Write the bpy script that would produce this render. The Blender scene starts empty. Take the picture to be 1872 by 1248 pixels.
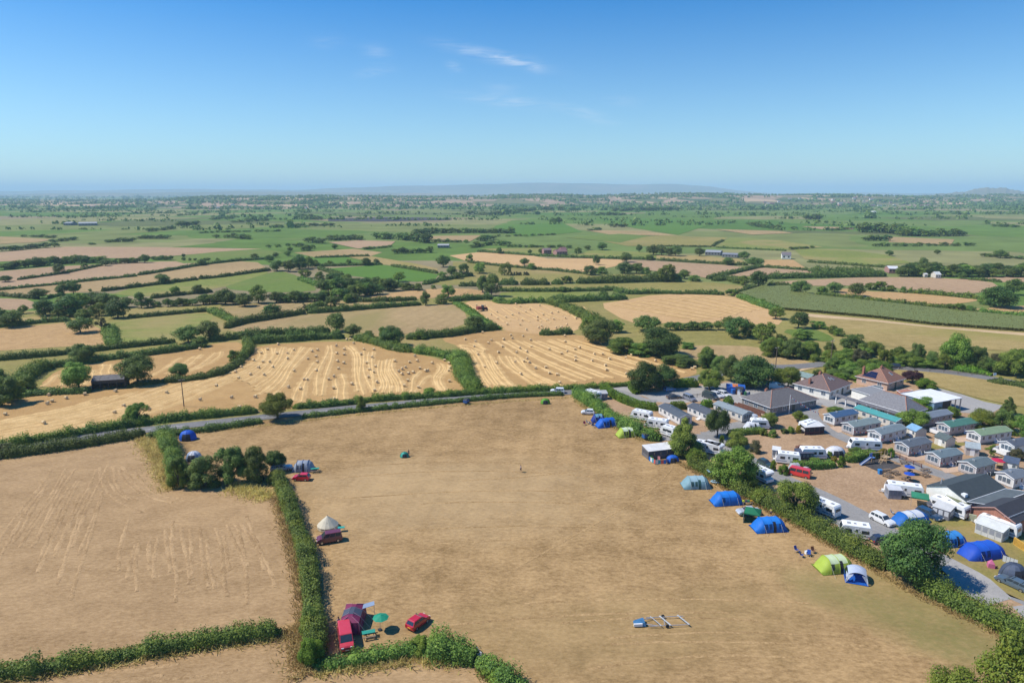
import bpy, bmesh, math, random
import numpy as np
from mathutils import Vector, Matrix

# ------------------------------------------------------------------ camera
sc = bpy.context.scene
CAM_H, PITCH, FOC = 60.0, math.radians(12.3), 1248.0
cam_d = bpy.data.cameras.new('camera')
cam_d.sensor_width = 36.0
cam_d.lens = 24.0
cam_d.clip_start = 0.5
cam_d.clip_end = 90000.0
cam = bpy.data.objects.new('camera', cam_d)
sc.collection.objects.link(cam)
cam.location = (0, 0, CAM_H)
cam.rotation_euler = (math.radians(90) - PITCH, 0, 0)
sc.camera = cam

# ------------------------------------------------------------------ sky and sun
SUN_EL, SUN_AZ = math.radians(52), math.radians(-88)      # azimuth measured from +Y towards +X
world = bpy.data.worlds.new('World')
sc.world = world
world.use_nodes = True
wn, wl = world.node_tree.nodes, world.node_tree.links
wn.clear()
w_out = wn.new('ShaderNodeOutputWorld')
w_bg = wn.new('ShaderNodeBackground')
w_bg.inputs['Strength'].default_value = 0.108
w_sky = wn.new('ShaderNodeTexSky')
w_sky.sky_type = 'NISHITA'
w_sky.sun_disc = False
w_sky.sun_elevation = SUN_EL
w_sky.sun_rotation = SUN_AZ
w_sky.altitude = 60
w_sky.air_density = 1.0
w_sky.dust_density = 0.25
w_sky.ozone_density = 5.0
w_tc = wn.new('ShaderNodeTexCoord')
w_sep = wn.new('ShaderNodeSeparateXYZ')
wl.new(w_tc.outputs['Generated'], w_sep.inputs[0])

def wmath(op, a, b=None):
 n = wn.new('ShaderNodeMath'); n.operation = op
 for i, v in enumerate((a, b)):
  if v is None: continue
  if isinstance(v, (int, float)): n.inputs[i].default_value = v
  else: wl.new(v, n.inputs[i])
 return n.outputs[0]

fwd = wmath('MAXIMUM', w_sep.outputs['Y'], 0.05)
az, el = wmath('DIVIDE', w_sep.outputs['X'], fwd), wmath('DIVIDE', w_sep.outputs['Z'], fwd)
w_comb = wn.new('ShaderNodeCombineXYZ')
wl.new(az, w_comb.inputs[0]); wl.new(el, w_comb.inputs[1])
w_map = wn.new('ShaderNodeMapping')
w_map.inputs['Rotation'].default_value = (0, 0, math.radians(9))
w_map.inputs['Scale'].default_value = (14, 110, 1)
wl.new(w_comb.outputs[0], w_map.inputs['Vector'])
w_noise = wn.new('ShaderNodeTexNoise')
w_noise.inputs['Scale'].default_value = 1.3
w_noise.inputs['Detail'].default_value = 6
w_noise.inputs['Roughness'].default_value = 0.62
w_noise.inputs['Distortion'].default_value = 0.6
wl.new(w_map.outputs[0], w_noise.inputs['Vector'])
w_ramp = wn.new('ShaderNodeMapRange')
w_ramp.inputs['From Min'].default_value = 0.36
w_ramp.inputs['From Max'].default_value = 0.8
wl.new(w_noise.outputs['Fac'], w_ramp.inputs['Value'])

def sky_dir(px, py):
 u, v = (px - 936) / FOC, (624 - py) / FOC
 dy, dz = math.cos(PITCH) + v * math.sin(PITCH), -math.sin(PITCH) + v * math.cos(PITCH)
 return u / dy, dz / dy
# thin cirrus streaks: start, end, half width, strength
acc = None
for (x0, y0, x1, y1, wd, amp) in ((800, 80, 1005, 126, 9, 0.8), (905, 106, 985, 124, 6, 0.5), (960, 112, 996, 128, 9, 0.55), (812, 118, 846, 126, 6, 0.6),
         (655, 90, 720, 104, 12, 0.3), (640, 138, 730, 126, 7, 0.3), (820, 172, 1030, 196, 9, 0.5),
         (1010, 195, 1100, 210, 7, 0.4), (1055, 214, 1130, 226, 6, 0.5), (560, 78, 640, 76, 9, 0.25),
         (1100, 180, 1180, 190, 9, 0.2), (880, 155, 960, 165, 10, 0.2), (1405, 312, 1440, 306, 4, 0.3)):
 ax, ay = sky_dir(x0, y0); bx, by = sky_dir(x1, y1)
 cx, cy, ln = (ax + bx) / 2, (ay + by) / 2, math.hypot(bx - ax, by - ay) / 2
 c, s = (bx - ax) / (2 * ln), (by - ay) / (2 * ln)
 dx, dy = wmath('SUBTRACT', az, cx), wmath('SUBTRACT', el, cy)
 p = wmath('DIVIDE', wmath('ADD', wmath('MULTIPLY', dx, c), wmath('MULTIPLY', dy, s)), ln * 0.75)
 q = wmath('DIVIDE', wmath('SUBTRACT', wmath('MULTIPLY', dy, c), wmath('MULTIPLY', dx, s)), wd / FOC)
 g = wmath('EXPONENT', wmath('MULTIPLY', wmath('ADD', wmath('MULTIPLY', p, p), wmath('MULTIPLY', q, q)), -1.0))
 g = wmath('MULTIPLY', g, amp)
 acc = g if acc is None else wmath('ADD', acc, g)
cmask = wmath('MULTIPLY', acc, w_ramp.outputs[0])
cmask = wmath('MULTIPLY', cmask, wmath('GREATER_THAN', w_sep.outputs['Y'], 0.1))
cmask = wmath('MINIMUM', cmask, 0.8)
w_mix = wn.new('ShaderNodeMix'); w_mix.data_type = 'RGBA'
wl.new(cmask, w_mix.inputs['Factor'])
w_hsv = wn.new('ShaderNodeHueSaturation')
w_hsv.inputs['Saturation'].default_value = 1.4
w_hsv.inputs['Hue'].default_value = 0.5
w_hsv.inputs['Value'].default_value = 1.12
w_sat = wn.new('ShaderNodeMapRange'); w_sat.inputs['From Max'].default_value = 0.36
w_sat.inputs['To Min'].default_value = 0.8; w_sat.inputs['To Max'].default_value = 1.6
wl.new(w_sep.outputs['Z'], w_sat.inputs['Value']); wl.new(w_sat.outputs[0], w_hsv.inputs['Saturation'])
wl.new(w_sky.outputs[0], w_hsv.inputs['Color'])
w_tint = wn.new('ShaderNodeMix'); w_tint.data_type = 'RGBA'; w_tint.blend_type = 'MULTIPLY'
w_tint.inputs['Factor'].default_value = 1.0; w_tint.inputs['B'].default_value = (0.74, 0.97, 1.08, 1)
wl.new(w_hsv.outputs[0], w_tint.inputs['A'])
wl.new(w_tint.outputs['Result'], w_mix.inputs['A'])
w_mix.inputs['B'].default_value = (6.4, 7.2, 8.4, 1)
wl.new(w_mix.outputs['Result'], w_bg.inputs['Color'])
wl.new(w_bg.outputs[0], w_out.inputs[0])

sun_d = bpy.data.lights.new('sun', 'SUN')
sun_d.energy = 5.0
sun_d.angle = math.radians(0.53)
sun_d.color = (1.0, 0.95, 0.87)
sun = bpy.data.objects.new('sun', sun_d)
sc.collection.objects.link(sun)
to_sun = Vector((math.sin(SUN_AZ) * math.cos(SUN_EL), math.cos(SUN_AZ) * math.cos(SUN_EL), math.sin(SUN_EL)))
sun.rotation_euler = to_sun.to_track_quat('Z', 'Y').to_euler()

sc.view_settings.view_transform = 'Standard'
sc.view_settings.look = 'None'
sc.view_settings.exposure = 0.15
sc.view_settings.gamma = 1.0
sc.view_settings.use_curve_mapping = False
sc.cycles.max_bounces = 6
sc.cycles.diffuse_bounces = 2
sc.cycles.glossy_bounces = 2
sc.cycles.transmission_bounces = 3
sc.cycles.transparent_max_bounces = 6
sc.cycles.volume_bounces = 1
sc.cycles.use_denoising = True

# ------------------------------------------------------------------ survey of the photograph: pixels to ground points
SHEETS = {'p': (0, 0, 1.0),
   'A': (0, 320, 2.925), 'B': (600, 320, 2.925), 'C': (1232, 320, 2.925),
   'a1': (0, 440, 4.68), 'a2': (400, 440, 4.68), 'a3': (800, 440, 4.68), 'a4': (1200, 440, 4.68), 'a5': (1472, 440, 4.68),
   'b6': (1240, 620, 5.85), 'b7': (1672, 700, 7.8), 'D': (0, 540, 3.9), 'E': (440, 540, 3.9), 'F': (840, 520, 3.9), 'G': (1392, 520, 3.9),
   'H': (1040, 680, 6.24), 'I': (1180, 670, 7.8), 'J': (1400, 650, 7.8), 'K': (1632, 650, 7.8),
   'L': (1380, 780, 7.34), 'M': (1620, 780, 7.341), 'N': (1170, 800, 7.34), 'O': (1320, 880, 5.943),
   'Q': (1580, 900, 6.24), 'R': (540, 1080, 4.457), 'S': (270, 760, 4.8), 'T': (0, 1080, 3.343),
   'U': (1120, 1080, 10.4), 'V': (1500, 1000, 5.032), 'W': (0, 780, 3.343)}

def px(sheet, x, y):
 s = SHEETS[sheet]
 return s[0] + x / s[2], s[1] + y / s[2]

def ground(x, y, z=0.0):
 """photo pixel -> world point on the level plane z (and the depth along the view axis)"""
 u, v = (x - 936) / FOC, (624 - y) / FOC
 d = Vector((u, math.cos(PITCH) + v * math.sin(PITCH), -math.sin(PITCH) + v * math.cos(PITCH)))
 t = (z - CAM_H) / d.z
 return Vector((d.x * t, d.y * t, z)), t

def G(sheet, x, y, z=0.0):
 return ground(*px(sheet, x, y), z)[0]

def GL(sheet, *xy):
 return [G(sheet, xy[i], xy[i + 1]) for i in range(0, len(xy), 2)]

def mpp(sheet, x, y):
 """metres for one sheet pixel at that ground point (across the view), and the factor for upright heights"""
 X, Y = px(sheet, x, y)
 p, t = ground(X, Y)
 dep = math.atan2(CAM_H, math.hypot(p.x, p.y))
 return t / FOC / SHEETS[sheet][2], 1 / math.cos(dep)

# ------------------------------------------------------------------ materials
MATS = {}

def new_mat(name):
 m = bpy.data.materials.new(name)
 m.use_nodes = True
 nt = m.node_tree
 return m, nt, nt.nodes, nt.links, nt.nodes['Principled BSDF']

def paint(name, rgb, rough=0.5, metal=0.0, spec=0.5, var=0.12, scale=1.5, coat=0.0, trans=0.0):
 """a plain coloured surface with faint uneven wear"""
 if name in MATS: return MATS[name]
 m, nt, nd, lk, b = new_mat(name)
 tc = nd.new('ShaderNodeTexCoord')
 nz = nd.new('ShaderNodeTexNoise'); nz.inputs['Scale'].default_value = scale; nz.inputs['Detail'].default_value = 5
 lk.new(tc.outputs['Object'], nz.inputs['Vector'])
 r = nd.new('ShaderNodeValToRGB')
 r.color_ramp.elements[0].position = 0.3; r.color_ramp.elements[1].position = 0.7
 r.color_ramp.elements[0].color = (*[c * (1 - var) for c in rgb], 1)
 r.color_ramp.elements[1].color = (*[min(1, c * (1 + var)) for c in rgb], 1)
 lk.new(nz.outputs['Fac'], r.inputs['Fac'])
 lk.new(r.outputs['Color'], b.inputs['Base Color'])
 b.inputs['Roughness'].default_value = rough
 b.inputs['Metallic'].default_value = metal
 b.inputs['Specular IOR Level'].default_value = spec
 b.inputs['Coat Weight'].default_value = coat
 if trans > 0:
  tr = nd.new('ShaderNodeBsdfTranslucent'); lk.new(r.outputs['Color'], tr.inputs['Color'])
  mx = nd.new('ShaderNodeMixShader'); mx.inputs[0].default_value = trans
  lk.new(b.outputs[0], mx.inputs[1]); lk.new(tr.outputs[0], mx.inputs[2])
  lk.new(mx.outputs[0], nd['Material Output'].inputs['Surface'])
 MATS[name] = m
 return m

def leaf_mat(name, dark, light, tip, patch=0.0, patch_rgb=(0.2, 0.24, 0.03), trans=0.25):
 """foliage: every leaf its own tone, every plant its own cast, and broad patches of another growth"""
 m, nt, nd, lk, b = new_mat(name)
 geo = nd.new('ShaderNodeNewGeometry'); oi = nd.new('ShaderNodeObjectInfo')
 r = nd.new('ShaderNodeValToRGB')
 e = r.color_ramp.elements
 e[0].position = 0.0; e[0].color = (*dark, 1); e[1].position = 1.0; e[1].color = (*tip, 1)
 k = e.new(0.62); k.color = (*light, 1)
 nz = nd.new('ShaderNodeTexNoise'); nz.inputs['Scale'].default_value = 0.45; nz.inputs['Detail'].default_value = 3
 lk.new(geo.outputs['Position'], nz.inputs['Vector'])
 a1 = nd.new('ShaderNodeMath'); a1.operation = 'MULTIPLY_ADD'; a1.inputs[1].default_value = 0.55;
 lk.new(geo.outputs['Random Per Island'], a1.inputs[0])
 a2 = nd.new('ShaderNodeMath'); a2.operation = 'MULTIPLY_ADD'; a2.inputs[1].default_value = 1.5; a2.inputs[2].default_value = -0.5
 lk.new(nz.outputs['Fac'], a2.inputs[0]); lk.new(a2.outputs[0], a1.inputs[2])
 lk.new(a1.outputs[0], r.inputs['Fac'])
 col = r.outputs['Color']
 if patch > 0:
  n2 = nd.new('ShaderNodeTexNoise'); n2.inputs['Scale'].default_value = 0.3; n2.inputs['Detail'].default_value = 1
  lk.new(geo.outputs['Position'], n2.inputs['Vector'])
  mr = nd.new('ShaderNodeMapRange'); mr.inputs['From Min'].default_value = 0.52; mr.inputs['From Max'].default_value = 0.64
  mr.inputs['To Max'].default_value = patch
  lk.new(n2.outputs['Fac'], mr.inputs['Value'])
  mx = nd.new('ShaderNodeMix'); mx.data_type = 'RGBA'
  lk.new(mr.outputs[0], mx.inputs['Factor']); lk.new(col, mx.inputs['A']); mx.inputs['B'].default_value = (*patch_rgb, 1)
  col = mx.outputs['Result']
 hs = nd.new('ShaderNodeHueSaturation')
 mh = nd.new('ShaderNodeMapRange'); mh.inputs['To Min'].default_value = 0.475; mh.inputs['To Max'].default_value = 0.515
 mv = nd.new('ShaderNodeMapRange'); mv.inputs['To Min'].default_value = 0.75; mv.inputs['To Max'].default_value = 1.2
 lk.new(oi.outputs['Random'], mh.inputs['Value']); lk.new(mh.outputs[0], hs.inputs['Hue'])
 lk.new(oi.outputs['Random'], mv.inputs['Value']); lk.new(mv.outputs[0], hs.inputs['Value'])
 lk.new(col, hs.inputs['Color']); col = hs.outputs[0]
 lk.new(col, b.inputs['Base Color'])
 b.inputs['Roughness'].default_value = 0.6; b.inputs['Specular IOR Level'].default_value = 0.25
 tr = nd.new('ShaderNodeBsdfTranslucent'); lk.new(col, tr.inputs['Color'])
 mx = nd.new('ShaderNodeMixShader'); mx.inputs[0].default_value = trans
 lk.new(b.outputs[0], mx.inputs[1]); lk.new(tr.outputs[0], mx.inputs[2])
 lk.new(mx.outputs[0], nd['Material Output'].inputs['Surface'])
 MATS[name] = m
 return m

def turf(name, c0, c1, c2=None, rows=None, spots=(), big=0.018, fine=2.2, bump=0.25, contrast=1.0, stretch=None, rows2=None):
 """open ground: broad blotches, tufts and fine grain; rows = (heading deg, spacing m, amount) of mowing or drilling;
 spots = ((x, y, rx, ry, rgb, amount), ...) greener or barer places of the field itself"""
 if name in MATS: return MATS[name]
 m, nt, nd, lk, b = new_mat(name)
 c0, c1, c2 = [c and (c[0], c[1] * 0.93, c[2] * 0.80) for c in (c0, c1, c2)]
 geo = nd.new('ShaderNodeNewGeometry')
 pos = geo.outputs['Position']
 def mth(op, a, bb=None, c=None):
  n = nd.new('ShaderNodeMath'); n.operation = op
  for i, v in enumerate((a, bb, c)):
   if v is None: continue
   if isinstance(v, (int, float)): n.inputs[i].default_value = v
   else: lk.new(v, n.inputs[i])
  return n.outputs[0]
 def noise(scale, detail, dist=0.0, vec=pos, rough=0.55):
  n = nd.new('ShaderNodeTexNoise'); n.inputs['Scale'].default_value = scale; n.inputs['Detail'].default_value = detail
  n.inputs['Distortion'].default_value = dist; n.inputs['Roughness'].default_value = rough
  lk.new(vec, n.inputs['Vector']); return n.outputs['Fac']
 vec = pos
 if stretch:
  mp = nd.new('ShaderNodeMapping'); mp.inputs['Rotation'].default_value = (0, 0, math.radians(stretch[0])); mp.inputs['Scale'].default_value = (stretch[1], 1, 1)
  lk.new(pos, mp.inputs['Vector']); vec = mp.outputs[0]
 f = mth('MULTIPLY', noise(big, 5, 0.6, pos), 0.42)
 f = mth('ADD', f, mth('MULTIPLY', noise(0.22, 6, 0.4, vec, 0.65), 0.62))
 f = mth('ADD', f, mth('MULTIPLY', noise(fine, 6, 0.0, vec, 0.8), 1.2))
 f = mth('MULTIPLY_ADD', mth('SUBTRACT', f, 1.12), 2.1 * contrast, 0.5)
 for rw in (rows, rows2):
  if not rw: continue
  mp = nd.new('ShaderNodeMapping'); mp.inputs['Rotation'].default_value = (0, 0, -math.radians(rw[0]))
  lk.new(pos, mp.inputs['Vector'])
  wv = nd.new('ShaderNodeTexWave'); wv.bands_direction = 'Y'; wv.wave_profile = 'SIN'
  wv.inputs['Scale'].default_value = 0.314 / rw[1]
  wv.inputs['Distortion'].default_value = rw[3] if len(rw) > 3 else 2.5; wv.inputs['Detail'].default_value = 2
  wv.inputs['Detail Scale'].default_value = 0.35
  lk.new(mp.outputs[0], wv.inputs['Vector'])
  amt = mth('MULTIPLY', mth('SUBTRACT', wv.outputs['Fac'], 0.5), mth('MULTIPLY', noise(0.05, 3), 2 * rw[2]))
  f = mth('ADD', f, amt)
 r = nd.new('ShaderNodeValToRGB')
 e = r.color_ramp.elements
 e[0].position = 0.1; e[0].color = (*c0, 1); e[1].position = 0.9; e[1].color = (*c1, 1)
 lk.new(f, r.inputs['Fac'])
 col = r.outputs['Color']
 if c2:
  mr = nd.new('ShaderNodeMapRange'); mr.inputs['From Min'].default_value = 0.5; mr.inputs['From Max'].default_value = 0.68; mr.inputs['To Max'].default_value = 0.8
  lk.new(noise(big * 0.8, 5, 1.0), mr.inputs['Value'])
  mx = nd.new('ShaderNodeMix'); mx.data_type = 'RGBA'
  lk.new(mr.outputs[0], mx.inputs['Factor']); lk.new(col, mx.inputs['A']); mx.inputs['B'].default_value = (*c2, 1)
  col = mx.outputs['Result']
 if spots:
  sx = nd.new('ShaderNodeSeparateXYZ'); lk.new(pos, sx.inputs[0])
  wob = mth('MULTIPLY', mth('SUBTRACT', noise(0.09, 5), 0.5), 1.6)
 for (x, y, rx, ry, ang, rgb, amt) in spots:
  ca, sa = math.cos(math.radians(ang)), math.sin(math.radians(ang))
  dx, dy = mth('SUBTRACT', sx.outputs[0], x), mth('SUBTRACT', sx.outputs[1], y)
  p = mth('DIVIDE', mth('ADD', mth('MULTIPLY', dx, ca), mth('MULTIPLY', dy, sa)), rx)
  q = mth('DIVIDE', mth('SUBTRACT', mth('MULTIPLY', dy, ca), mth('MULTIPLY', dx, sa)), ry)
  d = mth('ADD', mth('SQRT', mth('ADD', mth('MULTIPLY', p, p), mth('MULTIPLY', q, q))), wob)
  mr = nd.new('ShaderNodeMapRange'); mr.inputs['From Min'].default_value = 1.15; mr.inputs['From Max'].default_value = 0.45; mr.inputs['To Max'].default_value = amt
  lk.new(d, mr.inputs['Value'])
  mx = nd.new('ShaderNodeMix'); mx.data_type = 'RGBA'
  k = mth('MULTIPLY', mr.outputs[0], mth('MULTIPLY_ADD', noise(0.8, 5), 1.4, 0.3))
  lk.new(mth('MINIMUM', k, 1.0), mx.inputs['Factor']); lk.new(col, mx.inputs['A']); mx.inputs['B'].default_value = (*rgb, 1)
  col = mx.outputs['Result']
 lk.new(col, b.inputs['Base Color'])
 b.inputs['Roughness'].default_value = 0.9; b.inputs['Specular IOR Level'].default_value = 0.1
 if bump:
  bp = nd.new('ShaderNodeBump'); bp.inputs['Strength'].default_value = bump; bp.inputs['Distance'].default_value = 0.25
  lk.new(noise(fine * 0.8, 3, 0, vec), bp.inputs['Height']); lk.new(bp.outputs[0], b.inputs['Normal'])
 MATS[name] = m
 return m

def tarmac(name, c0, c1, scale=0.5, rough=0.85):
 if name in MATS: return MATS[name]
 return turf(name, c0, c1, None, None, (), 0.06, 3.0, 0.08, 0.9)

# ------------------------------------------------------------------ mesh helpers
COL = sc.collection

class MB:
 """collects shapes into one mesh"""
 def __init__(self, mx=None):
  self.v, self.f, self.mx = [], [], mx
 def pts(self, ps, faces):
  n = len(self.v)
  for p in ps:
   p = Vector(p)
   self.v.append(tuple(self.mx @ p) if self.mx else tuple(p))
  self.f += [tuple(n + i for i in f) for f in faces]
  return self
 def box(self, x0, x1, y0, y1, z0, z1):
  return self.pts([(x0, y0, z0), (x1, y0, z0), (x1, y1, z0), (x0, y1, z0), (x0, y0, z1), (x1, y0, z1), (x1, y1, z1), (x0, y1, z1)],
      [(0, 3, 2, 1), (4, 5, 6, 7), (0, 1, 5, 4), (1, 2, 6, 5), (2, 3, 7, 6), (3, 0, 4, 7)])
 def hexa(self, b, t):
  """solid between two quads"""
  return self.pts(list(b) + list(t), [(0, 3, 2, 1), (4, 5, 6, 7), (0, 1, 5, 4), (1, 2, 6, 5), (2, 3, 7, 6), (3, 0, 4, 7)])
 def prism(self, prof, y0, y1, ax='y'):
  """profile (x, z) pushed from y0 to y1"""
  n = len(prof)
  ps = [(x, y0, z) for x, z in prof] + [(x, y1, z) for x, z in prof]
  if ax == 'x': ps = [(y, x, z) for x, y, z in ps]
  fs = [tuple(range(n)), tuple(range(2 * n - 1, n - 1, -1))] + [(i, i + n, (i + 1) % n + n, (i + 1) % n) for i in range(n)]
  return self.pts(ps, fs)
 def loft(self, rings, close=True, caps=True):
  n = len(rings[0]); ps = [p for r in rings for p in r]; fs = []
  m = n if close else n - 1
  for i in range(len(rings) - 1):
   for j in range(m):
    fs.append((i * n + j, i * n + (j + 1) % n, (i + 1) * n + (j + 1) % n, (i + 1) * n + j))
  if caps:
   fs.append(tuple(range(n - 1, -1, -1))); k = (len(rings) - 1) * n; fs.append(tuple(range(k, k + n)))
  return self.pts(ps, fs)
 def tube(self, a, b, r0, r1=None, n=6):
  a, b = Vector(a), Vector(b); r1 = r0 if r1 is None else r1
  d = (b - a).normalized(); u = d.orthogonal().normalized(); w = d.cross(u)
  ring = lambda c, r: [c + (u * math.cos(t) + w * math.sin(t)) * r for t in [2 * math.pi * i / n for i in range(n)]]
  return self.loft([ring(a, r0), ring(b, r1)])
 def path(self, ps, r, n=5):
  for a, b in zip(ps[:-1], ps[1:]): self.tube(a, b, r, r, n)
  return self
 def disc(self, c, ax, r, th, n=16):
  c, ax = Vector(c), Vector(ax).normalized()
  return self.tube(c - ax * th / 2, c + ax * th / 2, r, r, n)
 def panel(self, q, th=0.02):
  """thin plate standing proud of a face: quad given counter-clockwise from outside"""
  q = [Vector(p) for p in q]; nrm = (q[1] - q[0]).cross(q[2] - q[0]).normalized()
  return self.hexa([p - nrm * 0.01 for p in q], [p + nrm * th for p in q])
 def build(self, name, mat, parent=None, smooth=False):
  me = bpy.data.meshes.new(name)
  me.from_pydata(self.v, [], self.f); me.update()
  me.materials.append(mat)
  if smooth: me.polygons.foreach_set('use_smooth', [True] * len(me.polygons))
  o = bpy.data.objects.new(name, me); COL.objects.link(o)
  if parent is not None: o.parent = parent
  return o

def tag(o, label, cat, group=None, kind=None):
 if label: o['label'] = label
 if cat: o['category'] = cat
 if group: o['group'] = group
 if kind: o['kind'] = kind
 return o

def thing(name, label, cat, loc=(0, 0, 0), rz=0.0, group=None):
 o = bpy.data.objects.new(name, None); COL.objects.link(o)
 o.empty_display_size = 0.3
 o.location = loc; o.rotation_euler = (0, 0, rz)
 return tag(o, label, cat, group)

def copy_tree(o, loc=None, rz=None, label=None, group=None, parent=None):
 c = o.copy(); COL.objects.link(c)
 if parent is not None: c.parent = parent
 if loc is not None: c.location = loc
 if rz is not None: c.rotation_euler = (0, 0, rz)
 if label: c['label'] = label
 if group: c['group'] = group
 for ch in o.children: copy_tree(ch, parent=c)
 return c

def np_mesh(name, V, F, mat, midx=None):
 """V (n,3), F (m,4) quads"""
 me = bpy.data.meshes.new(name)
 V = np.asarray(V, np.float32); F = np.asarray(F, np.int32)
 me.vertices.add(len(V)); me.vertices.foreach_set('co', V.ravel())
 me.loops.add(F.size); me.loops.foreach_set('vertex_index', F.ravel())
 me.polygons.add(len(F)); me.polygons.foreach_set('loop_start', np.arange(0, F.size, F.shape[1], dtype=np.int32))
 mats = mat if isinstance(mat, (list, tuple)) else [mat]
 for m in mats: me.materials.append(m)
 if midx is not None: me.polygons.foreach_set('material_index', np.asarray(midx, np.int32))
 me.update(calc_edges=True)
 return me

def mesh_obj(name, me, parent=None):
 o = bpy.data.objects.new(name, me); COL.objects.link(o)
 if parent is not None: o.parent = parent
 return o

# ------------------------------------------------------------------ foliage
RNG = np.random.default_rng(7)
LEAF = {
 'oak': leaf_mat('oak_leaves', (0.054,0.090,0.023), (0.138,0.212,0.044), (0.254,0.331,0.063)),
 'syc': leaf_mat('sycamore_leaves', (0.029,0.067,0.019), (0.084,0.159,0.034), (0.164,0.260,0.047)),
 'ash': leaf_mat('ash_leaves', (0.078,0.134,0.023), (0.196,0.296,0.043), (0.342,0.425,0.069)),
 'lime': leaf_mat('fresh_leaves', (0.066,0.105,0.013), (0.176,0.236,0.027), (0.294,0.328,0.050)),
 'hedge': leaf_mat('hedge_leaves', (0.049,0.091,0.021), (0.138,0.235,0.037), (0.275,0.370,0.058), 0.75, (0.20, 0.27, 0.03)),
 'dhedge': leaf_mat('dark_hedge_leaves', (0.057,0.089,0.023), (0.125,0.189,0.038), (0.220,0.288,0.056), 0.35, (0.13, 0.17, 0.03)),
 'trim': leaf_mat('clipped_hedge_leaves', (0.050,0.103,0.011), (0.135,0.235,0.018), (0.229,0.329,0.029)),
 'grey': leaf_mat('grey_leaves', (0.064,0.075,0.029), (0.137,0.143,0.058), (0.224,0.215,0.092)),
 'purple': leaf_mat('purple_leaves', (0.025,0.010,0.016), (0.062,0.025,0.034), (0.109,0.044,0.053)),
 'gold': leaf_mat('golden_shrub_leaves', (0.120,0.120,0.010), (0.260,0.240,0.020), (0.400,0.340,0.030)),
 'maize': leaf_mat('maize_leaves', (0.175,0.195,0.055), (0.205,0.23,0.065), (0.245,0.262,0.08)),
 'dry': leaf_mat('dry_grass_blades', (0.299,0.226,0.078), (0.568,0.451,0.157), (0.750,0.653,0.256), trans=0.5),
}
BARK = paint('bark', (0.10, 0.082, 0.062), 0.9, var=0.35, scale=6)
WOOD = paint('weathered_wood', (0.17, 0.12, 0.08), 0.85, var=0.3, scale=8)

def leaf_quads(P, N, S, rng, aspect=0.62):
 N = N / np.maximum(np.linalg.norm(N, axis=1, keepdims=True), 1e-6)
 R = rng.normal(size=P.shape)
 A = np.cross(N, R); A /= np.maximum(np.linalg.norm(A, axis=1, keepdims=True), 1e-6)
 B = np.cross(N, A)
 s = S[:, None]
 V = np.stack([P + A * s, P + B * s * aspect, P - A * s, P - B * s * aspect], 1).reshape(-1, 3)
 F = np.arange(len(V)).reshape(-1, 4)
 return V, F

def ball(rng, n):
 d = rng.normal(size=(n, 3)); return d / np.linalg.norm(d, axis=1, keepdims=True)

def crown_np(kind, n, size, seed):
 """leaves of a crown inside the unit tree (width 1, height 1)"""
 rng = np.random.default_rng(seed)
 spec = {   # centre z, radii xy, z, lobes, lobe radius, irregularity, min z
  'oak': (0.56, 0.34, 0.34, 34, 0.17, 0.30, 0.13), 'syc': (0.50, 0.34, 0.38, 40, 0.16, 0.22, 0.05),
  'ash': (0.51, 0.34, 0.38, 38, 0.135, 0.40, 0.06), 'round': (0.56, 0.34, 0.34, 34, 0.16, 0.18, 0.15),
  'cone': (0.42, 0.34, 0.42, 34, 0.13, 0.28, 0.04), 'bush': (0.40, 0.36, 0.42, 30, 0.165, 0.42, 0.0),
  'sparse': (0.60, 0.34, 0.32, 18, 0.11, 0.5, 0.2), 'poplar': (0.52, 0.33, 0.40, 34, 0.15, 0.25, 0.05),
  'conifer': (0.40, 0.36, 0.42, 30, 0.11, 0.2, 0.03)}[kind]
 cz, rx, rz, K, lr, irr, zmin = spec
 d = ball(rng, K)
 d[:, 2] = np.where(d[:, 2] < -0.85, -d[:, 2] * 0.6, d[:, 2])
 rad = 1 + irr * rng.uniform(-0.7, 0.75, K)
 C = np.stack([d[:, 0] * rx * rad, d[:, 1] * rx * rad, cz + d[:, 2] * rz * rad], 1)
 if kind in ('cone', 'conifer'):
  t = rng.uniform(0, 1, K); w = (1 - t) ** (0.8 if kind == 'conifer' else 0.6)
  a = rng.uniform(0, 6.28, K)
  C = np.stack([np.cos(a) * rx * w * rad, np.sin(a) * rx * w * rad, 0.10 + 0.80 * t], 1)
 LR = lr * rng.uniform(0.5, 1.45, K)
 if kind in ('cone', 'conifer'): LR *= 0.6 + 0.7 * (1 - t)
 w = LR ** 2; idx = rng.choice(K, n, p=w / w.sum())
 b = ball(rng, n)
 b[:, 2] = np.where((b[:, 2] < -0.4) & (rng.uniform(size=n) < 0.5), -b[:, 2], b[:, 2])
 q = 1 + 0.24 * np.sin(b[:, 0] * 9 + idx) * np.cos(b[:, 1] * 8 + idx * 2) * np.cos(b[:, 2] * 7)
 P = C[idx] + b * (LR[idx] * q * np.where(rng.uniform(size=n) < 0.12, rng.uniform(0.9, 1.3, n), rng.uniform(0.66, 1.06, n)))[:, None] * np.array([1, 1, 0.82])
 N = b * 1.0 + rng.normal(size=(n, 3)) * 0.42 + np.array([-0.15, 0, 0.4])
 keep = P[:, 2] > zmin
 P, N = P[keep], N[keep]
 P[:, 2] *= 1.0 / max(P[:, 2].max(), 1e-3)
 P[:, :2] *= 0.5 / np.quantile(np.linalg.norm(P[:, :2], axis=1), 0.985)
 S = size * rng.uniform(0.6, 1.35, len(P))
 return leaf_quads(P, N, S, rng), C

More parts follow.
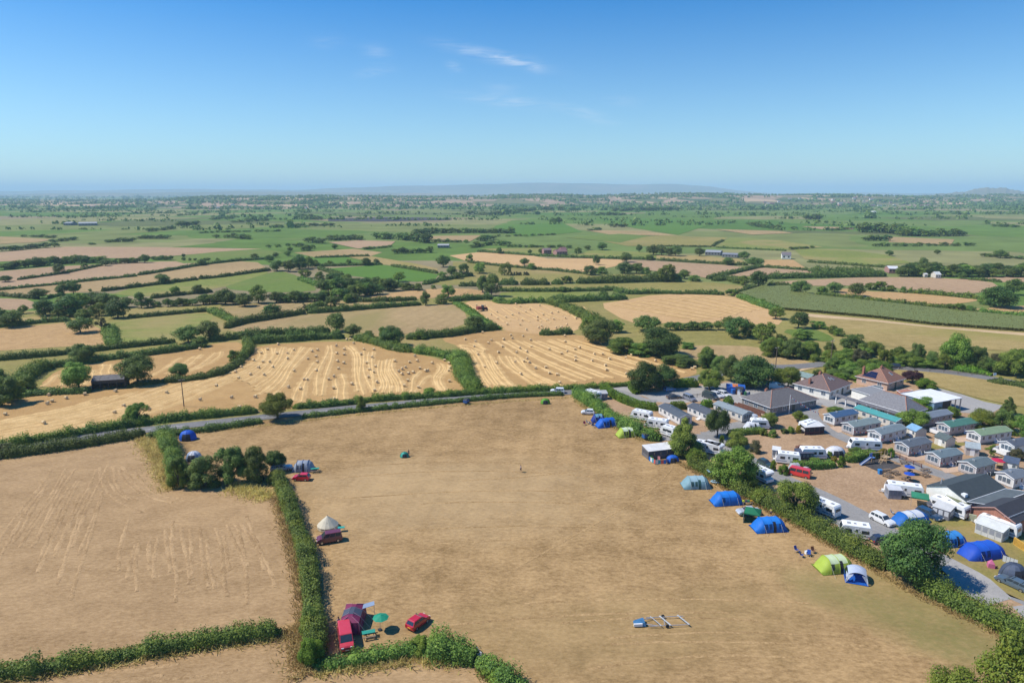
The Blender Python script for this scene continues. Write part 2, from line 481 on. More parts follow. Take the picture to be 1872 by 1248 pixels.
def trunk_np(kind, C, seed, fine=True):
 rng = np.random.default_rng(seed + 5)
 mb = MB()
 top = 0.24 if kind not in ('bush',) else 0.12
 r = 0.030 if kind != 'sparse' else 0.034
 n = 7 if fine else 5
 mb.tube((0, 0, -0.01), (0.005, 0, top * 0.5), r * 1.35, r, n)
 mb.tube((0.005, 0, top * 0.5), (0, 0.01, top), r, r * 0.85, n)
 mb.tube((0, 0.01, top), (0.01, 0.0, 0.72), r * 0.85, r * 0.2, n)
 K = len(C) if kind == 'sparse' else min(len(C), 12 if fine else 5)
 for i in range(K):
  c = C[i]; z0 = min(top * (0.8 + 0.8 * rng.uniform()), max(c[2] - 0.05, 0.08))
  mid = (c[0] * 0.5, c[1] * 0.5, (z0 + c[2]) * 0.5 + 0.02)
  mb.tube((0, 0, z0), mid, r * 0.5, r * 0.32, 5); mb.tube(mid, (c[0], c[1], c[2]), r * 0.32, r * 0.10, 5)
 return mb

PROTO = {}
def proto(kind, lod, var, leaf):
 key = (kind, lod, var)
 if key in PROTO: return PROTO[key]
 n, s = {'near': (23000, 0.0165), 'mid': (5200, 0.028), 'far': (420, 0.075)}[lod]
 if kind == 'sparse': n = int(n * 0.3)
 if kind == 'ash': n = int(n * 0.85)
 seed = abs(hash((kind, var))) % 1000 if False else sum(map(ord, kind)) * 7 + var * 131
 (V, F), C = crown_np(kind, n, s, seed)
 tb = trunk_np(kind, C, seed, lod == 'near')
 if lod == 'far':
  tv = np.array(tb.v); quads = [f for f in tb.f if len(f) == 4]
  me = np_mesh('tree', np.vstack([V, tv]), np.vstack([F, np.array(quads) + len(V)]), [LEAF[leaf], BARK], [0] * len(F) + [1] * len(quads))
  PROTO[key] = (me, None)
 else:
  me = np_mesh('crown', V, F, LEAF[leaf])
  tm = bpy.data.meshes.new('trunk'); tm.from_pydata(tb.v, [], tb.f); tm.materials.append(BARK)
  PROTO[key] = (me, tm)
 return PROTO[key]

TREE_NAME = {'oak': 'oak_tree', 'syc': 'sycamore_tree', 'ash': 'ash_tree', 'round': 'round_tree', 'cone': 'maple_tree', 'bush': 'bush',
    'sparse': 'bare_tree', 'poplar': 'poplar_tree', 'conifer': 'conifer_tree'}
TREE_LEAF = {'oak': 'oak', 'syc': 'syc', 'ash': 'ash', 'round': 'syc', 'cone': 'ash', 'bush': 'hedge', 'sparse': 'grey', 'poplar': 'oak', 'conifer': 'oak'}
_tv = [0]

def dress(o, leaf):
 o.material_slots[0].link = 'OBJECT'; o.material_slots[0].material = LEAF[leaf]
 return o

def plant(kind, p, h, w, label, group=None, leaf=None, lod=None, cat=None):
 """one tree or bush standing at ground point p"""
 leaf = leaf or TREE_LEAF[kind]
 dist = math.hypot(p[0], p[1])
 lod = lod or ('near' if dist < 290 else 'mid' if dist < 1000 else 'far')
 _tv[0] += 1
 var = _tv[0] % (3 if lod == 'near' else 3)
 if lod == 'near' and kind in ('sparse', 'conifer', 'poplar', 'cone'): var = 0
 crown, trunk = proto(kind, lod, var, leaf)
 rz = (_tv[0] * 2.399) % 6.283
 cat = cat or ('bush' if kind == 'bush' else 'tree')
 nm = TREE_NAME[kind]
 if trunk is None:
  o = mesh_obj(nm, crown); dress(o, leaf); o.location = p; o.rotation_euler = (0, 0, rz); o.scale = (w, w, h)
  return tag(o, label, cat, group)
 t = thing(nm, label, cat, p, rz, group); t.scale = (w, w, h)
 dress(mesh_obj('crown', crown, t), leaf); mesh_obj('trunk', trunk, t)
 return t

def tree_at(sheet, x, y, hp, wp, kind, label, group=None, leaf=None, lod=None, z=None):
 """a tree measured on a sheet: base pixel, height and width in sheet pixels"""
 m, k = mpp(sheet, x, y)
 p = G(sheet, x, y)
 return plant(kind, p, hp * m * k, wp * m, label, group, leaf, lod)

def resample(pts, step):
 out = []
 for a, b in zip(pts[:-1], pts[1:]):
  d = (b - a).length; n = max(1, int(round(d / step)))
  out += [a.lerp(b, i / n) for i in range(n)]
 return out + [pts[-1]]

ORD = ['first', 'second', 'third', 'fourth', 'fifth', 'sixth', 'seventh', 'eighth', 'ninth', 'tenth', 'eleventh', 'twelfth', 'thirteenth', 'fourteenth', 'fifteenth', 'sixteenth', 'seventeenth', 'eighteenth', 'nineteenth', 'twentieth']
def nth(i): return ORD[i] if i < 20 else str(i + 1) + 'th'

def row_at(sheet, xy, n, hp, wp, kinds, label, group, jit=0.35, leaf=None, lod=None):
 """n separate trees along a traced line"""
 pts = GL(sheet, *xy); L = [0]
 for a, b in zip(pts[:-1], pts[1:]): L.append(L[-1] + (b - a).length)
 for i in range(n):
  s = (i + 0.5 + RNG.uniform(-jit, jit)) / n * L[-1]
  k = max(j for j in range(len(L) - 1) if L[j] <= s)
  p = pts[k].lerp(pts[k + 1], (s - L[k]) / max(L[k + 1] - L[k], 1e-6))
  X = xy[0]; m, kk = mpp(sheet, xy[2 * k], xy[2 * k + 1])
  f = RNG.uniform(0.7, 1.2)
  kd = kinds[i % len(kinds)]
  plant(kd, p, hp * m * kk * f, wp * m * RNG.uniform(0.8, 1.2) * (1.45 if lod == 'far' else 1.1), f'{label}, {nth(i)} from left', group, leaf, lod)

def smooth_line(pts, it=2):
 for _ in range(it):
  if len(pts) < 3: return pts
  q = [pts[0]]
  for a, b in zip(pts[:-1], pts[1:]): q += [a.lerp(b, 0.25), a.lerp(b, 0.75)]
  pts = q + [pts[-1]]
 return pts

def hedge(pts, h, w, label, leaf='hedge', dens=None, size=None, rough=0.6, trim=False, group=None, name='hedge'):
 """a run of hedge along ground points: leaves over an uneven hump with a solid twiggy core"""
 rng = np.random.default_rng(int(abs(pts[0].x * 13 + pts[0].y * 7)) % 100000)
 pts = smooth_line(pts)
 P = np.array([(p.x, p.y) for p in pts]); seg = np.linalg.norm(np.diff(P, axis=0), axis=1); L = np.concatenate([[0], np.cumsum(seg)]); tot = L[-1]
 dist = np.linalg.norm(P, axis=1).mean()
 size = size or (0.14 if dist < 170 else 0.00085 * dist)
 area = (2 * h + w)
 dens = dens or 1.5
 n = int(tot * area * dens / (size * size * 1.24)); n = min(n, 90000)
 s = rng.uniform(0, tot, n)
 x = np.interp(s, L, P[:, 0]); y = np.interp(s, L, P[:, 1])
 k = np.clip(np.searchsorted(L, s, side='right') - 1, 0, len(seg) - 1)
 T = np.diff(P, axis=0)[k] / np.maximum(seg[k], 1e-6)[:, None]
 nx, ny = -T[:, 1], T[:, 0]
 ph = rng.uniform(0, 6.28, 6)
 lump = np.cumsum(h * rng.uniform(0.7, 1.7, int(tot / h / 0.9) + 4)) - h; lh = rng.uniform(1 - 0.55 * rough, 1 + 0.35 * rough, len(lump))
 def bumpy(ss):
  b = 0.5 * np.sin(ss / (h * 1.3) + ph[0]) + 0.35 * np.sin(ss / (h * 0.62) + ph[1]) + 0.3 * np.sin(ss / (h * 4.1) + ph[2])
  if trim: return 1 + rough * 0.25 * b
  k_ = np.abs(np.asarray(ss)[:, None] - lump[None, :]).argmin(1); d_ = np.abs(ss - lump[k_]) / (h * 0.9)
  return (0.78 + 0.34 * np.sqrt(np.clip(1 - d_ * d_, 0, 1))) * lh[k_] + 0.1 * rough * b
 hh = h * bumpy(s); ww = w * 0.5 * (1 + 0.7 * (bumpy(s) - 1))
 end = np.clip(np.minimum(s, tot - s) / (0.5 * w), 0.25, 1) ** 0.5
 hh = hh * end; ww = ww * end
 if trim:
  u = rng.uniform(0, 1, n); side = 2 * h / area
  zz = np.where(u < side, rng.uniform(0, 1, n), 1.0)
  oo = np.where(u < side, np.sign(rng.uniform(-1, 1, n)), rng.uniform(-1, 1, n))
  nz = np.where(u < side, 0.15, 1.0); no = np.where(u < side, oo, 0)
  jit = 0.04
 else:
  th = rng.uniform(-0.12, math.pi + 0.12, n)
  oo = np.cos(th); oo = np.sign(oo) * np.abs(oo) ** 0.75
  zz = np.clip(np.sin(th), 0, 1) ** 0.6 * (1 + 0.0 * th)
  no, nz = np.cos(th), np.abs(np.sin(th)) + 0.2
  jit = 0.16
 f = 1 + rng.normal(size=n) * jit
 f = np.where(rng.uniform(size=n) < 0.2, f * rng.uniform(0.6, 1, n), f)
 if not trim: f = np.where((rng.uniform(size=n) < 0.10) & (np.sin(s * 2.3 + ph[3]) + np.sin(s * 0.9 + ph[4]) > 0.2), f * rng.uniform(1.0, 1.32, n), f)
 pos = np.stack([x + nx * oo * ww * f, y + ny * oo * ww * f, zz * hh * f + rng.uniform(0, 0.1, n)], 1)
 nrm = np.stack([nx * no, ny * no, nz], 1) + rng.normal(size=(n, 3)) * 0.5
 V, F = leaf_quads(pos, nrm, size * rng.uniform(0.6, 1.4, n), rng)
 # core
 m = max(2, int(tot / max(1.2, h * 0.6))); ss = np.linspace(0, tot, m + 1)
 cx = np.interp(ss, L, P[:, 0]); cy = np.interp(ss, L, P[:, 1])
 kk = np.clip(np.searchsorted(L, ss, side='right') - 1, 0, len(seg) - 1)
 TT = np.diff(P, axis=0)[kk] / np.maximum(seg[kk], 1e-6)[:, None]
 e2 = np.clip(np.minimum(ss, tot - ss) / (0.5 * w), 0.2, 1) ** 0.5
 ch = h * bumpy(ss) * 0.80 * e2; cw = w * 0.5 * 0.72 * e2 * (1 + 0.7 * (bumpy(ss) - 1))
 prof = [(-1, 0), (-0.92, 0.62), (-0.45, 0.98), (0.45, 0.98), (0.92, 0.62), (1, 0)]
 CV = np.stack([np.stack([cx - TT[:, 1] * o * cw, cy + TT[:, 0] * o * cw, z * ch], 1) for o, z in prof], 1).reshape(-1, 3)
 np_ = len(prof)
 CF = [(i * np_ + j, i * np_ + j + 1, (i + 1) * np_ + j + 1, (i + 1) * np_ + j) for i in range(m) for j in range(np_ - 1)]
 me = np_mesh(name, np.vstack([V, CV]), np.vstack([F, np.array(CF) + len(V)]), LEAF[leaf])
 o = mesh_obj(name, me)
 return tag(o, label, 'hedge', group)

def grass_strip(pts, w, h, label, dens=9, leaf='dry', name='tall_grass'):
 """ungrazed tall grass along a line: bent blades nobody could count"""
 rng = np.random.default_rng(int(abs(pts[0].x * 17 + pts[0].y * 3)) % 99991)
 pts = smooth_line(pts)
 P = np.array([(p.x, p.y) for p in pts]); seg = np.linalg.norm(np.diff(P, axis=0), axis=1); L = np.concatenate([[0], np.cumsum(seg)]); tot = L[-1]
 n = min(int(tot * w * dens * 2), 60000)
 s = rng.uniform(0, tot, n); o = rng.normal(size=n) * w * 0.30
 k = np.clip(np.searchsorted(L, s, side='right') - 1, 0, len(seg) - 1)
 T = np.diff(P, axis=0)[k] / np.maximum(seg[k], 1e-6)[:, None]
 x = np.interp(s, L, P[:, 0]) - T[:, 1] * o; y = np.interp(s, L, P[:, 1]) + T[:, 0] * o
 hh = h * rng.uniform(0.4, 1.2, n) * (1 - 0.5 * np.abs(o) / (w * 0.8)).clip(0.2, 1)
 a = rng.uniform(0, 6.28, n); b = 0.05 + 0.05 * rng.uniform(size=n)
 lean = rng.normal(size=(n, 2)) * 0.8 * hh[:, None]
 A = np.stack([x - np.cos(a) * b, y - np.sin(a) * b, np.zeros(n)], 1); B = np.stack([x + np.cos(a) * b, y + np.sin(a) * b, np.zeros(n)], 1)
 Cc = np.stack([x + lean[:, 0] + np.cos(a) * b * 0.4, y + lean[:, 1] + np.sin(a) * b * 0.4, hh], 1); Dd = np.stack([x + lean[:, 0] - np.cos(a) * b * 0.4, y + lean[:, 1] - np.sin(a) * b * 0.4, hh], 1)
 V = np.stack([A, B, Cc, Dd], 1).reshape(-1, 3)
 ob = mesh_obj(name, np_mesh(name, V, np.arange(len(V)).reshape(-1, 4), LEAF[leaf]))
 return tag(ob, label, 'grass', kind='stuff')

# ------------------------------------------------------------------ ground sheets
_z = [0.0]
def sheet_poly(name, pts, mat, z=None, kind='structure', sm=0):
 """a level sheet of ground with the given outline, a little above the one laid before it"""
 if z is None:
  _z[0] += 0.004; z = _z[0]
 if sm:
  q = pts + [pts[0]]
  for _ in range(sm):
   r = []
   for a, b in zip(q[:-1], q[1:]): r += [a.lerp(b, 0.25), a.lerp(b, 0.75)]
   q = r + [r[0]]
  pts = q[:-1]
 bm = bmesh.new()
 vs = [bm.verts.new((p.x, p.y, z)) for p in pts]
 f = bm.faces.new(vs)
 if f.normal.z < 0: f.normal_flip()
 bmesh.ops.triangulate(bm, faces=[f])
 bm.normal_update()
 for f in bm.faces:
  if f.normal.z < 0: f.normal_flip()
 me = bpy.data.meshes.new(name); bm.to_mesh(me); bm.free(); me.materials.append(mat)
 o = bpy.data.objects.new(name, me); COL.objects.link(o)
 o['kind'] = kind
 return o

def ribbon(name, pts, w, mat, z=None, kind='structure', parent=None, sm=2):
 """a road, path or painted line of even width along ground points"""
 if z is None:
  _z[0] += 0.004; z = _z[0]
 pts = smooth_line(pts, sm)
 n = len(pts); V = []
 for i, p in enumerate(pts):
  t = (pts[min(i + 1, n - 1)] - pts[max(i - 1, 0)]); t.z = 0; t.normalize()
  wd = w(i / (n - 1)) if callable(w) else w
  V += [(p.x - t.y * wd / 2, p.y + t.x * wd / 2, z), (p.x + t.y * wd / 2, p.y - t.x * wd / 2, z)]
 F = [(2 * i, 2 * i + 1, 2 * i + 3, 2 * i + 2) for i in range(n - 1)]
 mb = MB(); mb.v = V; mb.f = F
 o = mb.build(name, mat, parent)
 if parent is None: o['kind'] = kind
 return o

# colours of the ground itself
tan0, tan1 = (0.30, 0.205, 0.115), (0.50, 0.37, 0.23)
gcorner = ground(1790, 1130)[0]; gc2 = ground(1700, 1090)[0]; bare = ground(820, 900)[0]
M_CAMP = turf('dry_camping_grass', (0.215, 0.142, 0.068), (0.45, 0.314, 0.168), None, (84, 5.5, 0.09, 1.2), (
 (gcorner.x - 8, gcorner.y - 3, 24, 7, -48, (0.19, 0.17, 0.055), 0.7), (gc2.x, gc2.y, 16, 5, -40, (0.20, 0.175, 0.055), 0.5),
 (bare.x, bare.y, 40, 22, 0, (0.46, 0.325, 0.17), 0.4), (ground(1150, 1150)[0].x, ground(1150, 1150)[0].y, 45, 10, 10, (0.31, 0.215, 0.09), 0.35),), 0.03, 1.6, 0.35, 0.95, (6, 0.6))
M_CUT = turf('cut_hay_stubble', (0.24, 0.16, 0.085), (0.465, 0.33, 0.195), None, None, (), 0.02, 2.0, 0.35, 0.75, (-20, 0.5))
M_STRAW = turf('wheat_stubble', (0.33, 0.205, 0.09), (0.485, 0.33, 0.158), None, None, (), 0.03, 2.0, 0.3, 0.8)
M_STUB2 = turf('pale_wheat_stubble', (0.42, 0.275, 0.14), (0.58, 0.41, 0.225), None, None, (), 0.02, 1.4, 0.2, 0.7)
M_SWATH = turf('straw_swath', (0.50, 0.345, 0.16), (0.72, 0.53, 0.285), None, None, (), 0.2, 3.0, 0.5, 1.0)
M_TAN = turf('dry_tan_pasture', (0.27, 0.20, 0.105), (0.42, 0.315, 0.175), (0.25, 0.22, 0.09), (75, 6, 0.12), (), 0.012, 1.2, 0.2)
M_PINK = turf('bare_pink_arable', (0.30, 0.21, 0.135), (0.43, 0.31, 0.21), None, (85, 7, 0.10), (), 0.01, 1.0, 0.15)
M_ORANGE = turf('orange_tan_stubble', (0.33, 0.215, 0.105), (0.50, 0.345, 0.18), None, (20, 5, 0.1), (), 0.012, 1.0, 0.15)
M_OLIVE = turf('olive_pasture', (0.185, 0.175, 0.058), (0.30, 0.275, 0.10), (0.36, 0.27, 0.14), (10, 8, 0.10), (), 0.010, 1.0, 0.15)
M_GREENTAN = turf('green_tan_pasture', (0.14, 0.18, 0.045), (0.245, 0.275, 0.08), (0.34, 0.26, 0.13), (5, 9, 0.08), (), 0.012, 1.0, 0.15)
M_GREEN = turf('green_pasture', (0.095, 0.15, 0.032), (0.165, 0.235, 0.058), (0.19, 0.20, 0.07), None, (), 0.006, 0.8, 0.1, 0.8)
M_BRIGHT = turf('bright_green_crop', (0.075, 0.16, 0.025), (0.11, 0.215, 0.04), None, (15, 12, 0.12), (), 0.01, 0.8, 0.1, 0.7)
M_YELLOW = turf('yellow_dry_meadow', (0.25, 0.20, 0.08), (0.39, 0.31, 0.145), (0.25, 0.235, 0.07), (10, 5, 0.1), (), 0.02, 1.5, 0.25)
M_SITE = turf('worn_pitch_ground', (0.27, 0.185, 0.12), (0.44, 0.315, 0.215), None, None, (), 0.05, 2.0, 0.3, 1.0, None)
M_SITEGRASS = turf('site_lawn', (0.16, 0.155, 0.05), (0.27, 0.24, 0.085), (0.36, 0.26, 0.14), None, (), 0.06, 2.0, 0.3)
M_ROAD = turf('road_asphalt', (0.14, 0.147, 0.168), (0.22, 0.228, 0.255), None, None, (), 0.05, 2.0, 0.05, 0.7)
M_LANE = turf('lane_asphalt', (0.205, 0.213, 0.236), (0.30, 0.31, 0.337), None, None, (), 0.06, 2.0, 0.05, 0.8)
M_GRAVEL = turf('pale_gravel', (0.275, 0.282, 0.305), (0.385, 0.39, 0.413), None, None, (), 0.08, 3.0, 0.1, 0.9)
M_PAVE = turf('pink_paving', (0.42, 0.31, 0.25), (0.56, 0.44, 0.36), None, None, (), 0.2, 3.0, 0.05, 0.8)
M_TRACK = turf('pale_dry_track', (0.42, 0.31, 0.19), (0.58, 0.45, 0.30), None, None, (), 0.05, 1.5, 0.1)
M_RUBBER = turf('rubber_matting', (0.045, 0.045, 0.055), (0.085, 0.085, 0.095), None, None, (), 0.2, 3.0, 0.02)

# far plain: one sheet to the horizon, a quilt of pastures too far to tell apart
def plain_mat():
 m, nt, nd, lk, b = new_mat('far_plain')
 geo = nd.new('ShaderNodeNewGeometry')
 mp = nd.new('ShaderNodeMapping'); mp.inputs['Scale'].default_value = (0.0032, 0.0042, 1); mp.inputs['Rotation'].default_value = (0, 0, 0.22)
 lk.new(geo.outputs['Position'], mp.inputs['Vector'])
 nz = nd.new('ShaderNodeTexNoise'); nz.inputs['Scale'].default_value = 0.9; nz.inputs['Detail'].default_value = 2
 lk.new(mp.outputs[0], nz.inputs['Vector'])
 va = nd.new('ShaderNodeVectorMath'); va.operation = 'MULTIPLY_ADD'; va.inputs[1].default_value = (0.5, 0.5, 0)
 lk.new(nz.outputs['Color'], va.inputs[0]); lk.new(mp.outputs[0], va.inputs[2])
 vo = nd.new('ShaderNodeTexVoronoi'); vo.distance = 'CHEBYCHEV'; vo.inputs['Scale'].default_value = 1.0; vo.inputs['Randomness'].default_value = 0.9
 lk.new(va.outputs[0], vo.inputs['Vector'])
 sp = nd.new('ShaderNodeSeparateColor'); lk.new(vo.outputs['Color'], sp.inputs[0])
 r = nd.new('ShaderNodeValToRGB'); r.color_ramp.interpolation = 'CONSTANT'
 cols = [(0.0, (0.12, 0.19, 0.04)), (0.2, (0.155, 0.21, 0.058)), (0.36, (0.19, 0.215, 0.07)), (0.5, (0.13, 0.205, 0.045)), (0.62, (0.25, 0.24, 0.10)),
   (0.74, (0.095, 0.175, 0.032)), (0.86, (0.27, 0.22, 0.12)), (0.93, (0.13, 0.15, 0.055))]
 e = r.color_ramp.elements; e[0].color = (*cols[0][1], 1); e[1].position = cols[1][0]; e[1].color = (*cols[1][1], 1)
 for p_, c in cols[2:]:
  k = e.new(p_); k.color = (*c, 1)
 lk.new(sp.outputs[0], r.inputs['Fac'])
 n2 = nd.new('ShaderNodeTexNoise'); n2.inputs['Scale'].default_value = 0.02; n2.inputs['Detail'].default_value = 6
 lk.new(geo.outputs['Position'], n2.inputs['Vector'])
 hs = nd.new('ShaderNodeHueSaturation'); mr = nd.new('ShaderNodeMapRange'); mr.inputs['To Min'].default_value = 0.5; mr.inputs['To Max'].default_value = 1.3
 lk.new(n2.outputs['Fac'], mr.inputs['Value']); lk.new(mr.outputs[0], hs.inputs['Value']); lk.new(r.outputs['Color'], hs.inputs['Color'])
 lk.new(hs.outputs[0], b.inputs['Base Color']); b.inputs['Roughness'].default_value = 0.95; b.inputs['Specular IOR Level'].default_value = 0.05
 return m
M_PLAIN = plain_mat()
mb = MB(); mb.v = [(-40000, -300, 0), (40000, -300, 0), (40000, 42000, 0), (-40000, 42000, 0)]; mb.f = [(0, 1, 2, 3)]
mb.build('ground', M_PLAIN)['kind'] = 'structure'

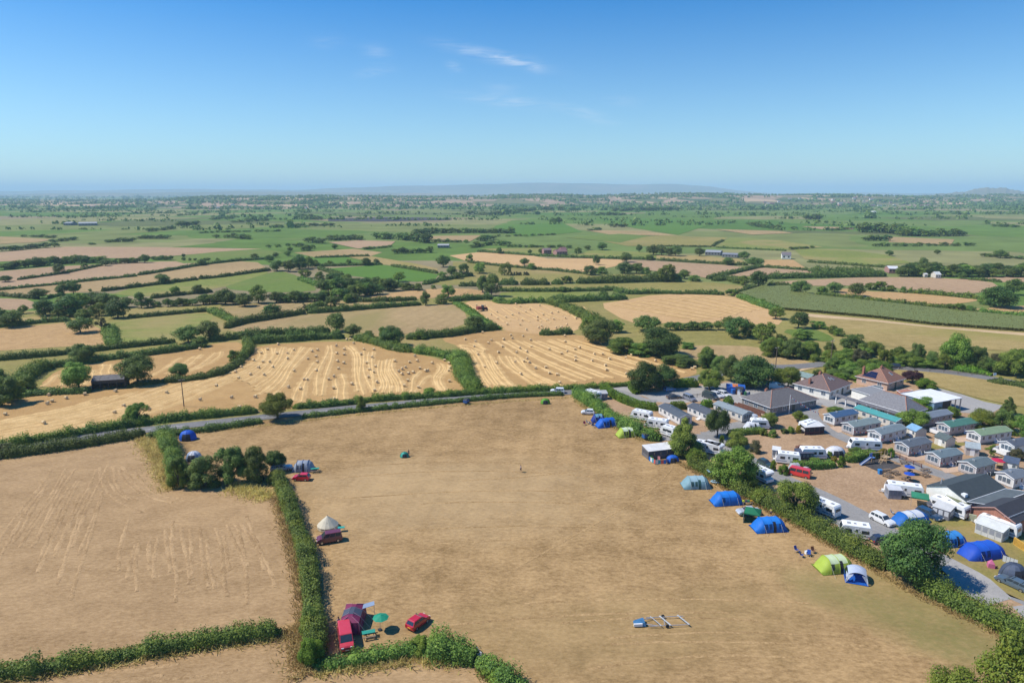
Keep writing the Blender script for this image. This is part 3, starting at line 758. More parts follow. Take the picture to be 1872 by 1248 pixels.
# near ground under everything on this side of the road
def P(*xy): return GL('p', *xy)
FIELDS = [
 ('pasture', 'p', (-300, 580, 300, 560, 760, 545, 1100, 540, 1500, 530, 2100, 600, 2100, 760, 1872, 800, -300, 860), M_OLIVE),
 ('camping_field', 'p', (-400, 840, 280, 793, 700, 742, 1040, 716, 1230, 713, 1500, 735, 2300, 900, 2300, 1700, -800, 1700), M_CAMP),
 ('hay_field', 'p', (-260, 868, 0, 836, 150, 814, 262, 797, 292, 812, 322, 886, 395, 893, 492, 886, 520, 960, 545, 1040, 556, 1110, 545, 1140, 420, 1155, 250, 1180, 0, 1212, -300, 1260), M_CUT),
 ('hay_field', 'p', (-300, 1270, 0, 1225, 300, 1185, 535, 1155, 560, 1200, 590, 1226, 760, 1200, 860, 1190, 905, 1235, 960, 1300, 1000, 1400, -300, 1500), M_CUT),
 # beyond the road
 ('stubble_field', 'p', (-250, 850, 0, 812, 220, 782, 430, 757, 640, 737, 850, 720, 845, 690, 832, 668, 800, 655, 752, 645, 700, 630, 630, 622, 450, 632, 446, 655, 410, 676, 330, 692, 200, 703, 70, 716, 0, 738, -200, 770), M_STRAW),
 ('stubble_field', 'D', (250, 665, 420, 520, 640, 485, 1000, 440, 1400, 375, 1560, 335, 1730, 330, 1720, 400, 1640, 480, 1520, 545, 1290, 590, 1020, 620, 700, 660), M_STRAW),
 ('stubble_field', 'F', (-90, 360, 100, 335, 290, 322, 560, 355, 860, 355, 1000, 400, 1300, 500, 1690, 590, 1690, 650, 1450, 690, 1200, 715, 800, 745, 500, 752, 200, 765, 100, 720, 60, 640, 50, 540, 0, 440, -130, 400), M_STRAW),
 ('stubble_field', 'a3', (210, 515, 480, 515, 560, 545, 930, 532, 1240, 640, 1215, 785, 890, 805, 520, 765, 400, 680, 300, 600), M_STUB2),
 ('stubble_field', 'a4', (-510, 540, -300, 515, 0, 455, 500, 460, 700, 490, 990, 590, 1110, 720, 850, 715, 560, 700, 0, 705, -220, 715), M_STUB2),
 ('arable_field', 'a1', (-200, 770, 0, 750, 560, 700, 700, 682, 920, 780, 935, 895, 640, 900, 0, 940, -250, 960), M_ORANGE),
 ('pasture', 'a1', (920, 680, 1200, 660, 1790, 615, 1840, 660, 1720, 710, 1500, 850, 1010, 892, 960, 760), M_GREENTAN),
 ('pasture', 'D', (-200, 490, 0, 465, 520, 430, 700, 400, 1330, 330, 1300, 345, 700, 440, 420, 482, 150, 545, 0, 565, -200, 600), M_OLIVE),
 ('pasture', 'a1', (-200, 745, 0, 720, 220, 650, 480, 640, 470, 690, 0, 742), M_YELLOW),
 ('pasture', 'a1', (-200, 500, 0, 490, 300, 505, 280, 600, 0, 590, -200, 590), M_PINK),
 ('pasture', 'a2', (0, 555, 400, 540, 900, 520, 740, 590, 480, 650, 180, 690, 0, 600), M_TAN),
 ('pasture', 'a2', (50, 775, 200, 720, 740, 630, 1730, 555, 2020, 535, 2130, 630, 2085, 745, 1650, 790, 1330, 832, 950, 768, 480, 788), M_TAN),
 ('pasture', 'a2', (990, 592, 1010, 555, 1440, 530, 1740, 512, 1740, 548), M_OLIVE),
 ('pasture', 'a2', (1240, 495, 1430, 450, 1872, 405, 2250, 415, 2290, 470, 2040, 475, 1680, 500, 1450, 508), M_ORANGE),
 ('crop_field', 'a2', (910, 240, 1390, 205, 1480, 215, 1880, 290, 1850, 335, 1700, 352, 1480, 342, 1080, 295), M_BRIGHT),
 ('pasture', 'a2', (790, 150, 1100, 140, 1215, 195, 830, 195), M_BRIGHT),
 ('pasture', 'a2', (1110, 140, 1290, 130, 1700, 200, 1872, 240, 1872, 278, 1480, 210, 1390, 202), M_YELLOW),
 ('pasture', 'a2', (640, 102, 1150, 70, 1400, 100, 1300, 132, 820, 142), M_TAN),
 ('pasture', 'a2', (0, 410, 200, 340, 430, 270, 600, 265, 840, 400, 820, 435, 420, 445), M_GREEN),
 ('pasture', 'a2', (-1000, 445, -180, 330, 0, 318, 440, 258, 400, 285, 200, 345, 0, 410, -600, 490), M_GREENTAN),
 ('pasture', 'a1', (-200, 445, 0, 422, 830, 345, 1170, 302, 1690, 215, 2170, 165, 2310, 250, 1872, 310, 1690, 328, 860, 432, 680, 440, 400, 465, 0, 460), M_TAN),
 ('arable_field', 'a1', (-200, 440, 0, 330, 510, 285, 880, 212, 1280, 178, 1680, 175, 1700, 210, 1180, 292, 680, 350, 100, 402, 0, 420), M_PINK),
 ('pasture', 'a1', (-200, 290, 0, 262, 450, 222, 870, 202, 500, 282, 0, 332), M_PINK),
 ('arable_field', 'a1', (-200, 110, 0, 100, 550, 52, 1300, 55, 2240, 70, 2240, 90, 1850, 100, 1250, 150, 600, 150, 0, 180, -200, 185), M_PINK),
 ('pasture', 'a2', (-470, 150, -20, 95, 370, 70, 560, 100, 400, 150, 0, 185, -300, 195), M_GREEN),
 ('stubble_field', 'a3', (100, 128, 340, 100, 560, 105, 780, 122, 950, 155, 1280, 152, 1610, 165, 1520, 220, 1260, 272, 830, 238, 560, 202, 230, 170), M_STUB2),
 ('pasture', 'a3', (-100, 370, 130, 300, 400, 272, 830, 242, 1280, 292, 1850, 285, 1872, 318, 1100, 352, 520, 360, 100, 385), M_OLIVE),
 ('pasture', 'a3', (520, 385, 1870, 362, 2250, 345, 2670, 390, 2570, 440, 1870, 442, 1620, 452, 1500, 408, 520, 412), M_OLIVE),
 ('pasture', 'a3', (500, 482, 560, 432, 1380, 442, 1350, 472, 950, 492, 880, 512, 560, 522), M_GREENTAN),
 ('pasture', 'a3', (130, 180, 300, 185, 560, 215, 800, 245, 560, 262, 300, 280, 130, 240), M_OLIVE),
 ('pasture', 'a3', (360, 70, 900, 60, 1160, 80, 900, 120, 560, 98), M_GREENTAN),
 ('pasture', 'a3', (1170, 130, 1300, 85, 1870, 100, 1872, 150), M_GREENTAN),
 ('arable_field', 'a4', (-250, 170, 0, 178, 560, 207, 780, 232, 440, 322, 380, 312, 280, 292, -200, 240), M_PINK),
 ('arable_field', 'a4', (610, 302, 900, 232, 1300, 258, 1460, 278, 950, 295, 700, 308), M_PINK),
 ('pasture', 'a4', (0, 120, 400, 130, 560, 150, 700, 158, 780, 195, 560, 185, 0, 160), M_YELLOW),
 ('pasture', 'a4', (920, 165, 1170, 165, 1290, 245, 920, 215), M_ORANGE),
 ('arable_field', 'a4', (950, 358, 1270, 335, 1840, 310, 2570, 320, 2980, 370, 2750, 468, 2140, 428, 1970, 382, 1280, 388, 1150, 380), M_PINK),
 ('arable_field', 'a5', (250, 452, 340, 402, 480, 432, 870, 445, 1480, 495, 1470, 520, 1180, 552, 560, 508), M_ORANGE),
 ('arable_field', 'a5', (1480, 600, 1600, 570, 1872, 555, 2100, 560, 2100, 650, 1872, 640), M_ORANGE),
 ('arable_field', 'a5', (1380, 325, 1872, 305, 2100, 300, 2100, 370, 1872, 352, 1700, 358), M_PINK),
 ('pasture', 'a5', (0, 640, 600, 690, 1240, 755, 1872, 805, 2200, 830, 2200, 960, 1500, 930, 900, 930, 560, 880, 500, 820, 40, 725), M_YELLOW),
 ('farm_track', 'a5', (-10, 622, 600, 676, 1100, 735, 1872, 790, 2200, 815, 2200, 838, 1872, 812, 1240, 758, 600, 694, 0, 650), M_TRACK),
 ('pasture', 'a4', (1040, 765, 1340, 752, 1530, 830, 1480, 870, 1250, 840), M_GREEN),
 ('pasture', 'a4', (170, 800, 210, 775, 560, 772, 950, 880, 900, 940, 700, 1010, 420, 1010, 150, 900), M_OLIVE),
 ('pasture', 'b6', (0, 110, 200, 60, 900, 80, 960, 160, 1480, 250, 1290, 300, 1050, 320, 600, 200, 300, 240, 0, 180), M_TAN),
 ('farm_track', 'b6', (1280, 330, 1480, 270, 1700, 240, 1720, 260, 1500, 300, 1300, 345), M_TRACK),
 ('meadow', 'K', (-150, 190, 0, 205, 400, 215, 1330, 320, 1872, 430, 2300, 520, 2300, 800, 1872, 735, 1500, 670, 1100, 580, 640, 440, 300, 380, 0, 300), M_YELLOW),
 # broad pieces of the green plain
 ('pasture', 'C', (-40, 320, 100, 330, 290, 335, 210, 385, -250, 380, -400, 350), M_OLIVE),
 ('pasture', 'C', (300, 335, 560, 350, 800, 385, 640, 400, 220, 385), M_GREENTAN),
 ('pasture', 'C', (640, 395, 900, 398, 1150, 430, 1270, 470, 1100, 485, 700, 450), M_GREENTAN),
 ('pasture', 'C', (680, 275, 960, 280, 960, 292, 800, 292), M_PINK),
 ('pasture', 'C', (1140, 330, 1500, 345, 1480, 375, 1150, 360), M_TAN),
 ('pasture', 'B', (1370, 295, 1700, 300, 1872, 325, 1500, 318), M_TAN),
 ('crop_field', 'B', (900, 270, 1250, 255, 1360, 305, 1060, 330, 860, 300), M_BRIGHT),
 ('crop_field', 'B', (1400, 235, 1872, 232, 2030, 270, 1872, 320, 1640, 285), M_BRIGHT),
 ('pasture', 'B', (1270, 335, 1560, 315, 1720, 325, 1560, 362), M_GREEN),
 ('pasture', 'B', (480, 328, 820, 322, 760, 355, 560, 355), M_TAN),
 ('pasture', 'B', (160, 350, 360, 355, 330, 380, 160, 395, 0, 360), M_PINK),
 ('pasture', 'A', (0, 330, 300, 345, 200, 360, 0, 370), M_TAN),
 ('dark_field', 'B', (0, 234, 330, 226, 660, 229, 640, 241, 300, 249, 0, 247), M_RUBBER),
 ('pasture', 'C', (220, 290, 560, 300, 640, 312, 420, 320), M_TAN),
]
zf = 0.05
for nm, sh, xy, mt in FIELDS:
 far = ground(*px(sh, xy[0], xy[1]))[1] > 500
 if far: zf += 0.012
 sheet_poly(nm, GL(sh, *xy), mt, zf if far else None, sm=1 if nm not in ('camping_field', 'farm_track') and not far else 0)

# ------------------------------------------------------------------ roads and hard standing
ribbon('road', GL('p', -200, 842, 0, 818, 140, 800, 265, 786, 480, 763, 640, 746, 850, 728, 1040, 717, 1140, 713, 1230, 700, 1330, 680, 1420, 668), 4.8, M_ROAD)
ribbon('road', GL('G', -40, 590, 250, 590, 500, 560, 640, 580, 900, 590, 1060, 600, 1300, 620, 1600, 665, 1800, 700, 2100, 760), 6.0, M_ROAD)
M_LINE = paint('road_paint', (0.72, 0.71, 0.68), 0.7, var=0.2)
zz = _z[0] + 0.004
cl = smooth_line(GL('p', 265, 786, 480, 763, 640, 746, 850, 728, 1040, 717, 1140, 713))
cl = resample(cl, 4.0)
mb = MB()
for i in range(0, len(cl) - 1, 2):
 a, b = cl[i], cl[i].lerp(cl[i + 1], 0.75); t = (b - a).normalized() * 0.06
 mb.pts([(a.x - t.y, a.y + t.x, zz), (a.x + t.y, a.y - t.x, zz), (b.x + t.y, b.y - t.x, zz), (b.x - t.y, b.y + t.x, zz)], [(0, 1, 2, 3)])
ln = mb.build('road_marking', M_LINE); ln['kind'] = 'structure'
sheet_poly('site_ground', P(1064, 722, 1120, 712, 1230, 705, 1420, 690, 1560, 690, 1660, 700, 1780, 735, 1960, 790, 2100, 1180, 1872, 1135, 1700, 1060, 1560, 985, 1430, 925, 1330, 880, 1225, 825, 1205, 800), M_SITE, sm=0)
sheet_poly('car_park', P(1085, 714, 1140, 708, 1200, 718, 1240, 708, 1300, 705, 1350, 696, 1440, 698, 1470, 712, 1560, 722, 1600, 738, 1560, 760, 1500, 740, 1490, 748, 1410, 764, 1350, 742, 1320, 728, 1300, 732, 1235, 738, 1200, 735, 1175, 724, 1135, 718), M_GRAVEL)
sheet_poly('yard', P(1700, 706, 1760, 722, 1800, 735, 1835, 742, 1810, 758, 1760, 755, 1700, 740, 1650, 722), M_GRAVEL)
ribbon('lane', GL('p', 1110, 714, 1150, 722, 1172, 733, 1200, 736), 5.0, M_LANE)
ribbon('lane', GL('p', 1400, 770, 1345, 778, 1312, 790, 1296, 800, 1260, 800, 1210, 800), 4.6, M_LANE)
ribbon('lane', GL('p', 1296, 790, 1320, 812, 1360, 838, 1392, 856, 1439, 881, 1503, 907, 1584, 950, 1640, 985, 1725, 1030, 1800, 1060, 1872, 1092, 1960, 1130), 5.0, M_LANE)
ribbon('lane', GL('p', 1490, 736, 1478, 752, 1488, 770, 1515, 788, 1567, 812, 1634, 836, 1685, 857, 1736, 872, 1800, 900), 4.2, M_LANE)
sheet_poly('pitch_hardstanding', P(1480, 938, 1520, 930, 1640, 990, 1620, 1000), M_LANE)
sheet_poly('pitch_hardstanding', P(1720, 1040, 1745, 1020, 1810, 1060, 1850, 1095, 1800, 1110, 1760, 1085), M_GRAVEL)
sheet_poly('pitch_hardstanding', P(1850, 1110, 1890, 1105, 1940, 1140, 1890, 1150), M_GRAVEL)
sheet_poly('site_lawn', P(1652, 944, 1700, 938, 1750, 945, 1780, 938, 1900, 985, 1960, 1040, 1872, 1040, 1818, 1062, 1740, 1022, 1700, 1000, 1735, 968), M_SITEGRASS)
sheet_poly('site_lawn', P(1710, 1046, 1740, 1040, 1872, 1100, 1960, 1130, 1940, 1112, 1872, 1078, 1790, 1042, 1745, 1020), M_SITEGRASS, z=_z[0] - 0.018)
sheet_poly('site_lawn', P(1690, 812, 1740, 806, 1775, 812, 1760, 818, 1700, 822), M_SITEGRASS)
sheet_poly('site_lawn', P(1820, 850, 1872, 858, 1900, 880, 1840, 872), M_SITEGRASS)
sheet_poly('site_lawn', P(1560, 760, 1590, 764, 1600, 775, 1575, 772), M_SITEGRASS)
for q in ((1516, 782, 1540, 778, 1556, 788, 1532, 792), (1562, 800, 1600, 796, 1618, 808, 1580, 812), (1645, 832, 1690, 830, 1694, 842, 1662, 844),
   (1712, 852, 1752, 850, 1752, 864, 1728, 866), (1742, 800, 1772, 800, 1778, 808, 1750, 810), (1752, 818, 1768, 814, 1790, 826, 1772, 830)):
 sheet_poly('patio', P(*q), M_PAVE)
sheet_poly('play_surface', P(1565, 845, 1592, 838, 1648, 852, 1612, 866), M_RUBBER)

# ------------------------------------------------------------------ straw left in swaths, and bales
M_CHAFF = turf('scattered_chaff', (0.40, 0.26, 0.12), (0.60, 0.43, 0.22), None, None, (), 0.2, 3.0, 0.3, 1.0)
def polyline_at(line, n):
 L = [0]
 for a, b in zip(line[:-1], line[1:]): L.append(L[-1] + (b - a).length)
 out = []
 for i in range(n):
  s = L[-1] * i / (n - 1); k = max(j for j in range(len(L) - 1) if L[j] <= s + 1e-9)
  out.append(line[k].lerp(line[k + 1], min(1, (s - L[k]) / max(L[k + 1] - L[k], 1e-6))))
 return out

def swaths(sets, label, w=1.0, mat=None, z=0.1, band=0):
 if band: swaths(sets, label.replace('pale straw swaths', 'wider scatter of chaff'), 3.0, M_CHAFF, 0.085)
 rng = np.random.default_rng(3)
 V, F = [], []
 for sh, g1, g2, n in sets:
  a, b = polyline_at(smooth_line(GL(sh, *g1)), 60), polyline_at(smooth_line(GL(sh, *g2)), 60)
  for i in range(n):
   t = (i + (0.16 if i % 2 else -0.16)) / max(1, n - 1)
   ph = rng.uniform(0, 6.28); s0, s1 = (rng.uniform(0, 0.05), rng.uniform(0.94, 1)) if not label.startswith('faint') else (rng.uniform(0, 0.35), rng.uniform(0.6, 1))
   ln = [a[k].lerp(b[k], t) for k in range(60) if s0 <= k / 59 <= s1]
   ln = resample(ln, 2.0)
   base = len(V)
   for k, p in enumerate(ln):
    d = ln[min(k + 1, len(ln) - 1)] - ln[max(k - 1, 0)]; d.z = 0; d.normalize()
    ww = w * (0.40 + 0.07 * math.sin(k * 0.9 + ph) + rng.uniform(-0.1, 0.1))
    off = 0.3 * math.sin(k * 0.12 + ph) + rng.uniform(-0.04, 0.04)
    c = Vector((p.x - d.y * off, p.y + d.x * off, 0))
    V += [(c.x - d.y * ww, c.y + d.x * ww, z - 0.06), (c.x, c.y, z + (0.10 + rng.uniform(0, 0.06)) * (mat is None)), (c.x + d.y * ww, c.y - d.x * ww, z - 0.06)]
    if k: F += [(base + 3 * k - 3, base + 3 * k, base + 3 * k + 1, base + 3 * k - 2), (base + 3 * k - 2, base + 3 * k + 1, base + 3 * k + 2, base + 3 * k - 1)]
 o = mesh_obj('straw_swaths', np_mesh('straw_swaths', V, F, mat or M_SWATH))
 return tag(o, label, 'straw', kind='stuff')

swaths([('D', (700, 735, 500, 800, 250, 850, 0, 900, -200, 950), (1850, 520, 1600, 640, 1250, 790, 900, 880, 560, 965, 0, 1045), 17),
  ('E', (110, 370, 150, 420, 110, 470, 0, 530, -120, 570), (500, 360, 440, 440, 370, 520, 310, 640, 160, 750), 12),
  ('E', (540, 470, 470, 560, 420, 640, 380, 770), (560, 480, 500, 560, 450, 640, 420, 770), 2),
  ('E', (615, 345, 635, 400, 545, 580, 545, 750), (645, 345, 660, 420, 590, 560, 580, 750), 2),
  ('E', (690, 590, 690, 650, 700, 740, 700, 745), (720, 560, 735, 650, 740, 740, 740, 745), 2),
  ('E', (740, 350, 830, 410, 805, 560, 850, 700), (780, 350, 860, 430, 850, 590, 890, 720), 3),
  ('E', (880, 390, 880, 450, 890, 560, 950, 710), (950, 400, 930, 470, 960, 580, 960, 715), 3),
  ('E', (1000, 460, 970, 560, 1020, 640, 970, 715), (1090, 440, 1080, 520, 1130, 600, 1160, 700), 8),
  ('E', (1290, 540, 1240, 600, 1210, 700, 1215, 702), (1350, 560, 1300, 600, 1230, 690, 1235, 698), 2),
  ('E', (1390, 480, 1440, 520, 1370, 600, 1430, 690), (1470, 490, 1480, 540, 1410, 600, 1460, 690), 4),
  ('D', (740, 490, 735, 530, 735, 570, 735, 571), (780, 490, 778, 530, 775, 565, 775, 566), 2),
  ('D', (1310, 440, 1200, 510, 1100, 570, 1060, 580), (1590, 395, 1570, 440, 1480, 500, 1300, 560), 5),
  ('D', (430, 560, 380, 600, 320, 650, 318, 655), (660, 530, 640, 590, 590, 640, 588, 644), 4)],
  'pale straw swaths curving over the golden stubble left of the hedge', 1.0, z=0.11, band=1)
swaths([('F', (0, 430, 60, 500, 110, 600, 190, 740), (230, 500, 270, 600, 350, 690, 420, 745), 9),
  ('F', (280, 500, 330, 570, 420, 640, 560, 730), (430, 520, 480, 590, 580, 660, 760, 730), 5),
  ('F', (250, 400, 480, 540, 700, 640, 860, 700), (780, 385, 1000, 450, 1300, 540, 1640, 640), 12),
  ('F', (0, 430, 100, 440, 150, 470, 180, 480), (100, 410, 160, 430, 180, 460, 190, 470), 3)],
  'pale straw swaths running down the golden stubble right of the hedge', 0.95, z=0.11, band=1)
swaths([('F', (45, 130, 180, 240, 330, 320), (860, 200, 870, 230, 880, 260), 3), ('F', (60, 130, 200, 240, 340, 320), (620, 150, 740, 200, 860, 255), 11)],
  'faint straw swaths on the pale upper stubble with bales', 0.8, z=0.25)
swaths([('a4', (300, 462, 640, 500, 960, 590), (-490, 545, -340, 620, -220, 705), 2), ('a4', (380, 465, 660, 510, 940, 592), (-440, 540, 60, 640, 420, 690), 17)],
  'straight straw rows on the pale stubble behind the tree belt', 1.1, z=0.25)

M_TRAM = turf('pale_wheelings', (0.25, 0.167, 0.089), (0.487, 0.346, 0.205), None, None, (), 0.1, 2.0, 0.2)
swaths([('W', (340, 230, 200, 420, 60, 620, -100, 850), (720, 200, 640, 420, 560, 640, 470, 900, 430, 1130), 15), ('W', (760, 190, 850, 330, 980, 430, 1250, 450), (620, 220, 640, 400, 760, 480, 1000, 560), 6),
  ('W', (790, 560, 740, 800, 700, 1100), (1500, 540, 1640, 800, 1700, 1090), 17), ('W', (860, 960, 1200, 860, 1560, 700), (880, 1060, 1300, 920, 1600, 760), 2), ('T', (0, 640, 600, 500, 1500, 400), (100, 760, 800, 660, 1600, 560), 5)],
  'faint pale wheel lines across the cut hay field', 0.8, M_TRAM, 0.075)

M_WORN = turf('worn_grass', (0.235, 0.157, 0.076), (0.475, 0.334, 0.182), None, None, (), 0.1, 2.0, 0.2)
swaths([('p', (420, 800, 800, 775, 1120, 800), (640, 1010, 1000, 985, 1420, 1010), 9), ('p', (1235, 812, 1150, 850, 1000, 880, 700, 905), (1245, 818, 1200, 880, 1050, 960, 760, 1090), 2), ('p', (700, 1130, 1100, 1090, 1560, 1110), (960, 1230, 1300, 1190, 1720, 1210), 6),
  ('p', (1240, 815, 1330, 880, 1480, 960, 1640, 1060), (1225, 818, 1310, 888, 1455, 970, 1600, 1075), 2)], 'faint worn wheel marks over the camping grass', 0.55, M_WORN, 0.075)

BALE_E = (268,345,193,382,148,407,260,410,379,385,548,385,507,394,537,432,334,410,335,447,92,460,160,470,207,470,127,512,228,507,70,560,167,563,480,448,546,470,539,532,380,534,452,597,474,597,340,650,428,663,104,720,628,594,666,575,697,518,690,465,685,410,683,355,738,380,738,417,735,478,805,337,878,380,950,382,858,416,937,438,899,478,960,502,918,525,950,543,912,578,972,615,793,628,664,658,645,745,668,738,956,675,1099,464,1176,510,1127,537,1152,522,1204,473,1258,463,1196,553,1230,545,1278,516,1318,535,1335,533,1150,557,1192,603,1167,642,1267,652,1242,428,1365,478,1454,459,1486,480,1495,514,1485,533,1488,608,757,310,782,308,1086,382)
BALE_D = (40,845,313,908,340,768,374,751,473,729,607,702,349,707,825,679,883,785,818,832,1066,813,1188,690,1428,740,1543,640,1652,725,1709,795,1822,720,1720,507,1680,541,1702,585,1786,561,1425,378)
BALE_F = (41,387,113,404,105,440,205,413,226,393,315,388,307,439,278,480,130,495,180,585,264,556,366,357,377,380,453,363,508,393,514,440,431,450,406,480,480,476,397,548,460,544,498,553,482,525,542,594,437,636,616,588,643,630,697,640,714,697,572,715,640,457,728,488,768,475,824,457,856,447,752,404,751,362,827,514,827,536,945,541,960,494,1022,492,1070,528,1040,575,1048,606,1189,635,1107,460,1127,460,1177,489,1225,500,1185,521,1007,415,1397,541,1475,541,1656,598,1678,589)
BALE_U = (122,146,181,146,131,193,226,211,267,193,199,240,272,240,340,281,331,231,376,213,424,202,474,192,433,152,402,135,573,147,503,176,597,211,555,228,557,250,448,252,626,254,673,244,657,201,702,193,755,236,779,190,831,237,765,284,690,306,728,301,586,293,565,305,165,340,477,320,432,283)
M_BALE = paint('bale_straw', (0.66, 0.48, 0.25), 0.9, var=0.3, scale=7)
M_BALE_END = paint('bale_end_straw', (0.75, 0.57, 0.33), 0.9, var=0.35, scale=9)
def bale_mesh():
 mb = MB(); n = 20; rings = []
 for y, r in ((-0.62, 0.60), (-0.58, 0.66), (-0.3, 0.665), (-0.28, 0.645), (-0.02, 0.65), (0, 0.665), (0.28, 0.645), (0.3, 0.665), (0.58, 0.66), (0.62, 0.60)):
  rings.append([(r * math.cos(t), y, max(0.02, 0.64 + r * 0.98 * math.sin(t))) for t in [2 * math.pi * i / n for i in range(n)]])
 mb.loft(rings, True, False)
 ends = MB()
 for y, s in ((-0.62, -1), (0.62, 1)):
  prev = None
  for r, d in ((0.60, 0), (0.45, 0.015), (0.3, -0.01), (0.12, 0.02), (0.02, 0)):
   ring = [(r * math.cos(t), y + s * d, max(0.02, 0.64 + r * 0.98 * math.sin(t))) for t in [2 * math.pi * i / n for i in range(n)]]
   if prev: ends.loft([prev, ring] if s < 0 else [ring, prev], True, False)
   prev = ring
 return mb, ends
b1, b2 = bale_mesh()
bale_me = bpy.data.meshes.new('straw_bale')
bale_me.from_pydata(b1.v + b2.v, [], b1.f + [tuple(i + len(b1.v) for i in f) for f in b2.f])
bale_me.materials.append(M_BALE); bale_me.materials.append(M_BALE_END)
bale_me.polygons.foreach_set('material_index', [0] * len(b1.f) + [1] * len(b2.f))
rb = random.Random(5)
for sh, arr, lab, grp in (('E', BALE_E, 'straw bale on the left stubble', 'bales on the left stubble field'),
       ('D', BALE_D, 'straw bale below the black barn', 'bales on the far left of the stubble'),
       ('F', BALE_F, 'straw bale on the right stubble', 'bales on the right stubble field'),
       ('F', BALE_U, 'small straw bale on the upper stubble', 'bales on the upper stubble field')):
 bl = sorted(((arr[i], arr[i + 1]) for i in range(0, len(arr), 2)), key=lambda c: -c[1])
 bl = [(c, nth(i), nth(k // 8)) for k in range(0, len(bl), 8) for i, c in enumerate(sorted(bl[k:k + 8]))]
 for (bx_, by_), oi_, ob_ in bl:
  o = mesh_obj('straw_bale', bale_me)
  p = G(sh, bx_, by_ + 9)
  o.location = (p.x, p.y, 0.1 if arr is not BALE_U else 0.22)
  o.rotation_euler = (0, 0, rb.choice((0.3, 1.4, 1.25, 1.7, 0.1)) + rb.uniform(-0.4, 0.4)); o.scale = [rb.uniform(0.62, 0.70)] * 3
  tag(o, f'{lab}, {oi_} from left in the {ob_} nearest band', 'straw bale', grp)

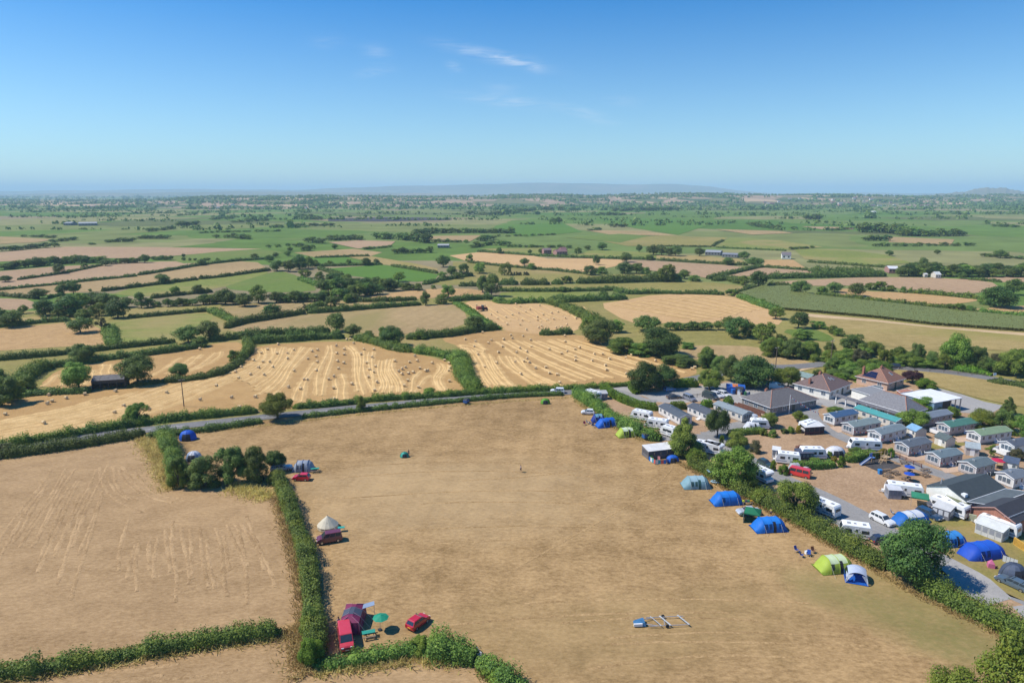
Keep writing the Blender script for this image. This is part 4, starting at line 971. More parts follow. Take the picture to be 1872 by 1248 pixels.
# ------------------------------------------------------------------ hedges: sheet, line, height, width, leaf, label
HEDGES = [
 ('S', (130, 180, 190, 300, 235, 420, 262, 600), 2.6, 3.0, 'hedge', 'leafy hedge running from the road corner down to the left clump of trees'),
 ('p', (506, 872, 520, 908, 535, 948, 549, 990, 562, 1022, 570, 1092, 575, 1150, 580, 1206), 2.5, 2.5, 'hedge', 'long bright green hedge between the hay field and the camping field'),
 ('R', (150, 615, 330, 610, 520, 572, 720, 535, 920, 500, 1030, 490), 1.15, 2.2, 'hedge', 'low hedge behind the red van at the field corner'),
 ('R', (1500, 590, 1620, 690, 1760, 790, 1900, 900), 1.9, 3.0, 'hedge', 'short hedge running out of the frame below the white gate'),
 ('R', (1000, 500, 1130, 505, 1300, 525, 1470, 585), 2.3, 3.6, 'hedge', 'bushy end of the bottom hedge left of the white gate'),
 ('T', (-200, 560, 0, 525, 250, 495, 480, 455, 700, 425, 950, 370, 1150, 345, 1450, 295, 1720, 262), 1.7, 2.2, 'hedge', 'hedge crossing the lower left between two hay fields'),
 ('W', (-200, 215, 0, 188, 250, 155, 500, 118, 700, 85, 890, 50), 1.9, 3.0, 'dhedge', 'dark hedge on the near side of the road above the hay field'),
 ('p', (268, 800, 300, 796, 380, 788, 480, 772), 1.2, 2.0, 'dhedge', 'low hedge between the road and the blue dome tent'),
 ('p', (552, 764, 640, 754, 700, 748, 850, 733, 960, 724, 1030, 722), 1.1, 1.8, 'dhedge', 'low scruffy hedge along the top of the camping field'),
 ('D', (-200, 1130, 0, 1095, 300, 1035, 600, 985, 900, 935, 1270, 885, 1600, 855, 1840, 832), 1.8, 2.6, 'hedge', 'hedge between the left stubble and the road'),
 ('E', (370, 805, 600, 792, 830, 768, 920, 752, 1200, 735, 1500, 718, 1640, 705), 1.5, 2.2, 'hedge', 'roadside hedge below the swathed stubble with bales'),
 ('F', (0, 785, 130, 778, 250, 770, 500, 760, 800, 745, 1000, 735, 1215, 720), 1.3, 2.2, 'hedge', 'roadside hedge below the right stubble field'),
 ('F', (-20, 505, 25, 560, 20, 640, 60, 710, 130, 770), 3.0, 5.5, 'hedge', 'thick bending hedge that divides the two big stubble fields'),
 ('E', (1240, 405, 1330, 415, 1440, 432, 1540, 470, 1562, 520), 2.4, 4.0, 'hedge', 'hedge curving over the head of the left stubble field'),
 ('E', (60, 345, 200, 335, 400, 322, 560, 310, 740, 302), 2.6, 3.6, 'dhedge', 'dark hedge along the top of the left stubble field'),
 ('E', (-60, 300, 100, 288, 300, 275, 500, 268, 640, 265), 2.4, 3.0, 'dhedge', 'upper of two parallel dark hedges above the left stubble'),
 ('E', (820, 312, 920, 330, 1020, 360, 1120, 392, 1240, 405), 2.2, 4.5, 'hedge', 'bushy hedge below the trees at the top of the left stubble'),
 ('E', (1180, 312, 1350, 300, 1500, 290, 1640, 262, 1830, 240), 2.8, 4.0, 'dhedge', 'dark hedge between the tan pasture and the bale stubble'),
 ('E', (40, 335, 70, 390, 30, 440, -20, 470), 2.2, 3.0, 'hedge', 'curved hedge at the upper left corner of the big stubble'),
 ('D', (1730, 470, 1640, 530, 1540, 572, 1350, 605, 1150, 620), 1.6, 3.0, 'dhedge', 'hedge below the small upper stubble left of the curve'),
 ('D', (1150, 620, 1000, 640, 900, 660), 1.0, 2.0, 'dhedge', 'low bank of scrub right of the black barn'),
 ('D', (650, 690, 400, 700, 230, 710, 60, 735, -60, 770), 1.4, 2.6, 'dhedge', 'scrubby hedge left of the black barn'),
 ('D', (-100, 475, 0, 462, 250, 440, 520, 415, 800, 382, 1250, 335), 1.9, 2.6, 'dhedge', 'upper hedge of the narrow green strip on the left'),
 ('D', (1480, 330, 1650, 312, 1872, 290), 2.2, 3.0, 'dhedge', 'dark hedge right of the oak pair'),
 ('D', (350, 515, 520, 495, 700, 465, 1000, 432, 1200, 405, 1420, 372), 2.2, 3.2, 'dhedge', 'lower hedge of the narrow strip above the small stubble'),
 ('D', (90, 690, 180, 600, 270, 540, 350, 515), 3.4, 5.0, 'hedge', 'thick hedge left of the black barn climbing to the strip'),
 ('D', (780, 225, 790, 290, 810, 358), 1.6, 5.0, 'hedge', 'short broad green hedge between the orange and green fields'),
 ('D', (910, 165, 1100, 148, 1300, 128, 1490, 112), 1.6, 2.6, 'dhedge', 'thin dark hedge on top of the green tan field'),
 ('D', (1495, 112, 1600, 155, 1690, 202), 2.0, 4.0, 'hedge', 'slanting green hedge at the right of the green tan field'),
 ('D', (1640, 228, 1740, 195, 1872, 170), 2.0, 3.0, 'dhedge', 'hedge leading right from the oak pair'),
 ('a1', (-50, 745, 200, 718, 450, 692, 610, 690), 2.0, 2.8, 'dhedge', 'dark hedge at the back of the left orange tan field'),
 ('a2', (60, 752, 200, 705, 480, 665, 740, 622), 2.4, 3.2, 'dhedge', 'hedge rising left of the field gate'),
 ('a2', (755, 622, 1000, 608, 1300, 582, 1730, 550), 2.4, 3.2, 'dhedge', 'long dark hedge behind the tan pasture'),
 ('a2', (760, 600, 800, 570, 850, 558, 920, 552), 1.8, 4.0, 'hedge', 'bulging green hedge near the lone hedgerow tree'),
 ('a2', (1080, 520, 1300, 522, 1500, 518, 1690, 505), 2.2, 3.5, 'dhedge', 'hedge under the long wood in the centre'),
 ('a3', (100, 520, 300, 505, 480, 498), 2.6, 4.0, 'dhedge', 'hedge on the top of the tan pasture by the tall dark tree'),
 ('a3', (490, 515, 560, 542, 740, 532, 920, 525), 2.2, 4.0, 'hedge', 'green hedge over the upper bale stubble'),
 ('a3', (155, 530, 300, 620, 400, 700, 520, 762), 0.8, 5.0, 'hedge', 'green bank sloping beside the upper bale stubble'),
 ('a3', (950, 525, 1080, 570, 1240, 645, 1420, 740), 2.8, 6.0, 'hedge', 'broad hedge between the upper bale stubble and the row stubble'),
 ('a3', (870, 805, 1000, 805, 1150, 795), 2.2, 3.0, 'dhedge', 'short bushy hedge alone in the bale stubble'),
 ('a3', (950, 520, 1150, 522, 1400, 508, 1620, 500), 3.0, 5.0, 'dhedge', 'dark bushy hedge above the row stubble'),
 ('a3', (1400, 420, 1520, 425, 1600, 460, 1870, 450, 2100, 458), 2.2, 3.4, 'dhedge', 'hedge bending above the row stubble'),
 ('a4', (230, 455, 400, 458, 580, 465), 2.2, 3.2, 'dhedge', 'dark hedge left of the bush over the row stubble'),
 ('a4', (680, 455, 760, 430, 840, 400), 2.0, 3.0, 'dhedge', 'short slanting hedge beside the maize'),
 ('a4', (700, 480, 800, 520, 900, 560, 1070, 610), 2.0, 4.0, 'hedge', 'hedge between the row stubble and the maize'),
 ('a4', (950, 388, 1050, 388, 1150, 390), 2.2, 3.4, 'dhedge', 'hedge behind the maize left of the big oak'),
 ('a3', (180, 390, 300, 388, 360, 385), 2.2, 4.0, 'dhedge', 'short dark hedge left of the tall dark tree'),
 ('a3', (520, 375, 690, 375), 3.2, 6.0, 'dhedge', 'bushy hedge right of the tall dark tree'),
 ('a3', (710, 378, 850, 376, 960, 376), 3.2, 6.0, 'dhedge', 'bushy hedge left of the round hedge tree'),
 ('a3', (975, 374, 1070, 372), 3.4, 6.0, 'dhedge', 'hedge clump at the left foot of the round hedge tree'),
 ('a3', (1190, 366, 1500, 358, 1870, 346, 2080, 342), 3.8, 7.0, 'dhedge', 'long thick hedge right of the round hedge tree'),
 ('a3', (520, 432, 800, 436, 1020, 436, 1500, 425), 1.8, 3.2, 'dhedge', 'straight hedge over the small green field'),
 ('a3', (270, 190, 560, 222, 830, 245, 1050, 262, 1270, 288), 1.8, 3.2, 'dhedge', 'hedge below the orange stubble field'),
 ('a3', (340, 95, 560, 112, 860, 132, 1200, 148, 1500, 155, 1872, 165), 1.9, 3.4, 'dhedge', 'hedge above the orange stubble field by the red farm'),
 ('a3', (0, 348, 140, 325, 300, 298), 1.9, 3.4, 'dhedge', 'hedge below the trees at the left of the orange stubble'),
 ('a4', (0, 168, 280, 185, 560, 203, 780, 210), 1.9, 3.4, 'dhedge', 'long hedge over the pink arable field'),
 ('a4', (440, 328, 600, 292, 780, 250, 910, 225), 2.2, 4.0, 'dhedge', 'dark slanting hedge between two pink arable fields'),
 ('a4', (925, 228, 1100, 240, 1300, 255), 1.8, 3.2, 'dhedge', 'hedge above the narrow pink field'),
 ('a4', (480, 345, 620, 335, 720, 370), 3.0, 6.0, 'dhedge', 'bushes left of the big hedge tree'),
 ('a4', (950, 325, 1200, 318, 1500, 312, 1872, 305, 1960, 305), 3.6, 6.5, 'dhedge', 'thick bushy hedge leading to the white barn'),
 ('a4', (1290, 185, 1600, 205, 1872, 225, 2000, 235), 1.6, 3.2, 'dhedge', 'thin hedge above the strip by the white barn'),
 ('a4', (1300, 262, 1500, 275, 1872, 280), 3.4, 7.0, 'dhedge', 'belt of scrub left of the white barn'),
 ('a5', (870, 445, 1100, 462, 1300, 482, 1490, 502), 2.2, 3.6, 'hedge', 'green hedge between the two arable fields on the right'),
 ('a5', (90, 470, 300, 492, 560, 520, 900, 555, 1240, 590), 2.2, 3.4, 'hedge', 'long hedge along the back of the maize'),
 ('a5', (1470, 618, 1650, 632, 1872, 655, 2050, 670), 2.0, 3.4, 'hedge', 'hedge at the back of the maize by the right edge'),
 ('a5', (1390, 335, 1550, 345, 1680, 355), 1.6, 3.2, 'dhedge', 'short hedge right of the wood'),
 ('a4', (0, 48, 250, 52, 470, 54), 1.4, 3.2, 'dhedge', 'thin far hedge left of the bend'),
 ('a4', (480, 50, 510, 25, 570, 2), 1.4, 3.2, 'dhedge', 'thin far hedge curving up the plain'),
 ('a4', (510, 60, 800, 75, 1110, 88), 1.4, 3.2, 'dhedge', 'thin far hedge behind the grey barn'),
 ('a1', (150, 338, 330, 312, 510, 288, 700, 250, 870, 213), 1.5, 2.8, 'dhedge', 'thin hedge leading to the lone strip field oak'),
 ('a1', (-40, 428, 210, 402, 480, 378, 680, 352, 900, 332, 1170, 305), 1.5, 2.8, 'dhedge', 'broken brown hedge between the tan strip fields'),
 ('a1', (1180, 298, 1400, 265, 1690, 215, 1872, 190, 2050, 172, 2300, 158), 1.8, 3.0, 'dhedge', 'dark hedge going on right from the broken hedge'),
 ('a1', (870, 435, 1200, 395, 1500, 358, 1690, 335), 2.0, 3.0, 'dhedge', 'dark hedge left of the field gap under the round oak'),
 ('a1', (1700, 330, 1872, 316, 2100, 285, 2310, 255), 1.9, 3.0, 'dhedge', 'dark hedge right of the field gap'),
 ('a1', (-40, 468, 150, 485, 330, 498), 1.8, 3.0, 'dhedge', 'dark hedge over the small pink field at left'),
 ('a1', (410, 487, 560, 470), 1.6, 2.6, 'dhedge', 'short hedge left of the wood below the twin oaks'),
 ('a1', (1290, 495, 1500, 470, 1820, 440), 1.8, 3.0, 'dhedge', 'hedge under the two small trees on the green strip'),
 ('a2', (690, 330, 780, 360, 880, 395), 2.2, 5.0, 'hedge', 'short green hedge right of the green pasture'),
 ('a2', (860, 242, 960, 275, 1060, 302), 2.0, 4.0, 'dhedge', 'short hedge at the left end of the bright green crop'),
 ('a2', (1480, 218, 1650, 245, 1872, 282), 1.8, 3.4, 'dhedge', 'hedge on the right side of the bright green crop'),
 ('a2', (830, 220, 1100, 215, 1400, 206), 2.0, 4.0, 'dhedge', 'hedge with trees above the bright green crop'),
 ('a2', (1750, 378, 1872, 350), 2.0, 4.0, 'dhedge', 'short hedge below the bright green crop at right'),
 ('a2', (820, 147, 1050, 140, 1290, 132), 1.6, 3.2, 'dhedge', 'thin hedge above the smaller green crop'),
 # the site
 ('p', (1052, 722, 1090, 746, 1135, 780, 1175, 797, 1208, 806), 2.6, 3.6, 'hedge', 'tall hedge between the camping field and the touring caravans'),
 ('p', (1262, 846, 1300, 868, 1350, 896, 1400, 921, 1440, 940, 1475, 960, 1520, 984, 1585, 1022, 1620, 1042), 2.1, 3.4, 'hedge', 'long hedge between the blue tents and the lane'),
 ('p', (1676, 1066, 1720, 1092, 1760, 1112, 1800, 1132, 1850, 1155, 1900, 1178, 1980, 1210), 2.1, 3.4, 'hedge', 'hedge at the lower right between the field and the lane'),
]
for h in HEDGES:
 hedge(GL(h[0], *h[1]), h[2], h[3], h[5], h[4])
TRIMS = [
 ('p', (1100, 712, 1128, 731, 1168, 747, 1204, 751), 2.0, 2.2, 'clipped bright hedge curving beside the site entrance'),
 ('p', (1153, 708, 1165, 722), 2.4, 2.4, 'short clipped hedge at the foot of the two sycamores'),
 ('p', (1222, 748, 1256, 748), 2.0, 1.8, 'clipped hedge behind the first white mobile home'),
 ('p', (1280, 745, 1304, 744), 2.0, 1.8, 'clipped hedge between the second and third white mobile homes'),
 ('p', (1322, 737, 1340, 740), 2.2, 2.2, 'clipped hedge end behind the grey roofed mobile home'),
 ('p', (1230, 708, 1276, 707), 2.6, 2.4, 'clipped hedge in shade behind the car park'),
 ('p', (1330, 797, 1358, 794, 1398, 792), 1.4, 1.8, 'clipped dark hedge behind the pale pitch tent'),
 ('L', (470, 555, 650, 560, 850, 560, 1070, 530), 1.5, 2.2, 'garden hedge in front of the white touring caravans'),
 ('L', (1220, 480, 1400, 440, 1640, 400), 1.7, 2.4, 'garden hedge behind the play area'),
]
for h in TRIMS:
 hedge(GL(h[0], *h[1]), h[2], h[3], h[4], 'trim' if 'dark' not in h[4] and 'garden' not in h[4] else 'hedge', trim=True, rough=0.2)

# tall dry grass left along the hedge feet
grass_strip(GL('p', 262, 800, 285, 830, 305, 870, 318, 896), 5, 0.9, 'tall golden grass left of the upper hedge')
grass_strip(GL('p', 420, 890, 460, 896, 495, 912), 6, 0.9, 'tall golden grass below the dark clump of trees')
grass_strip(GL('p', 506, 910, 530, 985, 548, 1060, 556, 1130, 552, 1170, 556, 1215), 2.6, 0.9, 'golden grass along the left foot of the long hedge')
grass_strip(GL('p', 520, 1150, 545, 1165, 548, 1210, 560, 1240), 4.5, 0.8, 'golden grass in the corner left of the long hedge')
grass_strip(GL('T', -100, 570, 250, 520, 700, 450, 1150, 368, 1500, 320, 1760, 290), 2.0, 0.8, 'golden grass under the lower left hedge')
grass_strip(GL('R', 160, 680, 500, 640, 800, 600, 1000, 570, 1350, 600), 2.4, 0.8, 'golden grass under the hedge behind the red van')
grass_strip(GL('R', 1480, 640, 1560, 720, 1700, 800), 1.6, 0.8, 'golden grass by the white gate')
grass_strip(GL('p', 1228, 838, 1300, 880, 1400, 932, 1480, 974, 1585, 1034, 1680, 1090, 1760, 1128, 1850, 1172, 1950, 1220), 1.9, 0.55, 'pale uncut grass along the camping field side of the right hedge')
grass_strip(GL('p', 1050, 732, 1085, 756, 1130, 788, 1175, 806), 1.6, 0.5, 'pale uncut grass under the hedge by the lime tunnel tent')
grass_strip(GL('p', 340, 794, 480, 778, 560, 769, 700, 753, 900, 736, 1040, 727), 1.5, 0.45, 'pale uncut grass along the top edge of the camping field', 5)

# ------------------------------------------------------------------ maize standing on the right
def crop_block(pts, h, label):
 rng = np.random.default_rng(11)
 o = sheet_poly('maize_crop', pts, LEAF['maize'], z=h * 0.9, kind='stuff')
 P2 = np.array([(p.x, p.y) for p in pts]); n = len(P2)
 lo, hi = P2.min(0), P2.max(0)
 N = 26000
 q = rng.uniform(lo, hi, (N, 2)); ins = np.zeros(N, bool)
 for i in range(n):
  a, b = P2[i], P2[(i + 1) % n]
  c = ((a[1] > q[:, 1]) != (b[1] > q[:, 1])) & (q[:, 0] < (b[0] - a[0]) * (q[:, 1] - a[1]) / (b[1] - a[1] + 1e-9) + a[0])
  ins ^= c
 q = q[ins]
 pos = np.column_stack([q, h * rng.uniform(0.86, 0.98, len(q))]); nr = rng.normal(size=pos.shape) * 0.45 + (-0.2, 0, 0.8)
 V, F = leaf_quads(pos, nr, rng.uniform(0.2, 0.4, len(q)), rng, 0.4)
 E = []
 for i in range(n):                       # leafy edge
  a, b = P2[i], P2[(i + 1) % n]; m = int(np.linalg.norm(b - a) * 7); t = rng.uniform(0, 1, (m, 1))
  E.append(np.column_stack([a + (b - a) * t + rng.normal(size=(m, 2)) * 0.25, rng.uniform(0.05, 1, m) * h]))
 E = np.vstack(E)
 V2, F2 = leaf_quads(E, rng.normal(size=E.shape), rng.uniform(0.3, 0.6, len(E)), rng, 0.4)
 me2 = np_mesh('maize_leaves', np.vstack([V, V2]), np.vstack([F, F2 + len(V)]), LEAF['maize'])
 k = mesh_obj('leaves', me2, o); k['kind'] = 'stuff'
 tag(o, label, 'crop', kind='stuff')
crop_block(GL('a5', -570, 460, -370, 400, -130, 398, -120, 445, 0, 460, 90, 480, 560, 530, 1240, 605, 1872, 668, 2200, 700, 2200, 805, 1872, 778, 1100, 722, 600, 662, 0, 608, -210, 590),
   1.5, 'dense green maize standing in a long field on the right')

# ------------------------------------------------------------------ single trees: sheet, base x, y, height, width, kind, label, leaf
def T(sheet, x, y, h, w, kind, label, leaf=None, group=None): tree_at(sheet, x, y, h, w, kind, label, group, leaf)
# near and on the site
T('S', 745, 575, 310, 300, 'bush', 'left of two dense dark trees in the clump beside the hay field', 'oak')
T('S', 930, 570, 310, 270, 'bush', 'right of two dense dark trees in the clump beside the hay field', 'oak')
T('S', 500, 610, 270, 310, 'bush', 'loose olive green tree beside the striped dome tent', 'oak')
T('S', 275, 625, 260, 200, 'bush', 'tall green bush where the clump meets the upper hedge', 'hedge')
T('S', 1130, 478, 185, 185, 'round', 'round dark tree left of the grey tunnel tent', 'syc')
T('S', 1125, 590, 120, 150, 'bush', 'fresh green bush at the head of the long hedge', 'lime')
T('R', 1020, 500, 120, 190, 'bush', 'yellow green bush left of the big dark bush', 'lime')
T('R', 130, 600, 200, 220, 'bush', 'bright green bush at the bottom end of the long hedge', 'trim')
T('R', 120, 330, 190, 190, 'bush', 'dark hedge bush beside the maroon tent', 'hedge')
T('E', 265, 880, 185, 240, 'round', 'round bright tree standing on the road verge', 'lime')
T('E', 862, 822, 115, 75, 'bush', 'small upright tree in the roadside hedge', 'ash')
T('E', 1345, 712, 58, 95, 'oak', 'tiny tree rising from the roadside hedge', 'ash')
T('D', 985, 905, 140, 175, 'bush', 'leaning bush alone on the stubble corner', 'hedge')
T('D', 565, 668, 200, 215, 'oak', 'oak left of the black barn', 'ash')
T('D', 985, 625, 210, 270, 'oak', 'spreading oak right of the black barn', 'oak')
T('D', 1285, 588, 110, 130, 'oak', 'small oak in the hedge behind the telegraph pole', 'oak')
T('D', 600, 475, 140, 165, 'oak', 'dark oak on the narrow strip above the barn', 'oak')
T('D', 1665, 460, 75, 80, 'bush', 'bush on the curve of the upper stubble hedge', 'hedge')
T('D', 60, 770, 200, 260, 'bush', 'big bush at the left edge below the strip', 'hedge')
T('D', -40, 700, 190, 240, 'bush', 'dark bush cut by the left edge of the picture', 'oak')
T('D', 200, 690, 130, 150, 'bush', 'bush inside the thick hedge left of the barn', 'ash')
T('D', 50, 1135, 90, 110, 'bush', 'grey green bush by the road at the left edge', 'grey')
T('E', 1660, 245, 105, 170, 'oak', 'oak at the end of the tan pasture beside the bank')
T('H', 1310, 950, 430, 400, 'cone', 'big broad olive tree beside the white awning pitch', 'ash')
T('H', 1692, 752, 345, 275, 'round', 'round dark lollipop tree by the site lane', 'syc')
T('H', 1445, 1060, 190, 240, 'bush', 'round green bush below the big olive tree', 'trim')
T('N', 900, 440, 130, 170, 'bush', 'grey green bush in the field hedge right of the blue pop up tent', 'ash')
T('N', 1250, 640, 560, 600, 'ash', 'large loose tree with pale blossom beside the lane', 'ash')
T('N', 1470, 700, 280, 260, 'bush', 'leafy bush at the right foot of the pale blossom tree', 'lime')
T('L', 545, 1170, 470, 560, 'ash', 'large light green tree over the field hedge near the red camper van', 'ash')
T('L', 90, 1030, 200, 240, 'bush', 'yellow green bush in the field hedge by the lane', 'lime')
T('Q', 540, 1000, 690, 700, 'syc', 'huge dark sycamore on the field hedge at lower right', 'syc')
T('F', 1310, 765, 225, 215, 'syc', 'left of the two big sycamores at the site entrance')
T('F', 1455, 742, 180, 195, 'syc', 'right of the two big sycamores at the site entrance')
T('b6', 330, 545, 235, 300, 'ash', 'light green spreading tree at the back of the car park', 'ash')
T('b6', 560, 450, 290, 240, 'oak', 'dark tree behind the light car park tree', 'oak')
T('b6', 790, 500, 340, 480, 'syc', 'huge dome shaped sycamore over the bin store')
T('b6', 300, 300, 190, 190, 'bush', 'bushy tree at the corner of the bale stubble behind the car park', 'oak')
T('b6', 1170, 520, 230, 230, 'round', 'light green tree between the big sycamore and the cream bungalow', 'ash')
T('b6', 970, 940, 160, 190, 'round', 'small tree in front of the grey hipped block', 'ash')
T('b6', 1300, 890, 125, 175, 'round', 'small bushy tree below the flagpole', 'ash')
T('b6', 1690, 785, 65, 215, 'bush', 'low bush behind the blue roofed mobile home', 'hedge')
T('G', 1075, 705, 95, 140, 'round', 'round purple leaved tree beside the solar panel house', 'purple')
T('G', 1165, 742, 75, 150, 'bush', 'green bush right of the purple tree', 'trim')
T('K', 430, 780, 200, 420, 'bush', 'clipped green mound in front of the white roofed barn', 'trim')
T('K', 290, 1030, 250, 470, 'round', 'broad olive tree over the pitches behind the blue shed', 'ash')
T('K', 850, 880, 160, 210, 'bush', 'yellow green bush below the white roofed barn', 'lime')
T('K', 1240, 1040, 290, 440, 'bush', 'large bright bush behind the green roofed mobile homes', 'lime')
T('K', 1640, 830, 250, 220, 'conifer', 'dark conifer beside the concrete yard', 'oak')
T('K', 1560, 1080, 330, 380, 'ash', 'grey green tree left of the right edge bushes', 'oak')
T('K', 1820, 1160, 330, 340, 'bush', 'dark bush at the right edge behind the mobile homes', 'hedge')
T('M', 1400, 410, 180, 150, 'sparse', 'thin young tree between the grey shed and the red parasol', 'ash')
T('M', 1760, 440, 160, 200, 'bush', 'grey green bush by the right edge beside the dark roofed home', 'grey')
T('L', 60, 880, 110, 120, 'bush', 'bush beside the motorhome under the tree', 'oak')
for i, (x, y, h, w, lf, lab) in enumerate(((245, 590, 150, 90, 'trim', 'clipped cylinder bush left of the first touring caravan'), (385, 640, 145, 145, 'trim', 'clipped round bush left of the red camper van'),
       (1155, 540, 160, 115, 'trim', 'clipped rounded bush beside the play area'), (1000, 410, 85, 90, 'trim', 'clipped ball bush in front of the white dome awning'),
       (560, 545, 100, 150, 'hedge', 'loose shrub between the clipped bushes and the caravans'), (820, 500, 90, 200, 'hedge', 'dark shrub in the garden hedge'),
       (1060, 470, 80, 90, 'gold', 'golden shrub in the garden hedge'), (1350, 370, 100, 200, 'hedge', 'rusty green shrub below the long caravan'),
       (1710, 420, 140, 150, 'gold', 'golden bush right of the long caravan'), (1815, 410, 130, 110, 'trim', 'clipped cylinder bush right of the golden bush'),
       (110, 120, 110, 120, 'ash', 'bush at the left of the small dark hedge'), (240, 140, 110, 130, 'hedge', 'round bush left of the canopy caravan'),
       (390, 90, 70, 110, 'dhedge', 'low dark bush between the round ones'), (480, 90, 100, 110, 'hedge', 'bush behind the canopy caravan'), (580, 85, 110, 90, 'gold', 'golden bush touching the canopy caravan'))):
 T('L', x, y, h, w, 'bush', lab, lf)
T('I', 1085, 1125, 155, 85, 'bush', 'clipped cylinder bush under the round dark lane tree', 'trim')
T('I', 1320, 1150, 240, 330, 'bush', 'large light shrub left of the brown pitch', 'ash')
T('I', 1560, 1230, 190, 180, 'bush', 'pale flowering shrub by the brown pitch', 'grey')
T('p', 1856, 1345, 185, 160, 'ash', 'yellow green tree cut by the lower right corner', 'lime')
T('p', 1745, 1330, 108, 110, 'bush', 'yellow green bush cut by the bottom edge', 'lime')
# belt of trees behind the houses and along the far road
BELT = 'shrubs and trees behind the houses'
for x, y, h, w, k, lf, lab in ((90, 512, 130, 170, 'bush', 'hedge', 'first bushy tree of the belt right of the tan paddock'), (225, 522, 140, 190, 'bush', 'oak', 'broad tree in the belt over the yellow sign'),
       (345, 532, 140, 160, 'bush', 'ash', 'light tree in the belt left of the track'), (485, 480, 75, 90, 'bush', 'oak', 'small dark tree in the belt'),
       (500, 560, 100, 120, 'bush', 'lime', 'yellow green bush above the farm track'), (640, 480, 130, 190, 'ash', 'oak', 'grey green tree at the head of the belt'),
       (560, 585, 110, 140, 'bush', 'ash', 'bush at the farm track end'), (710, 580, 130, 130, 'ash', 'grey', 'brown grey tree in the middle of the belt'),
       (620, 650, 100, 150, 'bush', 'ash', 'grey green shrubs behind the cream bungalow'), (820, 480, 70, 110, 'bush', 'oak', 'dark shrub at the edge of the yellow field'),
       (870, 570, 110, 120, 'bush', 'lime', 'light bush left of the dark car on the far road'), (790, 640, 80, 150, 'bush', 'ash', 'bush behind the solar panel house'),
       (1035, 575, 100, 110, 'bush', 'hedge', 'dark tree behind the dark car on the far road'), (970, 560, 130, 130, 'ash', 'hedge', 'tree behind the far road left'),
       (1110, 575, 165, 110, 'ash', 'oak', 'tall tree over the far road'), (1205, 588, 120, 110, 'bush', 'oak', 'dark tree over the far road middle'),
       (1380, 585, 245, 220, 'syc', 'ash', 'tallest tree over the far road'), (1535, 600, 170, 170, 'ash', 'oak', 'broad tree right of the tallest road tree'),
       (1665, 625, 140, 130, 'bush', 'grey', 'grey tree near the road bend'), (1800, 650, 195, 230, 'bush', 'ash', 'big round tree over the road bend at right'),
       (1920, 640, 190, 200, 'syc', 'oak', 'tree cut by the right edge over the road bend'), (1300, 600, 110, 120, 'bush', 'ash', 'bush at the foot of the tallest road tree'),
       (450, 635, 50, 42, 'conifer', 'gold', 'small golden cone bush by the farm track'), (400, 645, 45, 70, 'bush', 'oak', 'small dark bush by the farm track'),
       (700, 690, 80, 140, 'bush', 'ash', 'shrub left of the solar panel house'), (560, 700, 70, 120, 'bush', 'trim', 'low shrub behind the bungalow roof'),
       (120, 690, 100, 130, 'bush', 'lime', 'green tree left of the green shed')):
 T('G', x, y, h, w, k, lab, lf, BELT)
for q_, n_, h_, lab_ in (((440, 560, 560, 545, 700, 520, 820, 490), 6, 80, 'bush in the belt along the yellow field'), ((470, 610, 600, 610, 760, 610, 890, 600), 7, 80, 'shrub filling the belt above the houses'), ((520, 660, 640, 670, 760, 668), 5, 70, 'shrub directly behind the bungalow and solar house'), ((940, 572, 1080, 582, 1260, 595), 6, 80, 'low tree along the back of the far road'), ((0, 480, 120, 470, 260, 480, 400, 500), 6, 90, 'bush behind the tan paddock belt'), ((1440, 600, 1600, 620, 1750, 640), 5, 90, 'low tree behind the bramble bank')):
 row_at('G', q_, n_, h_, 120, ('bush', 'ash', 'bush'), lab_, lab_ + ' row', leaf=('ash', 'hedge', 'oak')[n_ % 3])
hedge(GL('G', 1330, 600, 1430, 612, 1540, 632, 1640, 650), 1.5, 4.5, 'bank of green brambles beside the far road', 'trim')
hedge(GL('G', 1610, 690, 1720, 705, 1850, 725, 2000, 750), 1.2, 4.0, 'low olive hedge between the far road and the yellow meadow', 'dhedge')
# middle distance
T('F', 1000, 415, 175, 250, 'syc', 'large dark tree right of the upper bale stubble', 'oak')
T('F', 915, 345, 130, 130, 'ash', 'lighter tree at the left of the large dark stubble tree', 'ash')
T('F', 1120, 340, 90, 130, 'bush', 'bush right of the large dark stubble tree', 'ash')
T('F', 1340, 330, 115, 200, 'oak', 'rounded tree behind the stubble belt', 'oak')
T('F', 1430, 505, 215, 300, 'syc', 'very large tree below the row stubble', 'syc')
T('F', 1625, 455, 45, 115, 'bush', 'low bush on the olive paddock', 'hedge')
T('F', 1150, 480, 110, 240, 'bush', 'green scrub at the right side of the bale stubble', 'hedge')
T('F', 1290, 500, 90, 200, 'bush', 'green scrub left foot of the very large tree', 'hedge')
T('F', 1560, 570, 70, 250, 'bush', 'low scrub along the right stubble corner', 'dhedge')
T('F', 1765, 585, 140, 150, 'ash', 'tree at the stubble corner by the paddock', 'ash')
T('F', 1850, 610, 110, 120, 'bush', 'bushy tree right of the stubble corner', 'oak')
row_at('F', (1480, 325, 1640, 325, 1872, 322), 7, 62, 75, ('round', 'bush', 'round'), 'small tree in the even row below the row stubble', 'row of small trees below the row stubble', leaf='oak')
